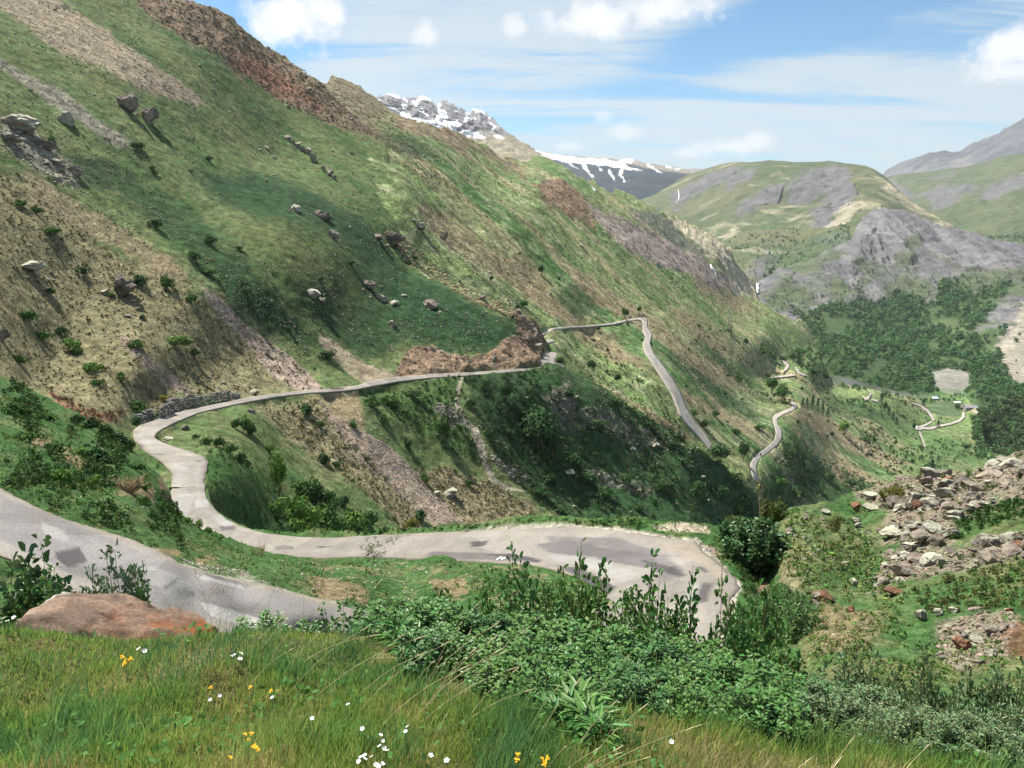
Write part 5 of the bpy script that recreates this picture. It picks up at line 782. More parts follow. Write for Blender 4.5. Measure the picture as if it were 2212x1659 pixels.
for u, v, w, h, k in [(178, 594, 36, 28, 'dark'), (308, 618, 42, 30, 'dark'), (353, 612, 34, 38, 'mid'), (413, 642, 26, 20, 'mid'), (308, 684, 20, 15, 'dark'), (381, 740, 58, 28, 'bright'), (416, 762, 26, 18, 'dark'), (154, 760, 52, 36, 'bright'), (203, 806, 42, 24, 'bright'), (262, 822, 22, 26, 'bright'), (210, 834, 28, 16, 'mid'), (59, 706, 50, 34, 'mid'), (45, 790, 36, 24, 'mid'), (448, 584, 36, 16, 'mid'), (528, 632, 26, 20, 'dark'), (623, 710, 20, 14, 'dark'), (710, 772, 42, 28, 'dark'), (294, 756, 42, 26, 'mid'), (299, 324, 30, 18, 'mid'), (453, 352, 14, 13, 'dark'), (338, 492, 34, 26, 'dark'), (453, 520, 28, 22, 'dark'), (418, 560, 42, 24, 'dark'), (516, 536, 20, 14, 'dark'), (329, 366, 18, 10, 'dark'), (411, 372, 14, 9, 'dark'), (112, 304, 22, 14, 'mid'), (44, 452, 32, 22, 'mid'), (80, 466, 24, 22, 'mid'), (112, 514, 50, 20, 'mid'), (240, 640, 20, 12, 'mid'), (110, 640, 24, 14, 'dark'), (130, 720, 30, 20, 'dark'), (90, 740, 40, 26, 'mid'), (690, 606, 20, 14, 'dark'), (760, 580, 18, 12, 'dark')]:
    put_bush(L3, u, v, w, h, 'low bush dotted on the open slope above the road', k, group='bushes on the open slope')
put_bush(L3, 301, 888, 42, 46, 'green shrub growing against the left end of the stone wall', 'mid')
put_bush(L3, 352, 862, 28, 18, 'yellow green bush on top of the stone wall', 'yellow')
for u, v, w, h in [(318, 900, 36, 22), (345, 892, 34, 20), (290, 912, 30, 20)]:
    put_bush(L3, u, v, w, h, 'dark creeper spilling over the foot of the stone wall', 'dark', group='creepers at the wall foot', cat='creeper')
for u, v, w, h, k in [(196, 934, 44, 32, 'dark'), (224, 944, 44, 34, 'dark'), (254, 956, 40, 30, 'dark'), (282, 968, 30, 28, 'dark'), (166, 922, 40, 26, 'dark'), (217, 1004, 58, 50, 'dark'), (133, 1040, 54, 50, 'bright'), (122, 985, 50, 36, 'mid'), (60, 960, 60, 36, 'mid'), (200, 1050, 40, 34, 'bright'), (296, 1024, 40, 30, 'mid'), (318, 1066, 40, 26, 'mid'), (30, 900, 50, 30, 'mid'), (110, 915, 40, 26, 'mid'), (255, 1000, 40, 34, 'mid'), (310, 1095, 40, 26, 'mid'), (180, 985, 40, 30, 'bright')]:
    put_bush(L1, u, v, w, h, 'leafy bush on the steep bank left of the road bend', k, group='bushes on the left bank')
for u, v, w, h in [(380, 1122, 16, 42), (392, 1130, 22, 26), (408, 1136, 22, 26), (430, 1146, 24, 24), (452, 1156, 24, 20), (475, 1166, 22, 16), (352, 1104, 18, 26)]:
    put_bush(L1, u, v, w, h, 'bright leafy shoot leaning over the road edge from the bank', 'bright', 'shrub', 'shoots along the road edge', 'shrub')
for u, v, w, h in [(1060, 612, 14, 13), (1123, 548, 10, 8), (894, 562, 16, 15), (1118, 676, 22, 18), (1134, 668, 18, 18), (1522, 924, 30, 24), (1595, 822, 22, 18), (1500, 900, 20, 18), (1545, 905, 24, 18), (1648, 756, 30, 18), (1668, 768, 26, 16), (1690, 776, 24, 14), (1711, 770, 26, 16), (1756, 808, 26, 18), (1780, 818, 24, 16), (1590, 940, 28, 20), (1640, 930, 26, 20), (1868, 950, 20, 14), (1889, 954, 12, 14), (1700, 990, 30, 20), (1740, 1010, 34, 22), (1790, 1040, 34, 22), (1840, 1050, 30, 20), (1680, 1050, 40, 30), (1720, 1075, 44, 30)]:
    put_bush(L4, u, v, w, h, 'bush on the far slope above the valley floor', random.choice(('dark', 'mid', 'dark')), group='bushes on the far slope')
for u, v in scatter(L4, [(1150, 560), (1340, 690), (1560, 700), (1700, 760), (1900, 880), (2100, 960), (2000, 1040), (1700, 1100), (1560, 900), (1400, 860), (1250, 780)], 90, RNG):
    w = random.uniform(5, 13); put_bush(L4, u, v, w, w*.8, 'tiny bush dotting the far valley slope', random.choice(('dark', 'mid', 'dark', 'grey')), group='tiny bushes on the far slope')
# ---- forest, scrub: masses nobody could count
def mass(name, jobs, seed, n=70, size=.17):
    r = np.random.default_rng(seed); VV, FF, CC, o = [], [], [], 0; protos = [crown_np(700+seed*5+i, n, size, 6, 1., 1.1, (1, 1, 1), .3) for i in range(5)]
    for L, poly, num, lo, hi, cols, sel in jobs:
        q = scatter(L, poly, num, r, sel)
        if not len(q): continue
        p, t = L.surf(q[:, 0], q[:, 1]); s = (lo+(hi-lo)*r.random(len(q)))*t/FPX/1.8; cols = np.asarray(cols)[r.integers(0, len(cols), len(q))]*r.uniform(.7, 1.3, (len(q), 1))
        for k in range(5):
            i = np.arange(k, len(q), 5)
            if not len(i): continue
            sc = s[i, None]*np.stack([np.ones(len(i)), np.ones(len(i)), r.uniform(.9, 1.3, len(i))], -1)
            V, F, C = instance_np(protos[k][0], protos[k][1], p[i]-np.array([0, 0, .1])*s[i, None], sc, rotz(r.uniform(0, 6.28, len(i))), protos[k][2], cols[i]); VV.append(V); FF.append(F[0]+o); CC.append(C); o += len(V)
    return link(name, np_mesh(name, np.concatenate(VV), np.concatenate(FF), M_far, np.concatenate(CC)), kind='stuff')
FG = [(.05, .125, .05), (.065, .15, .055), (.085, .17, .055)]
gap = lambda u, v: (sst(-.5, -.1, fbm(np.stack([u/42, v/26, u*0], -1), 3, 321)))*(poly_sd(clear1, u, v) > 3)
mass('forest', [(L5, forest, 2600, 9, 19, FG, gap), (L5, [(2010, 600), (2080, 600), (2110, 640), (2020, 660)], 60, 8, 14, FG, None), (L5, [(1690, 650), (1740, 690), (1760, 760), (1740, 760)], 40, 6, 12, FG, None), (L5, [(2120, 1000), (2085, 905), (2230, 860), (2260, 1000)], 300, 12, 24, [(.05, .085, .03), (.04, .07, .03)], None), (L4, [(1690, 760), (1760, 760), (1800, 830), (1900, 850), (1830, 845), (1740, 800)], 120, 8, 15, FG, None), (L4, [(2096, 905), (2116, 900), (2122, 968), (2180, 994), (2150, 1010), (2105, 985)], 90, 9, 20, FG, None), (L4, [(1900, 850), (2090, 858), (2090, 866), (1990, 868), (1900, 858)], 50, 6, 12, FG, None)], 1)
mass('scrub', [(L4, [(1640, 740), (1800, 830), (1960, 870), (2110, 930), (2120, 1010), (1900, 1080), (1680, 1100), (1640, 1000), (1740, 920), (1640, 860)], 900, 3, 9, [(.045, .075, .03), (.06, .10, .032), (.035, .06, .026)], lambda u, v: sst(-.1, .5, fbm(L4_base(u, v)/60., 3, 331))), (L4, [(1200, 760), (1300, 720), (1560, 960), (1540, 1000), (1400, 900), (1250, 830)], 260, 3, 8, [(.06, .10, .032), (.045, .08, .03)], None), (L4, dk4[0], 120, 3, 8, FG, None), (L4, dk4[4], 320, 4, 12, FG, None), (L4, [(900, 320), (1400, 500), (1640, 720), (1500, 760), (1180, 660)], 300, 2, 5, [(.045, .075, .03)], patchy4), (L6, [(1570, 520), (1700, 500), (1790, 520), (1720, 570), (1640, 600), (1600, 580)], 220, 3, 8, FG, None), (L6, [(1790, 500), (1840, 480), (1830, 520), (1780, 540)], 50, 3, 8, FG, None), (L5, g5[0], 30, 3, 7, FG, None), (L5, [(1860, 640), (1960, 620), (2100, 600), (2200, 600), (2200, 620), (1990, 650)], 90, 4, 9, FG, None), (L7, [(2070, 505), (2212, 500), (2212, 525)], 120, 3, 6, FG, None), (L5, pale5, 20, 8, 14, FG, None)], 2, 40, .22)
mass('tussocks', [(L3, tanD, 1500, 3, 9, [(.13, .12, .05), (.16, .14, .065), (.085, .10, .036)], None), (L3, tanJ, 500, 2.5, 7, [(.13, .12, .05), (.10, .12, .04)], None), (L3, tanI, 400, 2.5, 8, [(.15, .13, .06), (.12, .12, .045)], None), (L4, [(880, 320), (1150, 380), (1440, 500), (1640, 720), (1600, 900), (1300, 740), (1180, 690), (900, 570)], 1200, 1.6, 4.5, [(.07, .11, .035), (.11, .13, .045), (.05, .085, .03)], None)], 4, 16, .4)
TG = [(.085, .17, .042), (.12, .19, .052), (.16, .19, .07), (.06, .14, .034)]
nb = lambda s: (lambda u, v: sst(-.35, .4, fbm(np.stack([u/s, v/s, u*0], -1), 3, 341)))
mass('turf', [(LR, [(1700, 1110), (1860, 1075), (1900, 1200), (1960, 1260), (2240, 1220), (2240, 1560), (1760, 1560), (1740, 1350), (1690, 1220)], 2600, 5, 17, TG, nb(50.)), (LR, [(1745, 1280), (1900, 1330), (1880, 1440), (1760, 1440)], 160, 6, 18, [(.10, .17, .04), (.13, .14, .06)], None), (L1, [(0, 830), (270, 965), (380, 1100), (560, 1200), (1060, 1225), (1260, 1265), (1290, 1320), (1000, 1360), (700, 1290), (380, 1205), (150, 1120), (0, 1050)], 2600, 4, 12, TG, nb(40.)), (L2, [(460, 1100), (620, 1150), (1000, 1135), (1400, 1118), (1560, 1140), (1640, 1200), (1620, 1300), (1600, 1240), (1400, 1140), (1000, 1146), (620, 1158), (480, 1118)], 500, 3, 10, TG, None)], 6, 12, .34)
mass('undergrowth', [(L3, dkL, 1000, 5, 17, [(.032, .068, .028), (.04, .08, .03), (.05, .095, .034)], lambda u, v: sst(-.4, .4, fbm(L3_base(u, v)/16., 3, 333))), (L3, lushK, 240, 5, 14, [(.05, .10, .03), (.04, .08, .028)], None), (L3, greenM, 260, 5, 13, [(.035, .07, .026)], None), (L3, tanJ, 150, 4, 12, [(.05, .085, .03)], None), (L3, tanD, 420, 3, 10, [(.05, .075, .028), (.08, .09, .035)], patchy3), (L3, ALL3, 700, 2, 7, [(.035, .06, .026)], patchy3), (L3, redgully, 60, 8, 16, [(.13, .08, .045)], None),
    (L1, [(0, 810), (130, 885), (280, 965), (370, 1090), (400, 1190), (250, 1140), (0, 1040)], 700, 8, 26, [(.045, .095, .03), (.035, .075, .026), (.06, .11, .032)], lambda u, v: sst(-.3, .3, fbm(np.stack([u/60, v/60, u*0], -1), 3, 335))*(1-.8*sst(-40, 40, v-(1030+.42*u)))), (L2, [(460, 1110), (560, 1145), (900, 1142), (1300, 1118), (1400, 1122), (1390, 1145), (1200, 1126), (800, 1152), (560, 1150)], 160, 4, 12, [(.035, .085, .022)], None), (L2, [(1560, 1150), (1620, 1160), (1640, 1260), (1610, 1300), (1600, 1240)], 120, 8, 20, [(.035, .08, .022)], None), (L2, [(1660, 1200), (1700, 1200), (1730, 1380), (1690, 1420), (1670, 1300)], 120, 10, 24, [(.045, .09, .026)], None), (LR, [(2130, 1100), (2212, 1080), (2212, 1140), (2100, 1150), (2050, 1170), (2080, 1120)], 110, 10, 24, [(.035, .08, .022)], None), (LR, [(1960, 1280), (2212, 1220), (2212, 1330), (2000, 1330)], 160, 8, 24, [(.05, .09, .028), (.10, .11, .04)], None), (LR, rockR[0], 130, 6, 20, [(.05, .10, .03), (.08, .11, .035)], None), (LR, rockR[1], 50, 6, 18, [(.05, .10, .03)], None), (LR, [(1800, 1120), (1860, 1100), (1880, 1240), (1800, 1230)], 60, 5, 14, [(.05, .08, .026)], None)], 3, 44, .2)
# ================================================================== stone wall, buildings, vehicles, water
M_wall = mat_rock('wall_stone', (.27, .26, .245), (.075, .072, .07), 1.1, .7)
def stone_wall():
    line = np.array([(300, 914), (335, 905), (371, 890), (400, 884), (431, 877), (460, 871), (491, 865), (522, 856)], float); hpx = np.array([26, 34, 30, 27, 26, 25, 23, 14.])
    r = np.random.default_rng(5); q = dens(line, 60); p, t = L3.surf(q[:, 0], q[:, 1]); hh = np.interp(q[:, 0], line[:, 0], hpx)*t/FPX
    d = np.r_[0, np.cumsum(np.linalg.norm(np.diff(p[:, :2], axis=0), axis=1))]; tan = np.gradient(p[:, :2], axis=0); tan /= np.linalg.norm(tan, axis=1)[:, None]; nrm = np.stack([-tan[:, 1], tan[:, 0]], -1); nrm *= np.sign(nrm[:, 1:2]+1e-9)
    at = lambda s, A: np.stack([np.interp(s, d, A[:, i]) for i in range(A.shape[1])], -1)
    S, Zr = [], []
    for row in range(8):
        s = np.arange(.2, d[-1], .52)+r.uniform(-.12, .12, len(np.arange(.2, d[-1], .52)))+(row % 2)*.26; s = s[s < d[-1]]; z = row*.36+.1; ok = z < np.interp(s, d, hh); S.append(s[ok]); Zr.append(np.full(ok.sum(), z))
    S = np.concatenate(S); Zr = np.concatenate(Zr)+r.uniform(-.05, .05, len(S)); P = at(S, p); n2 = at(S, nrm)
    locs = np.stack([P[:, 0]+n2[:, 0]*(.25+Zr*.16), P[:, 1]+n2[:, 1]*(.25+Zr*.16), P[:, 2]+Zr], -1); sc = np.stack([r.uniform(.24, .42, len(S)), r.uniform(.24, .34, len(S)), r.uniform(.17, .26, len(S))], -1)
    VV, FF, o = [], [], 0
    for k in range(4):
        i = np.arange(k, len(S), 4); V, F = rock_np(400+k, 2, 8, .05); A, B, _ = instance_np(V, F, locs[i], sc[i], rotz(np.arctan2(at(S, tan)[i, 1], at(S, tan)[i, 0])+r.uniform(-.3, .3, len(i)))); VV.append(A); FF.append(B[0]+o); o += len(A)
    link('stone_wall', np_mesh('stone_wall', np.concatenate(VV), np.concatenate(FF), M_wall, smooth=False), label='dry stone retaining wall of dark blocks beside the road bend', category='wall')
stone_wall()
def box_np(x0, x1, y0, y1, z0_, z1): V = np.array([(x, y, z) for z in (z0_, z1) for y in (y0, y1) for x in (x0, x1)], float); return V, np.array([[0, 2, 3, 1], [4, 5, 7, 6], [0, 1, 5, 4], [2, 6, 7, 3], [0, 4, 6, 2], [1, 3, 7, 5]])
M_metal = mat_plain('sheet_metal', (.30, .29, .30), .5, .4, .3, .15, .6); M_white = mat_plain('pale_roof', (.80, .80, .78), .5, .4, 0, .05, .8); M_stonew = mat_rock('old_masonry', (.33, .28, .22), (.19, .15, .12), .8, .5); M_dkw = mat_plain('dark_wood', (.06, .045, .035), .8, .1, 0, .3, 1.); M_blue = mat_plain('bluish_roof', (.62, .72, .82), .5, .4); M_glass = mat_plain('dark_glass', (.03, .035, .04), .15, .5)
def house(u, v, wpx, dpt, hw, hr, rz, label, mw, mr, name='farm_building'):
    p, t = L4.surf(np.array([float(u)]), np.array([float(v)])); p, t = p[0], t[0]; w = wpx*t/FPX; r = empty(name, p, rz, label=label, category='building')
    V, F = box_np(-w/2, w/2, -dpt/2, dpt/2, -2.5, hw); link('wall', np_mesh('wall', V, F, mw, smooth=False), r)
    g = np.array([(-w/2+.01, -dpt/2, hw), (-w/2+.01, dpt/2, hw), (-w/2+.01, 0, hw+hr), (w/2-.01, -dpt/2, hw), (w/2-.01, dpt/2, hw), (w/2-.01, 0, hw+hr)]); [link('gable', np_mesh('gable', g[k:k+3], np.array([f]), mw, smooth=False), r) for k, f in ((0, (0, 2, 1)), (3, (0, 1, 2)))]
    e = .5; s = hr/(dpt/2); rv = []
    for sx in (-w/2-e, w/2+e):
        rv += [(sx, -dpt/2-e, hw-e*s+.05), (sx, 0, hw+hr+.05), (sx, dpt/2+e, hw-e*s+.05), (sx, -dpt/2-e, hw-e*s+.3), (sx, 0, hw+hr+.32), (sx, dpt/2+e, hw-e*s+.3)]
    f = np.array([[0, 1, 7, 6], [1, 2, 8, 7], [3, 9, 10, 4], [4, 10, 11, 5], [0, 6, 9, 3], [2, 5, 11, 8], [0, 3, 4, 1], [1, 4, 5, 2], [6, 7, 10, 9], [7, 8, 11, 10]]); link('roof', np_mesh('roof', np.array(rv), f, mr, smooth=False), r)
    if hw > 2.4:
        V, F = box_np(-w*.12, w*.02, -dpt/2-.06, -dpt/2+.1, -.3, 2.2); link('door', np_mesh('door', V, F, M_dkw, smooth=False), r)
        for k in (-.32, .2, .36): V, F = box_np(w*k-.5, w*k+.5, -dpt/2-.05, -dpt/2+.1, 1., 2.1); link('window', np_mesh('window', V, F, M_glass, smooth=False), r)
    return r
house(2096, 884.5, 24, 7.5, 3., 2.4, -.12, 'long barn with grey metal roof at the end of the valley road', M_metal, M_metal, 'barn')
house(2074, 880, 14, 6., 3.4, 2., .2, 'old brown stone farmhouse left of the long barn', M_stonew, M_stonew, 'farmhouse')
house(2066.5, 870.5, 13, 4., 2., 1.2, .05, 'low shed with a bright white roof behind the farmhouse', M_stonew, M_white, 'shed')
house(2018.5, 860, 12, 5., 1.6, 1.6, .1, 'small pale blue roofed hut at the edge of the forest', M_stonew, M_blue, 'hut')
M_carw = mat_plain('white_paint', (.8, .8, .8), .3, .5); M_tyre = mat_plain('tyre_rubber', (.02, .02, .02), .8, .2)
def car():
    p = L4.at(1981, 923.5); r = empty('parked_car', p, .5, label='small white car parked on the bend of the valley road', category='car')
    prof = np.array([(-2., .35), (-2., .95), (-1.55, 1.0), (-1.1, 1.45), (.55, 1.48), (1.15, 1.0), (1.95, .85), (2.05, .4)]); n = len(prof)
    V = np.concatenate([np.c_[prof[:, 0], np.full(n, y), prof[:, 1]] for y in (-.82, .82)]); i = np.arange(n); link('body', np_mesh('body', V, [np.stack([i, (i+1) % n, (i+1) % n+n, i+n], -1), np.array([i[::-1], i+n])], M_carw, smooth=False), r)
    gv = np.array([(-1.0, 1.02), (-.95, 1.38), (.5, 1.4), (.95, 1.02)]); V = np.concatenate([np.c_[gv[:, 0], np.full(4, y), gv[:, 1]] for y in (-.84, .84)]); link('side_window', np_mesh('side_window', V, np.array([[0, 1, 2, 3], [4, 7, 6, 5]]), M_glass, smooth=False), r)
    a = np.linspace(0, 2*np.pi, 16, endpoint=False)
    for x in (-1.3, 1.3):
        for y in (-.75, .75):
            V = np.concatenate([np.c_[x+.32*np.cos(a), np.full(16, y+k), .32+.32*np.sin(a)] for k in (-.1, .1)]); j = np.arange(16); link('wheel', np_mesh('wheel', V, [np.stack([j, (j+1) % 16, (j+1) % 16+16, j+16], -1), np.array([j, j[::-1]+16])], M_tyre, smooth=False), r)
car()
def skin(name, verts, edges, radii, mat, parent, lv=1):
    me = bpy.data.meshes.new(name); me.from_pydata([tuple(v) for v in verts], edges, []); o = link(name, me, parent); me.materials.append(mat)
    sk = o.modifiers.new('s', 'SKIN'); ss = o.modifiers.new('d', 'SUBSURF'); ss.levels = ss.render_levels = lv
    for i, q in enumerate(me.skin_vertices[0].data): q.radius = (radii[i], radii[i]); q.use_root = i == 0
    return o
M_jack = mat_plain('dark_jacket', (.03, .03, .035), .8, .2); M_skin = mat_plain('skin', (.45, .27, .19), .6, .3); M_helm = mat_plain('helmet_shell', (.06, .06, .065), .3, .5); M_moto = mat_plain('dark_metal', (.04, .04, .045), .4, .5, .3)
def rider():
    p = L4.at(1643, 985.5)+np.array([0, 0, .12]); rz = math.radians(-62)
    b = empty('motorcycle', p, rz, label='dark motorcycle riding up the lower road', category='motorcycle')
    a = np.linspace(0, 2*np.pi, 20, endpoint=False)
    for x in (-.72, .72): V, F = tube_np([(np.c_[x+.27*np.cos(np.r_[a, a[:1]]), np.zeros(21), .32+.27*np.sin(np.r_[a, a[:1]])], np.full(21, .06))], 8); link('wheel', np_mesh('wheel', V, F, M_tyre), b)
    skin('frame', [(-.72, 0, .32), (-.3, 0, .45), (.2, 0, .45), (.4, 0, .85), (.72, 0, .32), (.1, 0, .8), (-.35, 0, .78)], [(0, 1), (1, 2), (2, 3), (3, 4), (3, 5), (5, 6), (6, 1)], [.05, .16, .16, .1, .05, .17, .12], M_moto, b)
    skin('handlebar', [(.36, -.36, 1.02), (.4, 0, .96), (.36, .36, 1.02)], [(0, 1), (1, 2)], [.03, .03, .03], M_moto, b)
    q = empty('person', p, rz, label='rider in dark jacket and helmet seated on the motorcycle', category='person')
    s = [(-.15, 0, .88), (-.12, 0, 1.1), (-.02, 0, 1.36), (.02, 0, 1.5), (.05, 0, 1.64)]; e = [(0, 1), (1, 2), (2, 3), (3, 4)]; rd = [.16, .15, .17, .07, .1]
    for y in (-1, 1): k = len(s); s += [(-.05, .13*y, .86), (.28, .2*y, .8), (.12, .18*y, .42), (.22, .18*y, .38), (0, .2*y, 1.4), (.14, .3*y, 1.2), (.34, .32*y, 1.06)]; e += [(0, k), (k, k+1), (k+1, k+2), (k+2, k+3), (2, k+4), (k+4, k+5), (k+5, k+6)]; rd += [.1, .085, .06, .05, .075, .055, .045]
    skin('body', s, e, rd, M_jack, q)
    V, F = ICO[3]; h = link('helmet', np_mesh('helmet', V*np.array([.15, .13, .15])+np.array([.06, 0, 1.68]), F, M_helm), q)
rider()
M_water = mat_plain('white_water', (.82, .85, .88), .4, .4, 0, .12, .3)
def fall(L, pts, wpx, label, lift=.006):
    q = dens(pts, 24); p, t = L.surf(q[:, 0], q[:, 1]); r = np.random.default_rng(len(label)); w = np.interp(np.linspace(0, 1, 24), np.linspace(0, 1, len(wpx)), wpx)*t/FPX/2*r.uniform(.7, 1.3, 24); p = p*(1-lift)
    k = np.linspace(-1, 1, 5); V = np.stack([np.stack([p[:, 0]+x*w, p[:, 1]-(1-x*x)*w*.8+fbm(p/6+x, 2, 7)*.6*w, p[:, 2]], -1) for x in k], 1)
    V = np.concatenate([V, V[:, ::-1]+np.array([0, 3., 0])], 1); n = 10; idx = np.arange(24*n).reshape(24, n); j = np.roll(idx, -1, 1); F = np.stack([idx[:-1], j[:-1], j[1:], idx[1:]], -1).reshape(-1, 4)
    link('waterfall', np_mesh('waterfall', V.reshape(-1, 3), F, M_water), label=label, category='waterfall')
fall(L5, [(1636, 613), (1636, 622), (1630, 635), (1624, 645)], [3.5, 6, 7, 4], 'white waterfall plunging between the grey cliffs into the valley', .012)
fall(L4, [(1535, 568), (1538, 577), (1544, 585), (1548, 593)], [2, 4, 4, 3], 'thin white waterfall on the pinkish scarp above the valley')
fall(L4, [(1579, 627), (1583, 631), (1588, 636)], [2, 4, 3], 'small white cascade at the foot of the pinkish scarp')
fall(L6, [(1464, 414), (1465, 424), (1461, 438)], [1.2, 1.5, 1.2], 'far thread of water on the dark end of the green ridge')
if 0: fall(L5, [(1756, 737), (1764, 743), (1760, 750), (1772, 748)], [2, 3, 3, 2], 'whitish rapids of the stream at the corner of the forest', .004)
# paint marks sprayed on the road
M_paint = mat_plain('white_road_paint', (.8, .8, .8), .6, .3)
def mark():
    V, F, o = [], [], 0
    for pts, w in (([(1072, 1213), (1084, 1205.5)], 2.2), ([(1082, 1211.5), (1084.5, 1209), (1087.5, 1209), (1086, 1211.5), (1082, 1211.5)], 1.), ([(1087, 1207.5), (1091.5, 1207), (1092, 1208.6), (1088.5, 1209.2), (1090, 1211)], 1.2)):
        q = dens(pts, 10); d = np.gradient(q, axis=0); d /= np.linalg.norm(d, axis=1)[:, None]; nn = np.stack([-d[:, 1], d[:, 0]], -1)*w/2; a = q+nn; b = q-nn
        for m in (a, b):
            p, t = L2.surf(m[:, 0], m[:, 1]); p = p.copy(); p[:, 2] += .0006*t+.012+.05; V.append(p)
        i = np.arange(9)+o; F.append(np.stack([i, i+1, i+11, i+10], -1)); o += 20
    link('road_marking', np_mesh('road_marking', np.concatenate(V), np.concatenate(F), M_paint), kind='structure')
mark()
# ================================================================== foreground plants
def leafy_np(seed, H, R, nst, nleaf, ls, base, lean=(0, 0), top=.35, narrow=.55, whip=0., var=.3):
    """a shrub: stems fanning up from the base, leaves (folded ovals) held along them; returns stems and leaves"""
    r = np.random.default_rng(seed); paths, LP, LD = [], [], []
    for i in range(nst):
        a = r.uniform(0, 6.28); rr = R*math.sqrt(r.random()); h = H*r.uniform(.5, 1.)*(1-.3*(rr/R)**2)
        if r.random() < whip: h *= 1.28
        e = np.array([math.cos(a)*rr+lean[0]*h, math.sin(a)*rr+lean[1]*h, h]); b = np.array([math.cos(a)*rr*.35, math.sin(a)*rr*.35, -.1]); k = np.linspace(0, 1, 7)[:, None]
        P = b+(e-b)*k+np.array([math.cos(a), math.sin(a), 0])*R*.12*np.sin(k*3.1)+r.normal(size=(7, 3))*.012*H; paths.append((P, (.009*H**.5)*(1-.8*k[:, 0])+.0012))
        u = top+(1-top)*r.random(nleaf)**.75; j = np.minimum((u*6).astype(int), 5); f = (u*6-j)[:, None]; q = P[j]*(1-f)+P[j+1]*f
        d = r.normal(size=(nleaf, 3)); d[:, 2] = np.abs(d[:, 2])*.6+.15; d /= np.linalg.norm(d, axis=1)[:, None]; sp = (ls*.5+R*.17*(1.05-u)*r.random(nleaf))[:, None]; LP.append(q+d*sp); LD.append(d)
    LP = np.concatenate(LP); LD = np.concatenate(LD); n = len(LP); side = np.cross(LD, np.array([0, 0, 1.])+r.normal(size=(n, 3))*.45); side /= np.linalg.norm(side, axis=1)[:, None]; upv = np.cross(side, LD); s = ls*r.uniform(.6, 1.25, (n, 1)); w = s*narrow
    fold = upv*s*.16; V = np.stack([LP, LP+LD*s*.35+side*w*.5+fold, LP+LD*s*.75+side*w*.38+fold*.6, LP+LD*s*1.05-upv*s*.15, LP+LD*s*.75-side*w*.38+fold*.6, LP+LD*s*.35-side*w*.5+fold], 1).reshape(-1, 3)
    i = np.arange(n)[:, None]*6; F = np.concatenate([i+np.array([0, 1, 2, 3]), i+np.array([0, 3, 4, 5])]); C = np.asarray(base)*r.uniform(1-var, 1+var, (n, 1))*r.uniform(.93, 1.07, (n, 3)); C[:, 0] *= r.uniform(.75, 1.35, n)
    return tube_np(paths, 4), (V, F, np.repeat(C, 6, 0))
M_stem = mat_plain('green_brown_stem', (.14, .11, .06), .8, .2, 0, .3, 20.); M_shiny = mat_leaf('broad_leaf', .42, .22, .3)
_leafy = {}
def leafy(name, loc, hh, rr, key, label, group=None, cat='shrub', leafmat=None, **kw):
    """one shrub (stems + leaves); meshes are shared between shrubs grown from the same key"""
    if key not in _leafy: st, lf = leafy_np(**kw); _leafy[key] = (np_mesh('stem', st[0], st[1], M_stem), np_mesh('leaves', lf[0], lf[1], leafmat or M_shiny, lf[2]), kw['H'], kw['R'])
    a, b, h0, r0 = _leafy[key]; o = empty(name, loc, random.uniform(0, 6.28), label=label, category=cat, group=group); o.scale = (rr/r0, rr/r0, hh/h0); link('stem', a, o); link('leaves', b, o); return o
def at_depth(u, v, y):                    # the point seen at pixel (u,v) that lies y metres ahead
    r = rays(u, v); return r*(y/r[1])
def front(name, u, vtop, y, wpx, key, label, group=None, cat='shrub', **kw):
    p = at_depth(u, vtop, y); g = float(ground0(p[0], p[1])); hh = max(p[2]-g, .25); rr = wpx*y/FPX/2
    kw.setdefault('H', 1.4); kw.setdefault('R', .55); return leafy(name, (p[0], p[1], g-.02), hh*(1.1 if key[0] in 'bw' else .98), rr, key, label, group, cat, **kw)
BG = (.070, .165, .038); BG2 = (.056, .14, .040); BG3 = (.085, .18, .042)
KW = [dict(seed=800+i, nst=40, nleaf=46, ls=.08, top=.2, base=(BG, BG2, BG3, BG)[i], whip=.10, narrow=.62) for i in range(4)]
outline = [(690, 1345), (760, 1345), (850, 1345), (930, 1325), (1000, 1288), (1060, 1262), (1150, 1262), (1250, 1242), (1330, 1262), (1400, 1278), (1470, 1305), (1540, 1335), (1600, 1318), (1680, 1322), (1740, 1395)]
i = 0
for row, (y, du, dv, us) in enumerate(((7.6, 96, 6, np.arange(700, 1745, 88)), (6.3, 92, 78, np.arange(760, 1740, 92)), (5.3, 96, 150, np.arange(830, 1780, 98)), (4.6, 100, 215, np.arange(930, 1790, 104)), (4.1, 100, 285, np.arange(1060, 1760, 100)))):
    for u in us:
        u = u+random.uniform(-18, 18); v = pin(outline, u)+dv-18+random.uniform(-34, 12); lab = ('leafy green shrub along the top edge of the big roadside thicket', 'leafy green shrub in the middle of the big roadside thicket', 'leafy green shrub in the middle of the big roadside thicket', 'leafy green shrub at the grassy front edge of the big thicket')[min(row, 3)]
        front('shrub', u, v, y, du*1.75, 'b%d' % (i % 4), lab, ('shrubs at the top of the thicket', 'shrubs inside the thicket', 'shrubs inside the thicket', 'shrubs at the front of the thicket')[min(row, 3)], **KW[i % 4]); i += 1
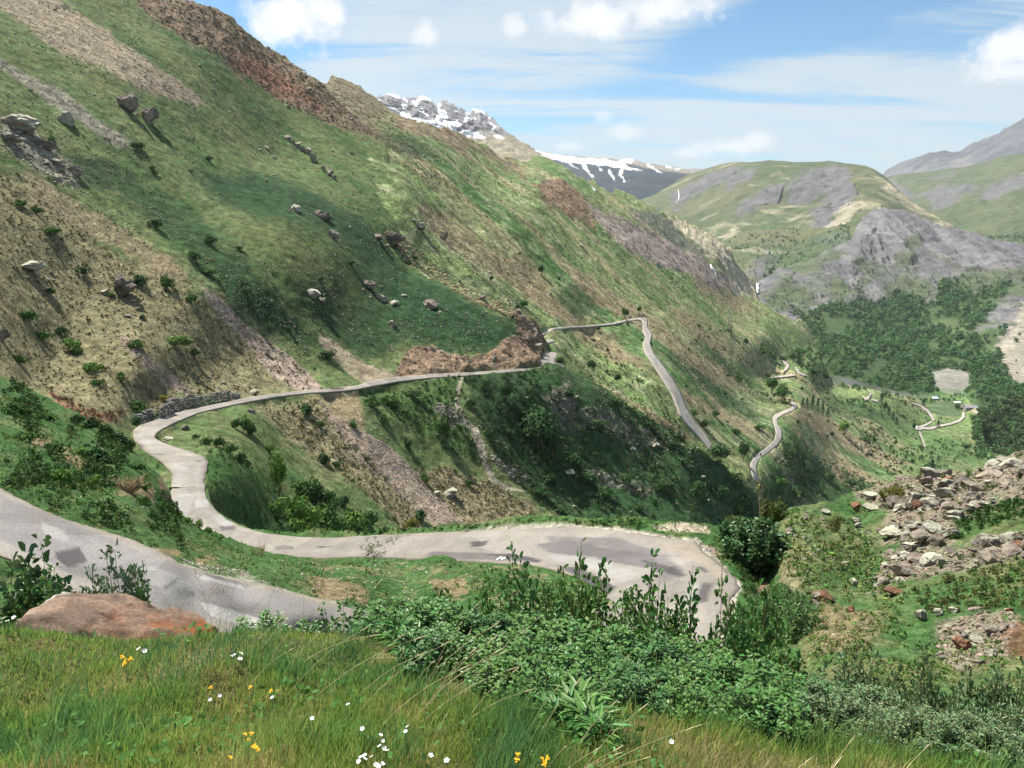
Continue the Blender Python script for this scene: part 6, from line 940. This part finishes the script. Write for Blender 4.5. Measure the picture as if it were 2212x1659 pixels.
# tall shoots that stand out above the thicket
for u, v, y, h in [(1180, 1190, 7., 110), (1292, 1222, 7.1, 90), (1352, 1205, 7.2, 80), (1442, 1272, 7., 80), (1240, 1215, 7.3, 70), (880, 1268, 6.6, 110), (985, 1290, 6.8, 80), (1555, 1318, 6.4, 90), (1645, 1300, 6.3, 90), (1480, 1250, 7., 90), (1100, 1210, 7.2, 70), (1395, 1265, 7., 70), (800, 1310, 6.5, 80), (720, 1318, 6.3, 90)]:
    front('shoot', u, v, y, 44, 'shoot', 'tall leafy shoot rising above the big roadside thicket', 'shoots above the thicket', 'shoot', seed=830, nst=2, nleaf=64, ls=.044, base=BG3, R=.10, H=1.6, top=.45, narrow=.6)
front('shrub', 30, 1102, 7.5, 190, 'leftbush', 'broad leaved tree branch entering at the left edge above the road', None, seed=840, nst=12, nleaf=46, ls=.10, base=(.055, .12, .045), R=.6, H=1.5, top=.3, narrow=.7)
front('shrub', 236, 1168, 7.6, 150, 'greybush', 'grey green willowy shrub standing in front of the upper road', None, seed=841, nst=30, nleaf=80, ls=.075, base=(.13, .20, .11), R=.45, H=1.3, top=.12, narrow=.45)
front('shrub', 305, 1262, 7.2, 70, 'b1', 'low shrub at the right foot of the grey green shrub', None, **KW[1])
front('shrub', 60, 1245, 7.6, 170, 'b0', 'low leafy shrub under the tree branch at the left edge', None, **KW[0]); front('shrub', 130, 1268, 7.3, 120, 'b2', 'bushy green plant above the reddish slab', None, **KW[2])
for u, v, y, w in [(530, 1375, 5.6, 120), (600, 1370, 5.6, 120), (650, 1390, 5.4, 100), (570, 1395, 5.2, 120)]: front('shrub', u, v, y, w, 'b3', 'low leafy plant at the edge of the grass below the upper road', 'plants at the grass edge', **KW[3])
# willow scrub on the right
for u, v, y, w in [(1800, 1440, 6., 190), (1890, 1430, 6.4, 200), (1980, 1440, 6.6, 200), (2060, 1470, 6.2, 190), (2140, 1480, 6., 200), (2210, 1460, 6., 190), (1840, 1500, 5., 190), (1940, 1510, 5., 190), (2040, 1530, 5., 190), (2130, 1540, 5., 190), (2210, 1540, 4.8, 190), (1790, 1560, 4.4, 170), (1890, 1580, 4.2, 180), (2000, 1590, 4.2, 180), (2110, 1600, 4.2, 190), (2200, 1600, 4.1, 190)]:
    front('willow_scrub', u, v, y, w, 'w%d' % (int(u) % 2), 'narrow leaved willow bush in the scrub at the lower right', 'willow scrub at the lower right', 'shrub', seed=850+int(u) % 2, nst=44, nleaf=110, ls=.058, base=((.125, .20, .09), (.10, .19, .07))[int(u) % 2], R=.5, H=1., top=.1, narrow=.4)
for u, v, y, w in [(1920, 1345, 8.2, 90), (1985, 1360, 8., 100), (1950, 1400, 7.4, 110), (1870, 1410, 7.6, 70)]: front('herb', u, v, y, w, 'herb', 'feathery light green plant growing up before the bare soil of the knoll', 'feathery plants before the knoll', 'plant', seed=860, nst=16, nleaf=90, ls=.035, base=(.10, .18, .04), R=.3, H=1., top=.1, narrow=.35)
for u, v, y, w in [(872, 1405, 4.9, 90), (1240, 1520, 3.7, 130), (1300, 1560, 3.5, 120), (920, 1450, 4.6, 80)]: front('fireweed', u, v, y, w, 'fw', 'upright plant with long narrow leaves beside the thicket', 'narrow leaved plants', 'plant', seed=861, nst=4, nleaf=60, ls=.085, base=(.09, .21, .055), R=.1, H=.5, top=.15, narrow=.2)
# shrubs farther off, standing on the road bench
def grown(L, name, u, v, w, h, key, label, **kw):
    p, t = L.surf(np.array([float(u)]), np.array([float(v)])); s = t[0]/FPX; kw.setdefault('H', 3.); kw.setdefault('R', 1.5); return leafy(name, p[0], h*s, w*s/2, key, label, None, 'shrub', **kw)
grown(L2, 'shrub', 1622, 1206, 150, 118, 'alder', 'big dark round bush growing over the ditch at the end of the hairpin', seed=870, nst=46, nleaf=150, ls=.16, base=(.065, .14, .05), top=.02, R=1.3, H=2.2, narrow=.7)
grown(L2, 'shrub', 1588, 1165, 60, 60, 'yel', 'yellowish green bush at the left side of the big ditch bush', seed=871, nst=20, nleaf=90, ls=.13, base=(.09, .13, .03), top=.05, R=.7, H=1.2)
grown(LR, 'shrub', 1666, 1150, 56, 74, 'yel', 'yellow green bush behind the big ditch bush', seed=871, nst=20, nleaf=90, ls=.13, base=(.14, .15, .03), top=.05, R=.7, H=1.2)
grown(LR, 'shrub', 1927, 1092, 54, 40, 'jun', 'round yellow green juniper among the pale rocks of the knoll', seed=872, nst=40, nleaf=120, ls=.09, base=(.16, .17, .025), top=.05, R=.9, H=1.1, narrow=.4)
grown(LR, 'shrub', 1802, 1148, 28, 40, 'jun2', 'small yellow green bush on the grass of the knoll', seed=873, nst=18, nleaf=60, ls=.09, base=(.11, .14, .03), top=.05, R=.5, H=.9, narrow=.4)
for u, v, w, h in [(1700, 1400, 150, 120), (1640, 1380, 110, 110), (1720, 1330, 70, 60), (1660, 1330, 90, 70), (1690, 1300, 60, 50)]: grown(L2 if u < 1680 else LR, 'shrub', u, v, w, h, 'alder2', 'leafy bush crowding the ditch between hairpin and knoll', seed=874, nst=36, nleaf=110, ls=.09, base=(.09, .18, .055), top=.03, R=1., H=1.5, narrow=.6)['group'] = 'bushes of the ditch'
grown(L1, 'shrub', 826, 1208, 104, 48, 'thin', 'thin twiggy shrub in front of the lower road', seed=875, nst=22, nleaf=26, ls=.11, base=(.12, .15, .075), top=.3, R=1.5, H=1.3, narrow=.45)
# dead sapling, dead twigs, brush pile
M_dead = mat_plain('dead_wood', (.34, .26, .17), .9, .1, 0, .3, 6.)
def twigs(name, L, u, v, w, h, n, label, seed, mat=M_dead, spread=1., r0=.02):
    p, t = L.surf(np.array([float(u)]), np.array([float(v)])); s = t[0]/FPX; r = np.random.default_rng(seed); P = []
    for _ in range(n):
        a = r.uniform(0, 6.28); e = np.array([math.cos(a)*w*s/2*r.random()**.5*spread, math.sin(a)*w*s/3*r.random(), h*s*r.uniform(.5, 1)]); k = np.linspace(0, 1, 6)[:, None]; b = np.array([e[0]*.3, e[1]*.3, -.05]); q = b+(e-b)*k+r.normal(size=(6, 3))*.03*h*s; P.append((q, r0*(1-.75*k[:, 0])))
        for _ in range(3): f = r.uniform(.3, .9); j = q[int(f*5)]; d = r.normal(size=3)*w*s*.12+np.array([0, 0, h*s*.18]); P.append((j+d*np.linspace(0, 1, 4)[:, None], r0*.5*(1-.7*np.linspace(0, 1, 4))))
    V, F = tube_np(P, 4); o = link(name, np_mesh(name, V, F, mat), label=label, category=name.replace('_', ' ')); o.location = p[0]; return o
twigs('dead_shrub', LR, 1656, 1140, 50, 66, 26, 'orange brown leafless shrub behind the big ditch bush', 881, mat_plain('orange_twig', (.36, .20, .09), .9, .1), 1., .03)
twigs('brush_pile', L1, 275, 1062, 90, 34, 40, 'tangled pile of dead brushwood on the bank left of the road', 882, M_dead, 1.2, .035)
twigs('dead_stalks', L1, 560, 1196, 50, 40, 12, 'bare reddish stalks beside the lower road', 883, mat_plain('red_twig', (.25, .14, .10), .9, .1), 1., .02)
def sapling():
    p = L2.at(1637, 1150); s = 36/FPX; k = np.linspace(0, 1, 8)[:, None]; m = np.array([0, 0, 112*s])*k+np.array([.08, 0, 0])*np.sin(k*5); paths = [(m, .045*(1-.7*k[:, 0]))]; r = np.random.default_rng(4)
    for f in (.55, .68, .8, .9): j = m[int(f*7)]; d = np.array([r.uniform(-.35, .35), r.uniform(-.2, .2), .35]); paths.append((j+d*np.linspace(0, 1, 4)[:, None], .015*(1-.7*np.linspace(0, 1, 4))))
    r_ = empty('dead_sapling', p, 0, label='tall thin nearly leafless sapling rising behind the ditch bush', category='tree'); V, F = tube_np(paths, 6); link('trunk', np_mesh('trunk', V, F, M_dead), r_)
    V, F, C = crown_np(77, 60, .16, 4, .6, 1., (.15, .16, .06)); link('crown', np_mesh('crown', V*.35+np.array([0, 0, 108*s]), F, M_far, C), r_)
sapling()
# ---- the reddish slab in the grass
def slab():
    V, F = ICO[4]; bm = bmesh.new(); bmesh.ops.create_icosphere(bm, subdivisions=6, radius=1.); bm.verts.ensure_lookup_table(); V = np.array([v.co[:] for v in bm.verts]); F = np.array([[v.index for v in f.verts] for f in bm.faces]); bm.free()
    r = np.random.default_rng(3); W = V.copy()
    for n, d in (((0, 0, 1), .55), ((.25, -.85, .5), .62), ((-.4, -.8, .2), .72), ((.7, -.5, .5), .66), ((.9, 0, .45), .74), ((-.9, -.1, .3), .78), ((0, -.6, .8), .60)):
        n = np.array(n)/np.linalg.norm(n); k = np.maximum(W @ n-d, 0); W -= .92*k[:, None]*n
    W = W*np.array([1.08, .85, .62]); q = W*1.0
    lay = np.sin(q[:, 2]*38+3*fbm(q*2, 3, 5)+q[:, 0]*5)*.006; W += V*(lay+.05*fbm(q*2.5, 4, 9)+.014*fbm(q*11, 3, 10)+.006*fbm(q*40, 2, 12))[:, None]
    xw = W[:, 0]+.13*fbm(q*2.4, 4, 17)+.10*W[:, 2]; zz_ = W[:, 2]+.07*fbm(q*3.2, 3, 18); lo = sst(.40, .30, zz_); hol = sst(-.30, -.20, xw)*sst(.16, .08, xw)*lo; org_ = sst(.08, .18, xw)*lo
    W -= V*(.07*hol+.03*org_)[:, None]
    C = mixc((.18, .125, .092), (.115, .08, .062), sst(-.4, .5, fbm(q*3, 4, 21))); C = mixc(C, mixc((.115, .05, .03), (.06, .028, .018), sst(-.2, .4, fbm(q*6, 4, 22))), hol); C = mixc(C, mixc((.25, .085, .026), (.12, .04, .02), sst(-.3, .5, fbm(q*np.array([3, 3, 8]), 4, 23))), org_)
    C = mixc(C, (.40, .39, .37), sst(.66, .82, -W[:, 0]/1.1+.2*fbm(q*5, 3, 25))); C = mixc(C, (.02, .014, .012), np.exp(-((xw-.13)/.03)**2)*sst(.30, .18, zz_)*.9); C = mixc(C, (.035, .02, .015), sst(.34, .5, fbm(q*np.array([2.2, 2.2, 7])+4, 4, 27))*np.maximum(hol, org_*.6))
    me = np_mesh('slab_rock', W, F, mat_ground('slab_stone', 6., 30., .5, .03, .28, .85), C)
    o = link('slab_rock', me, label='large reddish slab of rock lying at the edge of the meadow', category='rock'); p = at_depth(245, 1330, 6.2); o.location = (p[0]-.08, p[1]+.1, p[2]-.47); o.scale = (1.14, .85, .85); o.rotation_euler = (math.radians(-6), math.radians(8), math.radians(-12))
slab()
# ---- grass: blades nobody could count
def blades(name, n, seed, ylo, yhi, lo, hi, cols, wid, lean, sel=None, bend=.5, xr=None):
    r = np.random.default_rng(seed); y = ylo+(yhi-ylo)*r.random(n)**1.15; x = (r.random(n)*2-1)*(y*.78+.35)
    if xr is not None: x = xr[0]+(xr[1]-xr[0])*r.random(n)
    q = np.stack([x, y, x*0], -1); clump = fbm(q/.28, 3, seed+1); patch = fbm(q/1.1, 3, seed+2)
    if sel is not None: k = r.random(n) < sel(x, y, clump, patch); x, y, q, clump, patch = x[k], y[k], q[k], clump[k], patch[k]; n = len(x)
    z = ground0(x, y)-.01; h = (lo+(hi-lo)*r.random(n))*(1+.55*clump)*(1+.2*patch); h = np.maximum(h, lo*.6)*(1-.5*sst(3.6, 4.7, y))
    a = r.uniform(0, 6.28, n); ln = np.stack([np.cos(a), np.sin(a)], -1)*r.uniform(.1, .55, (n, 1))*bend*2+np.array(lean); k = np.array([0, .4, .75, 1.]); w = wid*r.uniform(.6, 1.3, n)*np.sqrt(np.maximum(y, 1.5)/3.)
    fa = np.arctan2(x, y)+r.normal(size=n)*.7; side = np.stack([np.cos(fa), -np.sin(fa)], -1)
    ww = np.array([1, .85, .55, .06]); P = np.zeros((n, 4, 2, 3))
    for j in range(4):
        c = np.stack([x+ln[:, 0]*h*k[j]**1.8, y+ln[:, 1]*h*k[j]**1.8, z+h*k[j]*(1-.18*k[j]*np.linalg.norm(ln, axis=1))], -1)
        for s_, sg in ((0, -1), (1, 1)): P[:, j, s_, :2] = c[:, :2]+sg*side*(w*ww[j])[:, None]/2; P[:, j, s_, 2] = c[:, 2]
    i = np.arange(n)[:, None]*8; F = np.concatenate([i+np.array([0, 1, 3, 2]), i+np.array([2, 3, 5, 4]), i+np.array([4, 5, 7, 6])])
    cc = np.asarray(cols); m = np.clip((patch*1.4+clump*.7+r.normal(size=n)*.45)*.5+.5, 0, .999)*(len(cc)-1); b = m.astype(int); C = mixc(cc[b], cc[np.minimum(b+1, len(cc)-1)], m-b)*r.uniform(.75, 1.25, (n, 1))
    return link(name, np_mesh(name, P.reshape(-1, 3), F, M_straw if 'dry' in name else M_grass, np.repeat(C, 8, 0)), kind='stuff')
M_grass = mat_leaf('grass_blade', .6, .45, .1)
blades('grass', 190000, 901, 1.75, 6.4, .05, .125, [(.40, .34, .15), (.29, .33, .08), (.20, .31, .06), (.13, .25, .055), (.075, .18, .065)], .0046, (.10, .05))
blades('tall_grass', 26000, 902, 1.9, 5.8, .14, .27, [(.27, .33, .09), (.17, .28, .07), (.12, .24, .07), (.08, .18, .08)], .004, (.22, .10), lambda x, y, c, p: sst(-.1, .5, c+.4*p))
blades('dry_grass', 18000, 903, 1.75, 6.2, .05, .14, [(.42, .34, .18), (.34, .28, .14), (.28, .25, .11)], .0034, (.18, .05), lambda x, y, c, p: sst(-.1, .5, fbm(np.stack([x, y, x*0], -1)/.8, 3, 77)))
def clover():
    r = np.random.default_rng(911); n = 9000; y = 1.8+4.6*r.random(n)**1.1; x = (r.random(n)*2-1)*(y*.78+.3); q = np.stack([x, y, x*0], -1); k = r.random(n) < sst(-.2, .5, fbm(q/.55, 3, 912)); x, y = x[k], y[k]; n = len(x)
    z = ground0(x, y)+r.uniform(.02, .11, n); P = np.stack([x, y, z], -1); nr = r.normal(size=(n, 3))*.45+np.array([0, -.2, 1.]); nr /= np.linalg.norm(nr, axis=1)[:, None]; a = np.cross(nr, r.normal(size=(n, 3))); a /= np.linalg.norm(a, axis=1)[:, None]; b = np.cross(nr, a); s = r.uniform(.008, .024, (n, 1))*np.sqrt(y/3)[:, None]
    V = np.stack([P-a*s, P-a*s*.3-b*s*.5, P+a*s*.5-b*s*.45, P+a*s, P+a*s*.5+b*s*.45, P-a*s*.3+b*s*.5], 1).reshape(-1, 3); C = np.array((.085, .20, .05))*r.uniform(.55, 1.35, (n, 1))*r.uniform(.9, 1.1, (n, 3))
    link('ground_cover', np_mesh('ground_cover', V, np.arange(6*n).reshape(n, 6), M_grass, np.repeat(C, 6, 0)), kind='stuff')
clover()
# ---- straw stalks, each one a thing
def stalks():
    r = np.random.default_rng(31); items = []
    for c, n, (dx, dy), g, lab in [((420, 1385), 14, (.30, -1.), 'straw before the slab', 'dry straw stalk in the tuft in front of the reddish slab'), ((640, 1440), 16, (.5, -.8), 'straw by the grass edge', 'dry straw stalk leaning right near the edge of the grass'), ((880, 1500), 16, (.5, -.8), 'straw before the thicket', 'dry straw stalk leaning across the left front of the thicket'), ((1180, 1560), 12, (.5, -.7), 'straw at the thicket front', 'dry straw stalk at the grassy foot of the thicket'), ((1650, 1640), 12, (.2, -1.), 'straw at the lower right', 'pale thick straw stalk standing at the lower edge right of the thicket'), ((1900, 1650), 14, (.1, -1.), 'straw in the willow scrub', 'pale straw stalk in front of the willow scrub')]:
        for _ in range(n):
            u, v = c[0]+r.normal()*70, c[1]+r.normal()*26; y = np.interp(v, [1340, 1400, 1500, 1600, 1660], [5.4, 4.7, 3.7, 2.8, 2.3])
            p = at_depth(u, v, y); b = np.array([p[0], p[1], float(ground0(p[0], p[1]))]); Lh = r.uniform(.3, .62)*(1 if c[1] < 1600 else .8)
            e = np.array([dx*r.uniform(.4, 1.3)+r.normal()*.15, r.normal()*.2, -dy*r.uniform(.7, 1.1)]); e = e/np.linalg.norm(e)*Lh; k = np.linspace(0, 1, 8)[:, None]; q = e*k+np.array([e[0]*.25, 0, -.12*Lh])*k**2.5; rad = (.0018 if c[1] < 1600 else .0032)*(1-.55*k[:, 0]); hd = q[-1]+(q[-1]-q[-2])*np.linspace(0, .9, 6)[:, None]; hr = np.array([.001, .0026, .003, .0026, .002, .0006])
            V, F = tube_np([(q, rad), (hd, hr)], 4); o = link('straw_stalk', np_mesh('straw_stalk', V, F, M_stalk), label=lab, category='grass stalk', group=g); o.location = b
M_stalk = mat_plain('straw', (.46, .38, .22), .7, .2, 0, .25, 12.)
stalks()
# ---- flowers
def flower_np(kind):
    if kind == 'white':
        V, F, o = [], [], 0
        for i in range(5): a = i*2*np.pi/5; d = np.array([math.cos(a), math.sin(a), 0]); s = np.array([-math.sin(a), math.cos(a), 0]); V += [d*.002, d*.010+s*.007+np.array([0, 0, .004]), d*.017+np.array([0, 0, .006]), d*.010-s*.007+np.array([0, 0, .004])]; F.append([o, o+1, o+2, o+3]); o += 4
        return np.array(V), np.array(F)
    V, F = [], []; o = 0
    for c in ((0, 0, 0), (.014, .004, -.006), (-.012, .006, -.010), (.003, -.013, -.014)):
        for i in range(4): a = i*np.pi/2+c[0]*90; d = np.array([math.cos(a), math.sin(a), .5]); s = np.array([-math.sin(a), math.cos(a), 0]); c_ = np.array(c); V += [c_, c_+d*.007+s*.006, c_+d*.013, c_+d*.007-s*.006]; F.append([o, o+1, o+2, o+3]); o += 4
    return np.array(V), np.array(F)
PET = {'white': np_mesh('petals', *flower_np('white'), mat_plain('white_petal', (.85, .85, .86), .6, .2), smooth=False), 'yellow': np_mesh('petals', *flower_np('yellow'), mat_plain('yellow_petal', (.75, .42, .02), .6, .2), smooth=False)}
EYE = np_mesh('flower_centre', ICO[1][0]*.0035+np.array([0, 0, .004]), ICO[1][1], mat_plain('flower_eye', (.6, .45, .05), .7, .2))
FST = np_mesh('stem', *tube_np([(np.array([[0, 0, 0], [.01, 0, -.1], [.0, .01, -.22]]), np.array([.0012, .0014, .0016]))], 4), mat_plain('flower_stem', (.07, .12, .035), .6, .2))
def flower(u, v, y, kind, label, group, s=1.):
    p = at_depth(u, v, y); o = empty('white_flower' if kind == 'white' else 'yellow_flower', p, random.uniform(0, 6.28), label=label, category='flower', group=group); o.scale = (s, s, s); h = link('petals', PET[kind], o); h.rotation_euler = (random.uniform(.2, .7), random.uniform(-.3, .3), 0); link('stem', FST, o)
    if kind == 'white': e = link('flower_centre', EYE, h)
dep = lambda v: float(np.interp(v, [1330, 1400, 1500, 1600, 1660], [5.0, 4.5, 3.55, 2.72, 2.3]))-.12
for u, v in [(822, 1588), (826, 1600), (820, 1612), (830, 1616), (780, 1636), (788, 1640), (775, 1645), (803, 1635), (836, 1622), (788, 1632), (812, 1652), (826, 1650), (818, 1656), (880, 1570), (876, 1580)]: flower(u, v, dep(v), 'white', 'white flower in the cluster at the bottom of the meadow', 'white flowers of the bottom cluster', .55)
for u, v in [(453, 1511), (474, 1503), (588, 1507), (752, 1522), (674, 1552), (783, 1574), (930, 1632), (965, 1643), (1450, 1602)]: flower(u, v, dep(v), 'white', 'lone white flower standing in the green meadow', 'lone white flowers', .65)
for u, v in [(8, 1336), (16, 1342), (30, 1334), (2, 1346), (40, 1340), (300, 1402), (312, 1406), (455, 1405), (505, 1416), (518, 1424), (520, 1412)]: flower(u, v, dep(v), 'white', 'tiny white flower near the reddish slab', 'white flowers by the slab', 1.)
for u, v in [(264, 1418), (272, 1424), (278, 1428), (268, 1432), (282, 1422)]: flower(u, v, dep(v), 'yellow', 'yellow flower head in the bunch below the reddish slab', 'yellow flowers below the slab', .7)
for u, v in [(455, 1484), (541, 1483), (585, 1491), (600, 1492)]: flower(u, v, dep(v), 'yellow', 'yellow flower in the middle of the meadow', 'yellow flowers of the mid meadow', .5)
for u, v in [(530, 1585), (543, 1583), (537, 1597), (552, 1614), (557, 1618), (498, 1635), (548, 1610)]: flower(u, v, dep(v), 'yellow', 'orange yellow flower in the lower meadow', 'yellow flowers of the lower meadow', .42)
for u, v in [(1172, 1638), (1178, 1644), (1176, 1650), (1182, 1636), (1118, 1628), (1116, 1640)]: flower(u, v, dep(v), 'yellow', 'yellow flower at the bottom below the thicket', 'yellow flowers below the thicket', .42)
# ------------------------------------------------------------------ camera, sun, sky
cam = bpy.data.cameras.new('camera'); cam.sensor_fit = 'HORIZONTAL'; cam.angle = 2*math.atan(CU/FPX); cam.clip_start = .05; cam.clip_end = 40000
co = bpy.data.objects.new('camera', cam); COL.objects.link(co); co.location = (0, 0, 0); co.rotation_euler = (math.pi/2-PITCH, 0, 0); SC.camera = co
SUN_EL, SUN_AZ = math.radians(58), math.radians(-52)     # azimuth from +y, negative = left
sd = np.array([math.cos(SUN_EL)*math.sin(SUN_AZ), math.cos(SUN_EL)*math.cos(SUN_AZ), math.sin(SUN_EL)])
sun = bpy.data.lights.new('sun', 'SUN'); sun.energy = 5.; sun.angle = math.radians(.55); sun.color = (1., .95, .86)
so = bpy.data.objects.new('sun', sun); COL.objects.link(so)
from mathutils import Vector
so.rotation_euler = Vector(sd).to_track_quat('Z', 'Y').to_euler()
W = bpy.data.worlds.new('World'); SC.world = W; W.use_nodes = True; wt = W.node_tree; Lk = wt.links.new
bg = wt.nodes['Background']; bg.inputs['Strength'].default_value = .074
sky = N(wt, 'ShaderNodeTexSky', sky_type='NISHITA', sun_disc=False, sun_elevation=SUN_EL, sun_rotation=SUN_AZ, altitude=1800., air_density=1.0, dust_density=.2, ozone_density=1.5)
tc = N(wt, 'ShaderNodeTexCoord'); sep = N(wt, 'ShaderNodeSeparateXYZ'); Lk(tc.outputs['Generated'], sep.inputs[0])
def M(op, a, b=None, c=None):
    n = N(wt, 'ShaderNodeMath', operation=op)
    for i, x in enumerate((a, b, c)):
        if x is None: continue
        if isinstance(x, (int, float)): n.inputs[i].default_value = x
        else: Lk(x, n.inputs[i])
    return n.outputs[0]
def MR(x, a, b, c=0., d=1., smooth=True):
    n = N(wt, 'ShaderNodeMapRange'); n.interpolation_type = 'SMOOTHSTEP' if smooth else 'LINEAR'
    for i, q in enumerate((a, b, c, d)): n.inputs[i+1].default_value = q
    Lk(x, n.inputs[0]); return n.outputs[0]
zz = M('ADD', M('MAXIMUM', sep.outputs['Z'], 0.), .16)
cv = N(wt, 'ShaderNodeCombineXYZ'); Lk(M('DIVIDE', sep.outputs['X'], zz), cv.inputs[0]); Lk(M('DIVIDE', sep.outputs['Y'], zz), cv.inputs[1])
# high thin veil, drawn out in streaks that run up to the right
mp = N(wt, 'ShaderNodeMapping'); mp.inputs['Rotation'].default_value = (0, 0, math.radians(24)); mp.inputs['Scale'].default_value = (.38, 1.7, 1.); mp.inputs['Location'].default_value = (.3, .55, 0); Lk(cv.outputs[0], mp.inputs[0])
nz = N(wt, 'ShaderNodeTexNoise', Scale=1.5, Detail=10., Roughness=.6, Distortion=.5); Lk(mp.outputs[0], nz.inputs['Vector'])
nf = N(wt, 'ShaderNodeTexNoise', Scale=6.5, Detail=9., Roughness=.66, Distortion=.8); Lk(mp.outputs[0], nf.inputs['Vector'])
az = M('ARCTAN2', sep.outputs['X'], sep.outputs['Y']); el = M('ARCSINE', sep.outputs['Z'])
# the open blue window: a band rising to the upper right
win = M('MULTIPLY', MR(M('SUBTRACT', el, M('MULTIPLY_ADD', az, .27, .104)), -.03, .035), MR(M('SUBTRACT', el, M('MULTIPLY_ADD', az, .43, .122)), .045, -.04))
win = M('MULTIPLY', win, MR(az, .04, .34))
w2 = M('SQRT', M('ADD', M('POWER', M('MULTIPLY', M('ADD', az, .40), 5.), 2.), M('POWER', M('MULTIPLY', M('SUBTRACT', el, .23), 9.), 2.)))
win = M('MAXIMUM', win, M('MULTIPLY', MR(w2, 1.2, .3), .55))
veil = M('ADD', MR(nz.outputs['Fac'], .30, .62), M('MULTIPLY', M('SUBTRACT', nf.outputs['Fac'], .5), 1.1))
veil = M('SUBTRACT', M('MULTIPLY_ADD', MR(el, .30, .0), .30, veil), M('MULTIPLY', win, 1.7))
veil = M('MULTIPLY', MR(veil, 0., 1.05), .86)
# small cumulus heaps at fixed bearings: (pixel u, v, half width, half height)
nc = N(wt, 'ShaderNodeTexNoise', Scale=26., Detail=7., Roughness=.62); Lk(tc.outputs['Generated'], nc.inputs['Vector'])
cum = None
for (u, v, a, b, s) in ((625, 45, 95, 62, 1.), (690, 20, 60, 40, 1.), (575, 65, 50, 34, .9), (1300, 40, 150, 42, 1.), (1420, 20, 150, 40, .9), (1220, 50, 90, 34, .8), (915, 72, 34, 24, .75), (1115, 60, 40, 26, .7), (2165, 110, 55, 40, 1.), (2205, 95, 40, 45, 1.), (2180, 155, 60, 24, .9), (1560, 318, 95, 22, .75), (1635, 305, 40, 18, .7), (1480, 330, 50, 16, .6), (1345, 285, 55, 18, .5), (1300, 255, 26, 20, .45), (1230, 315, 36, 10, .45)):
    r = rays(u, v); r = r/np.linalg.norm(r); a0 = math.atan2(r[0], r[1]); e0 = math.asin(r[2])
    d = M('SQRT', M('ADD', M('POWER', M('DIVIDE', M('SUBTRACT', az, a0), a/FPX*.95), 2.), M('POWER', M('DIVIDE', M('SUBTRACT', el, e0), b/FPX), 2.)))
    k = M('MULTIPLY', MR(M('ADD', d, M('MULTIPLY', M('SUBTRACT', nc.outputs['Fac'], .5), 2.6)), 1.1, .2), s)
    cum = k if cum is None else M('MAXIMUM', cum, k)
tint = N(wt, 'ShaderNodeMixRGB', blend_type='MULTIPLY'); tint.inputs[0].default_value = 1.; Lk(sky.outputs[0], tint.inputs[1]); tint.inputs[2].default_value = (.44, .78, .88, 1)
mx1 = N(wt, 'ShaderNodeMixRGB'); Lk(veil, mx1.inputs[0]); Lk(tint.outputs[0], mx1.inputs[1]); mx1.inputs[2].default_value = (4.1, 4.65, 5.0, 1)
mx2 = N(wt, 'ShaderNodeMixRGB'); Lk(cum, mx2.inputs[0]); Lk(mx1.outputs[0], mx2.inputs[1]); mx2.inputs[2].default_value = (6.2, 6.3, 6.5, 1)
Lk(mx2.outputs[0], bg.inputs['Color'])
# ------------------------------------------------------------------ the air
def haze():
    lo, hi = np.array((-9500, -4500, -480.)), np.array((12500, 11500, 1500.))
    V = np.array([[(lo, hi)[i][0], (lo, hi)[j][1], (lo, hi)[k][2]] for i in (0, 1) for j in (0, 1) for k in (0, 1)])
    F = np.array([[0, 1, 3, 2], [4, 6, 7, 5], [0, 4, 5, 1], [2, 3, 7, 6], [0, 2, 6, 4], [1, 5, 7, 3]])
    m = bpy.data.materials.new('thin_air'); m.use_nodes = True; t = m.node_tree; t.nodes.remove(t.nodes['Principled BSDF'])
    v = N(t, 'ShaderNodeVolumePrincipled'); v.inputs['Color'].default_value = (.86, .93, 1., 1); v.inputs['Density'].default_value = HAZE; v.inputs['Anisotropy'].default_value = .2
    t.links.new(v.outputs[0], t.nodes['Material Output'].inputs['Volume'])
    link('haze', np_mesh('haze', V, F, m, smooth=False), kind='stuff')
HAZE = 3e-5
haze()
cy = SC.cycles
cy.use_denoising = True; cy.max_bounces = 5; cy.diffuse_bounces = 2; cy.glossy_bounces = 1; cy.transmission_bounces = 2; cy.transparent_max_bounces = 4; cy.volume_bounces = 0
cy.use_adaptive_sampling = True; cy.adaptive_threshold = .02; cy.sample_clamp_indirect = 4.
try: cy.denoising_input_passes = 'RGB_ALBEDO_NORMAL'; cy.denoiser = 'OPENIMAGEDENOISE'
except Exception: pass
vs = SC.view_settings; vs.view_transform = 'Standard'; vs.look = 'None'; vs.exposure = 1.1; vs.gamma = 1.; vs.use_curve_mapping = False
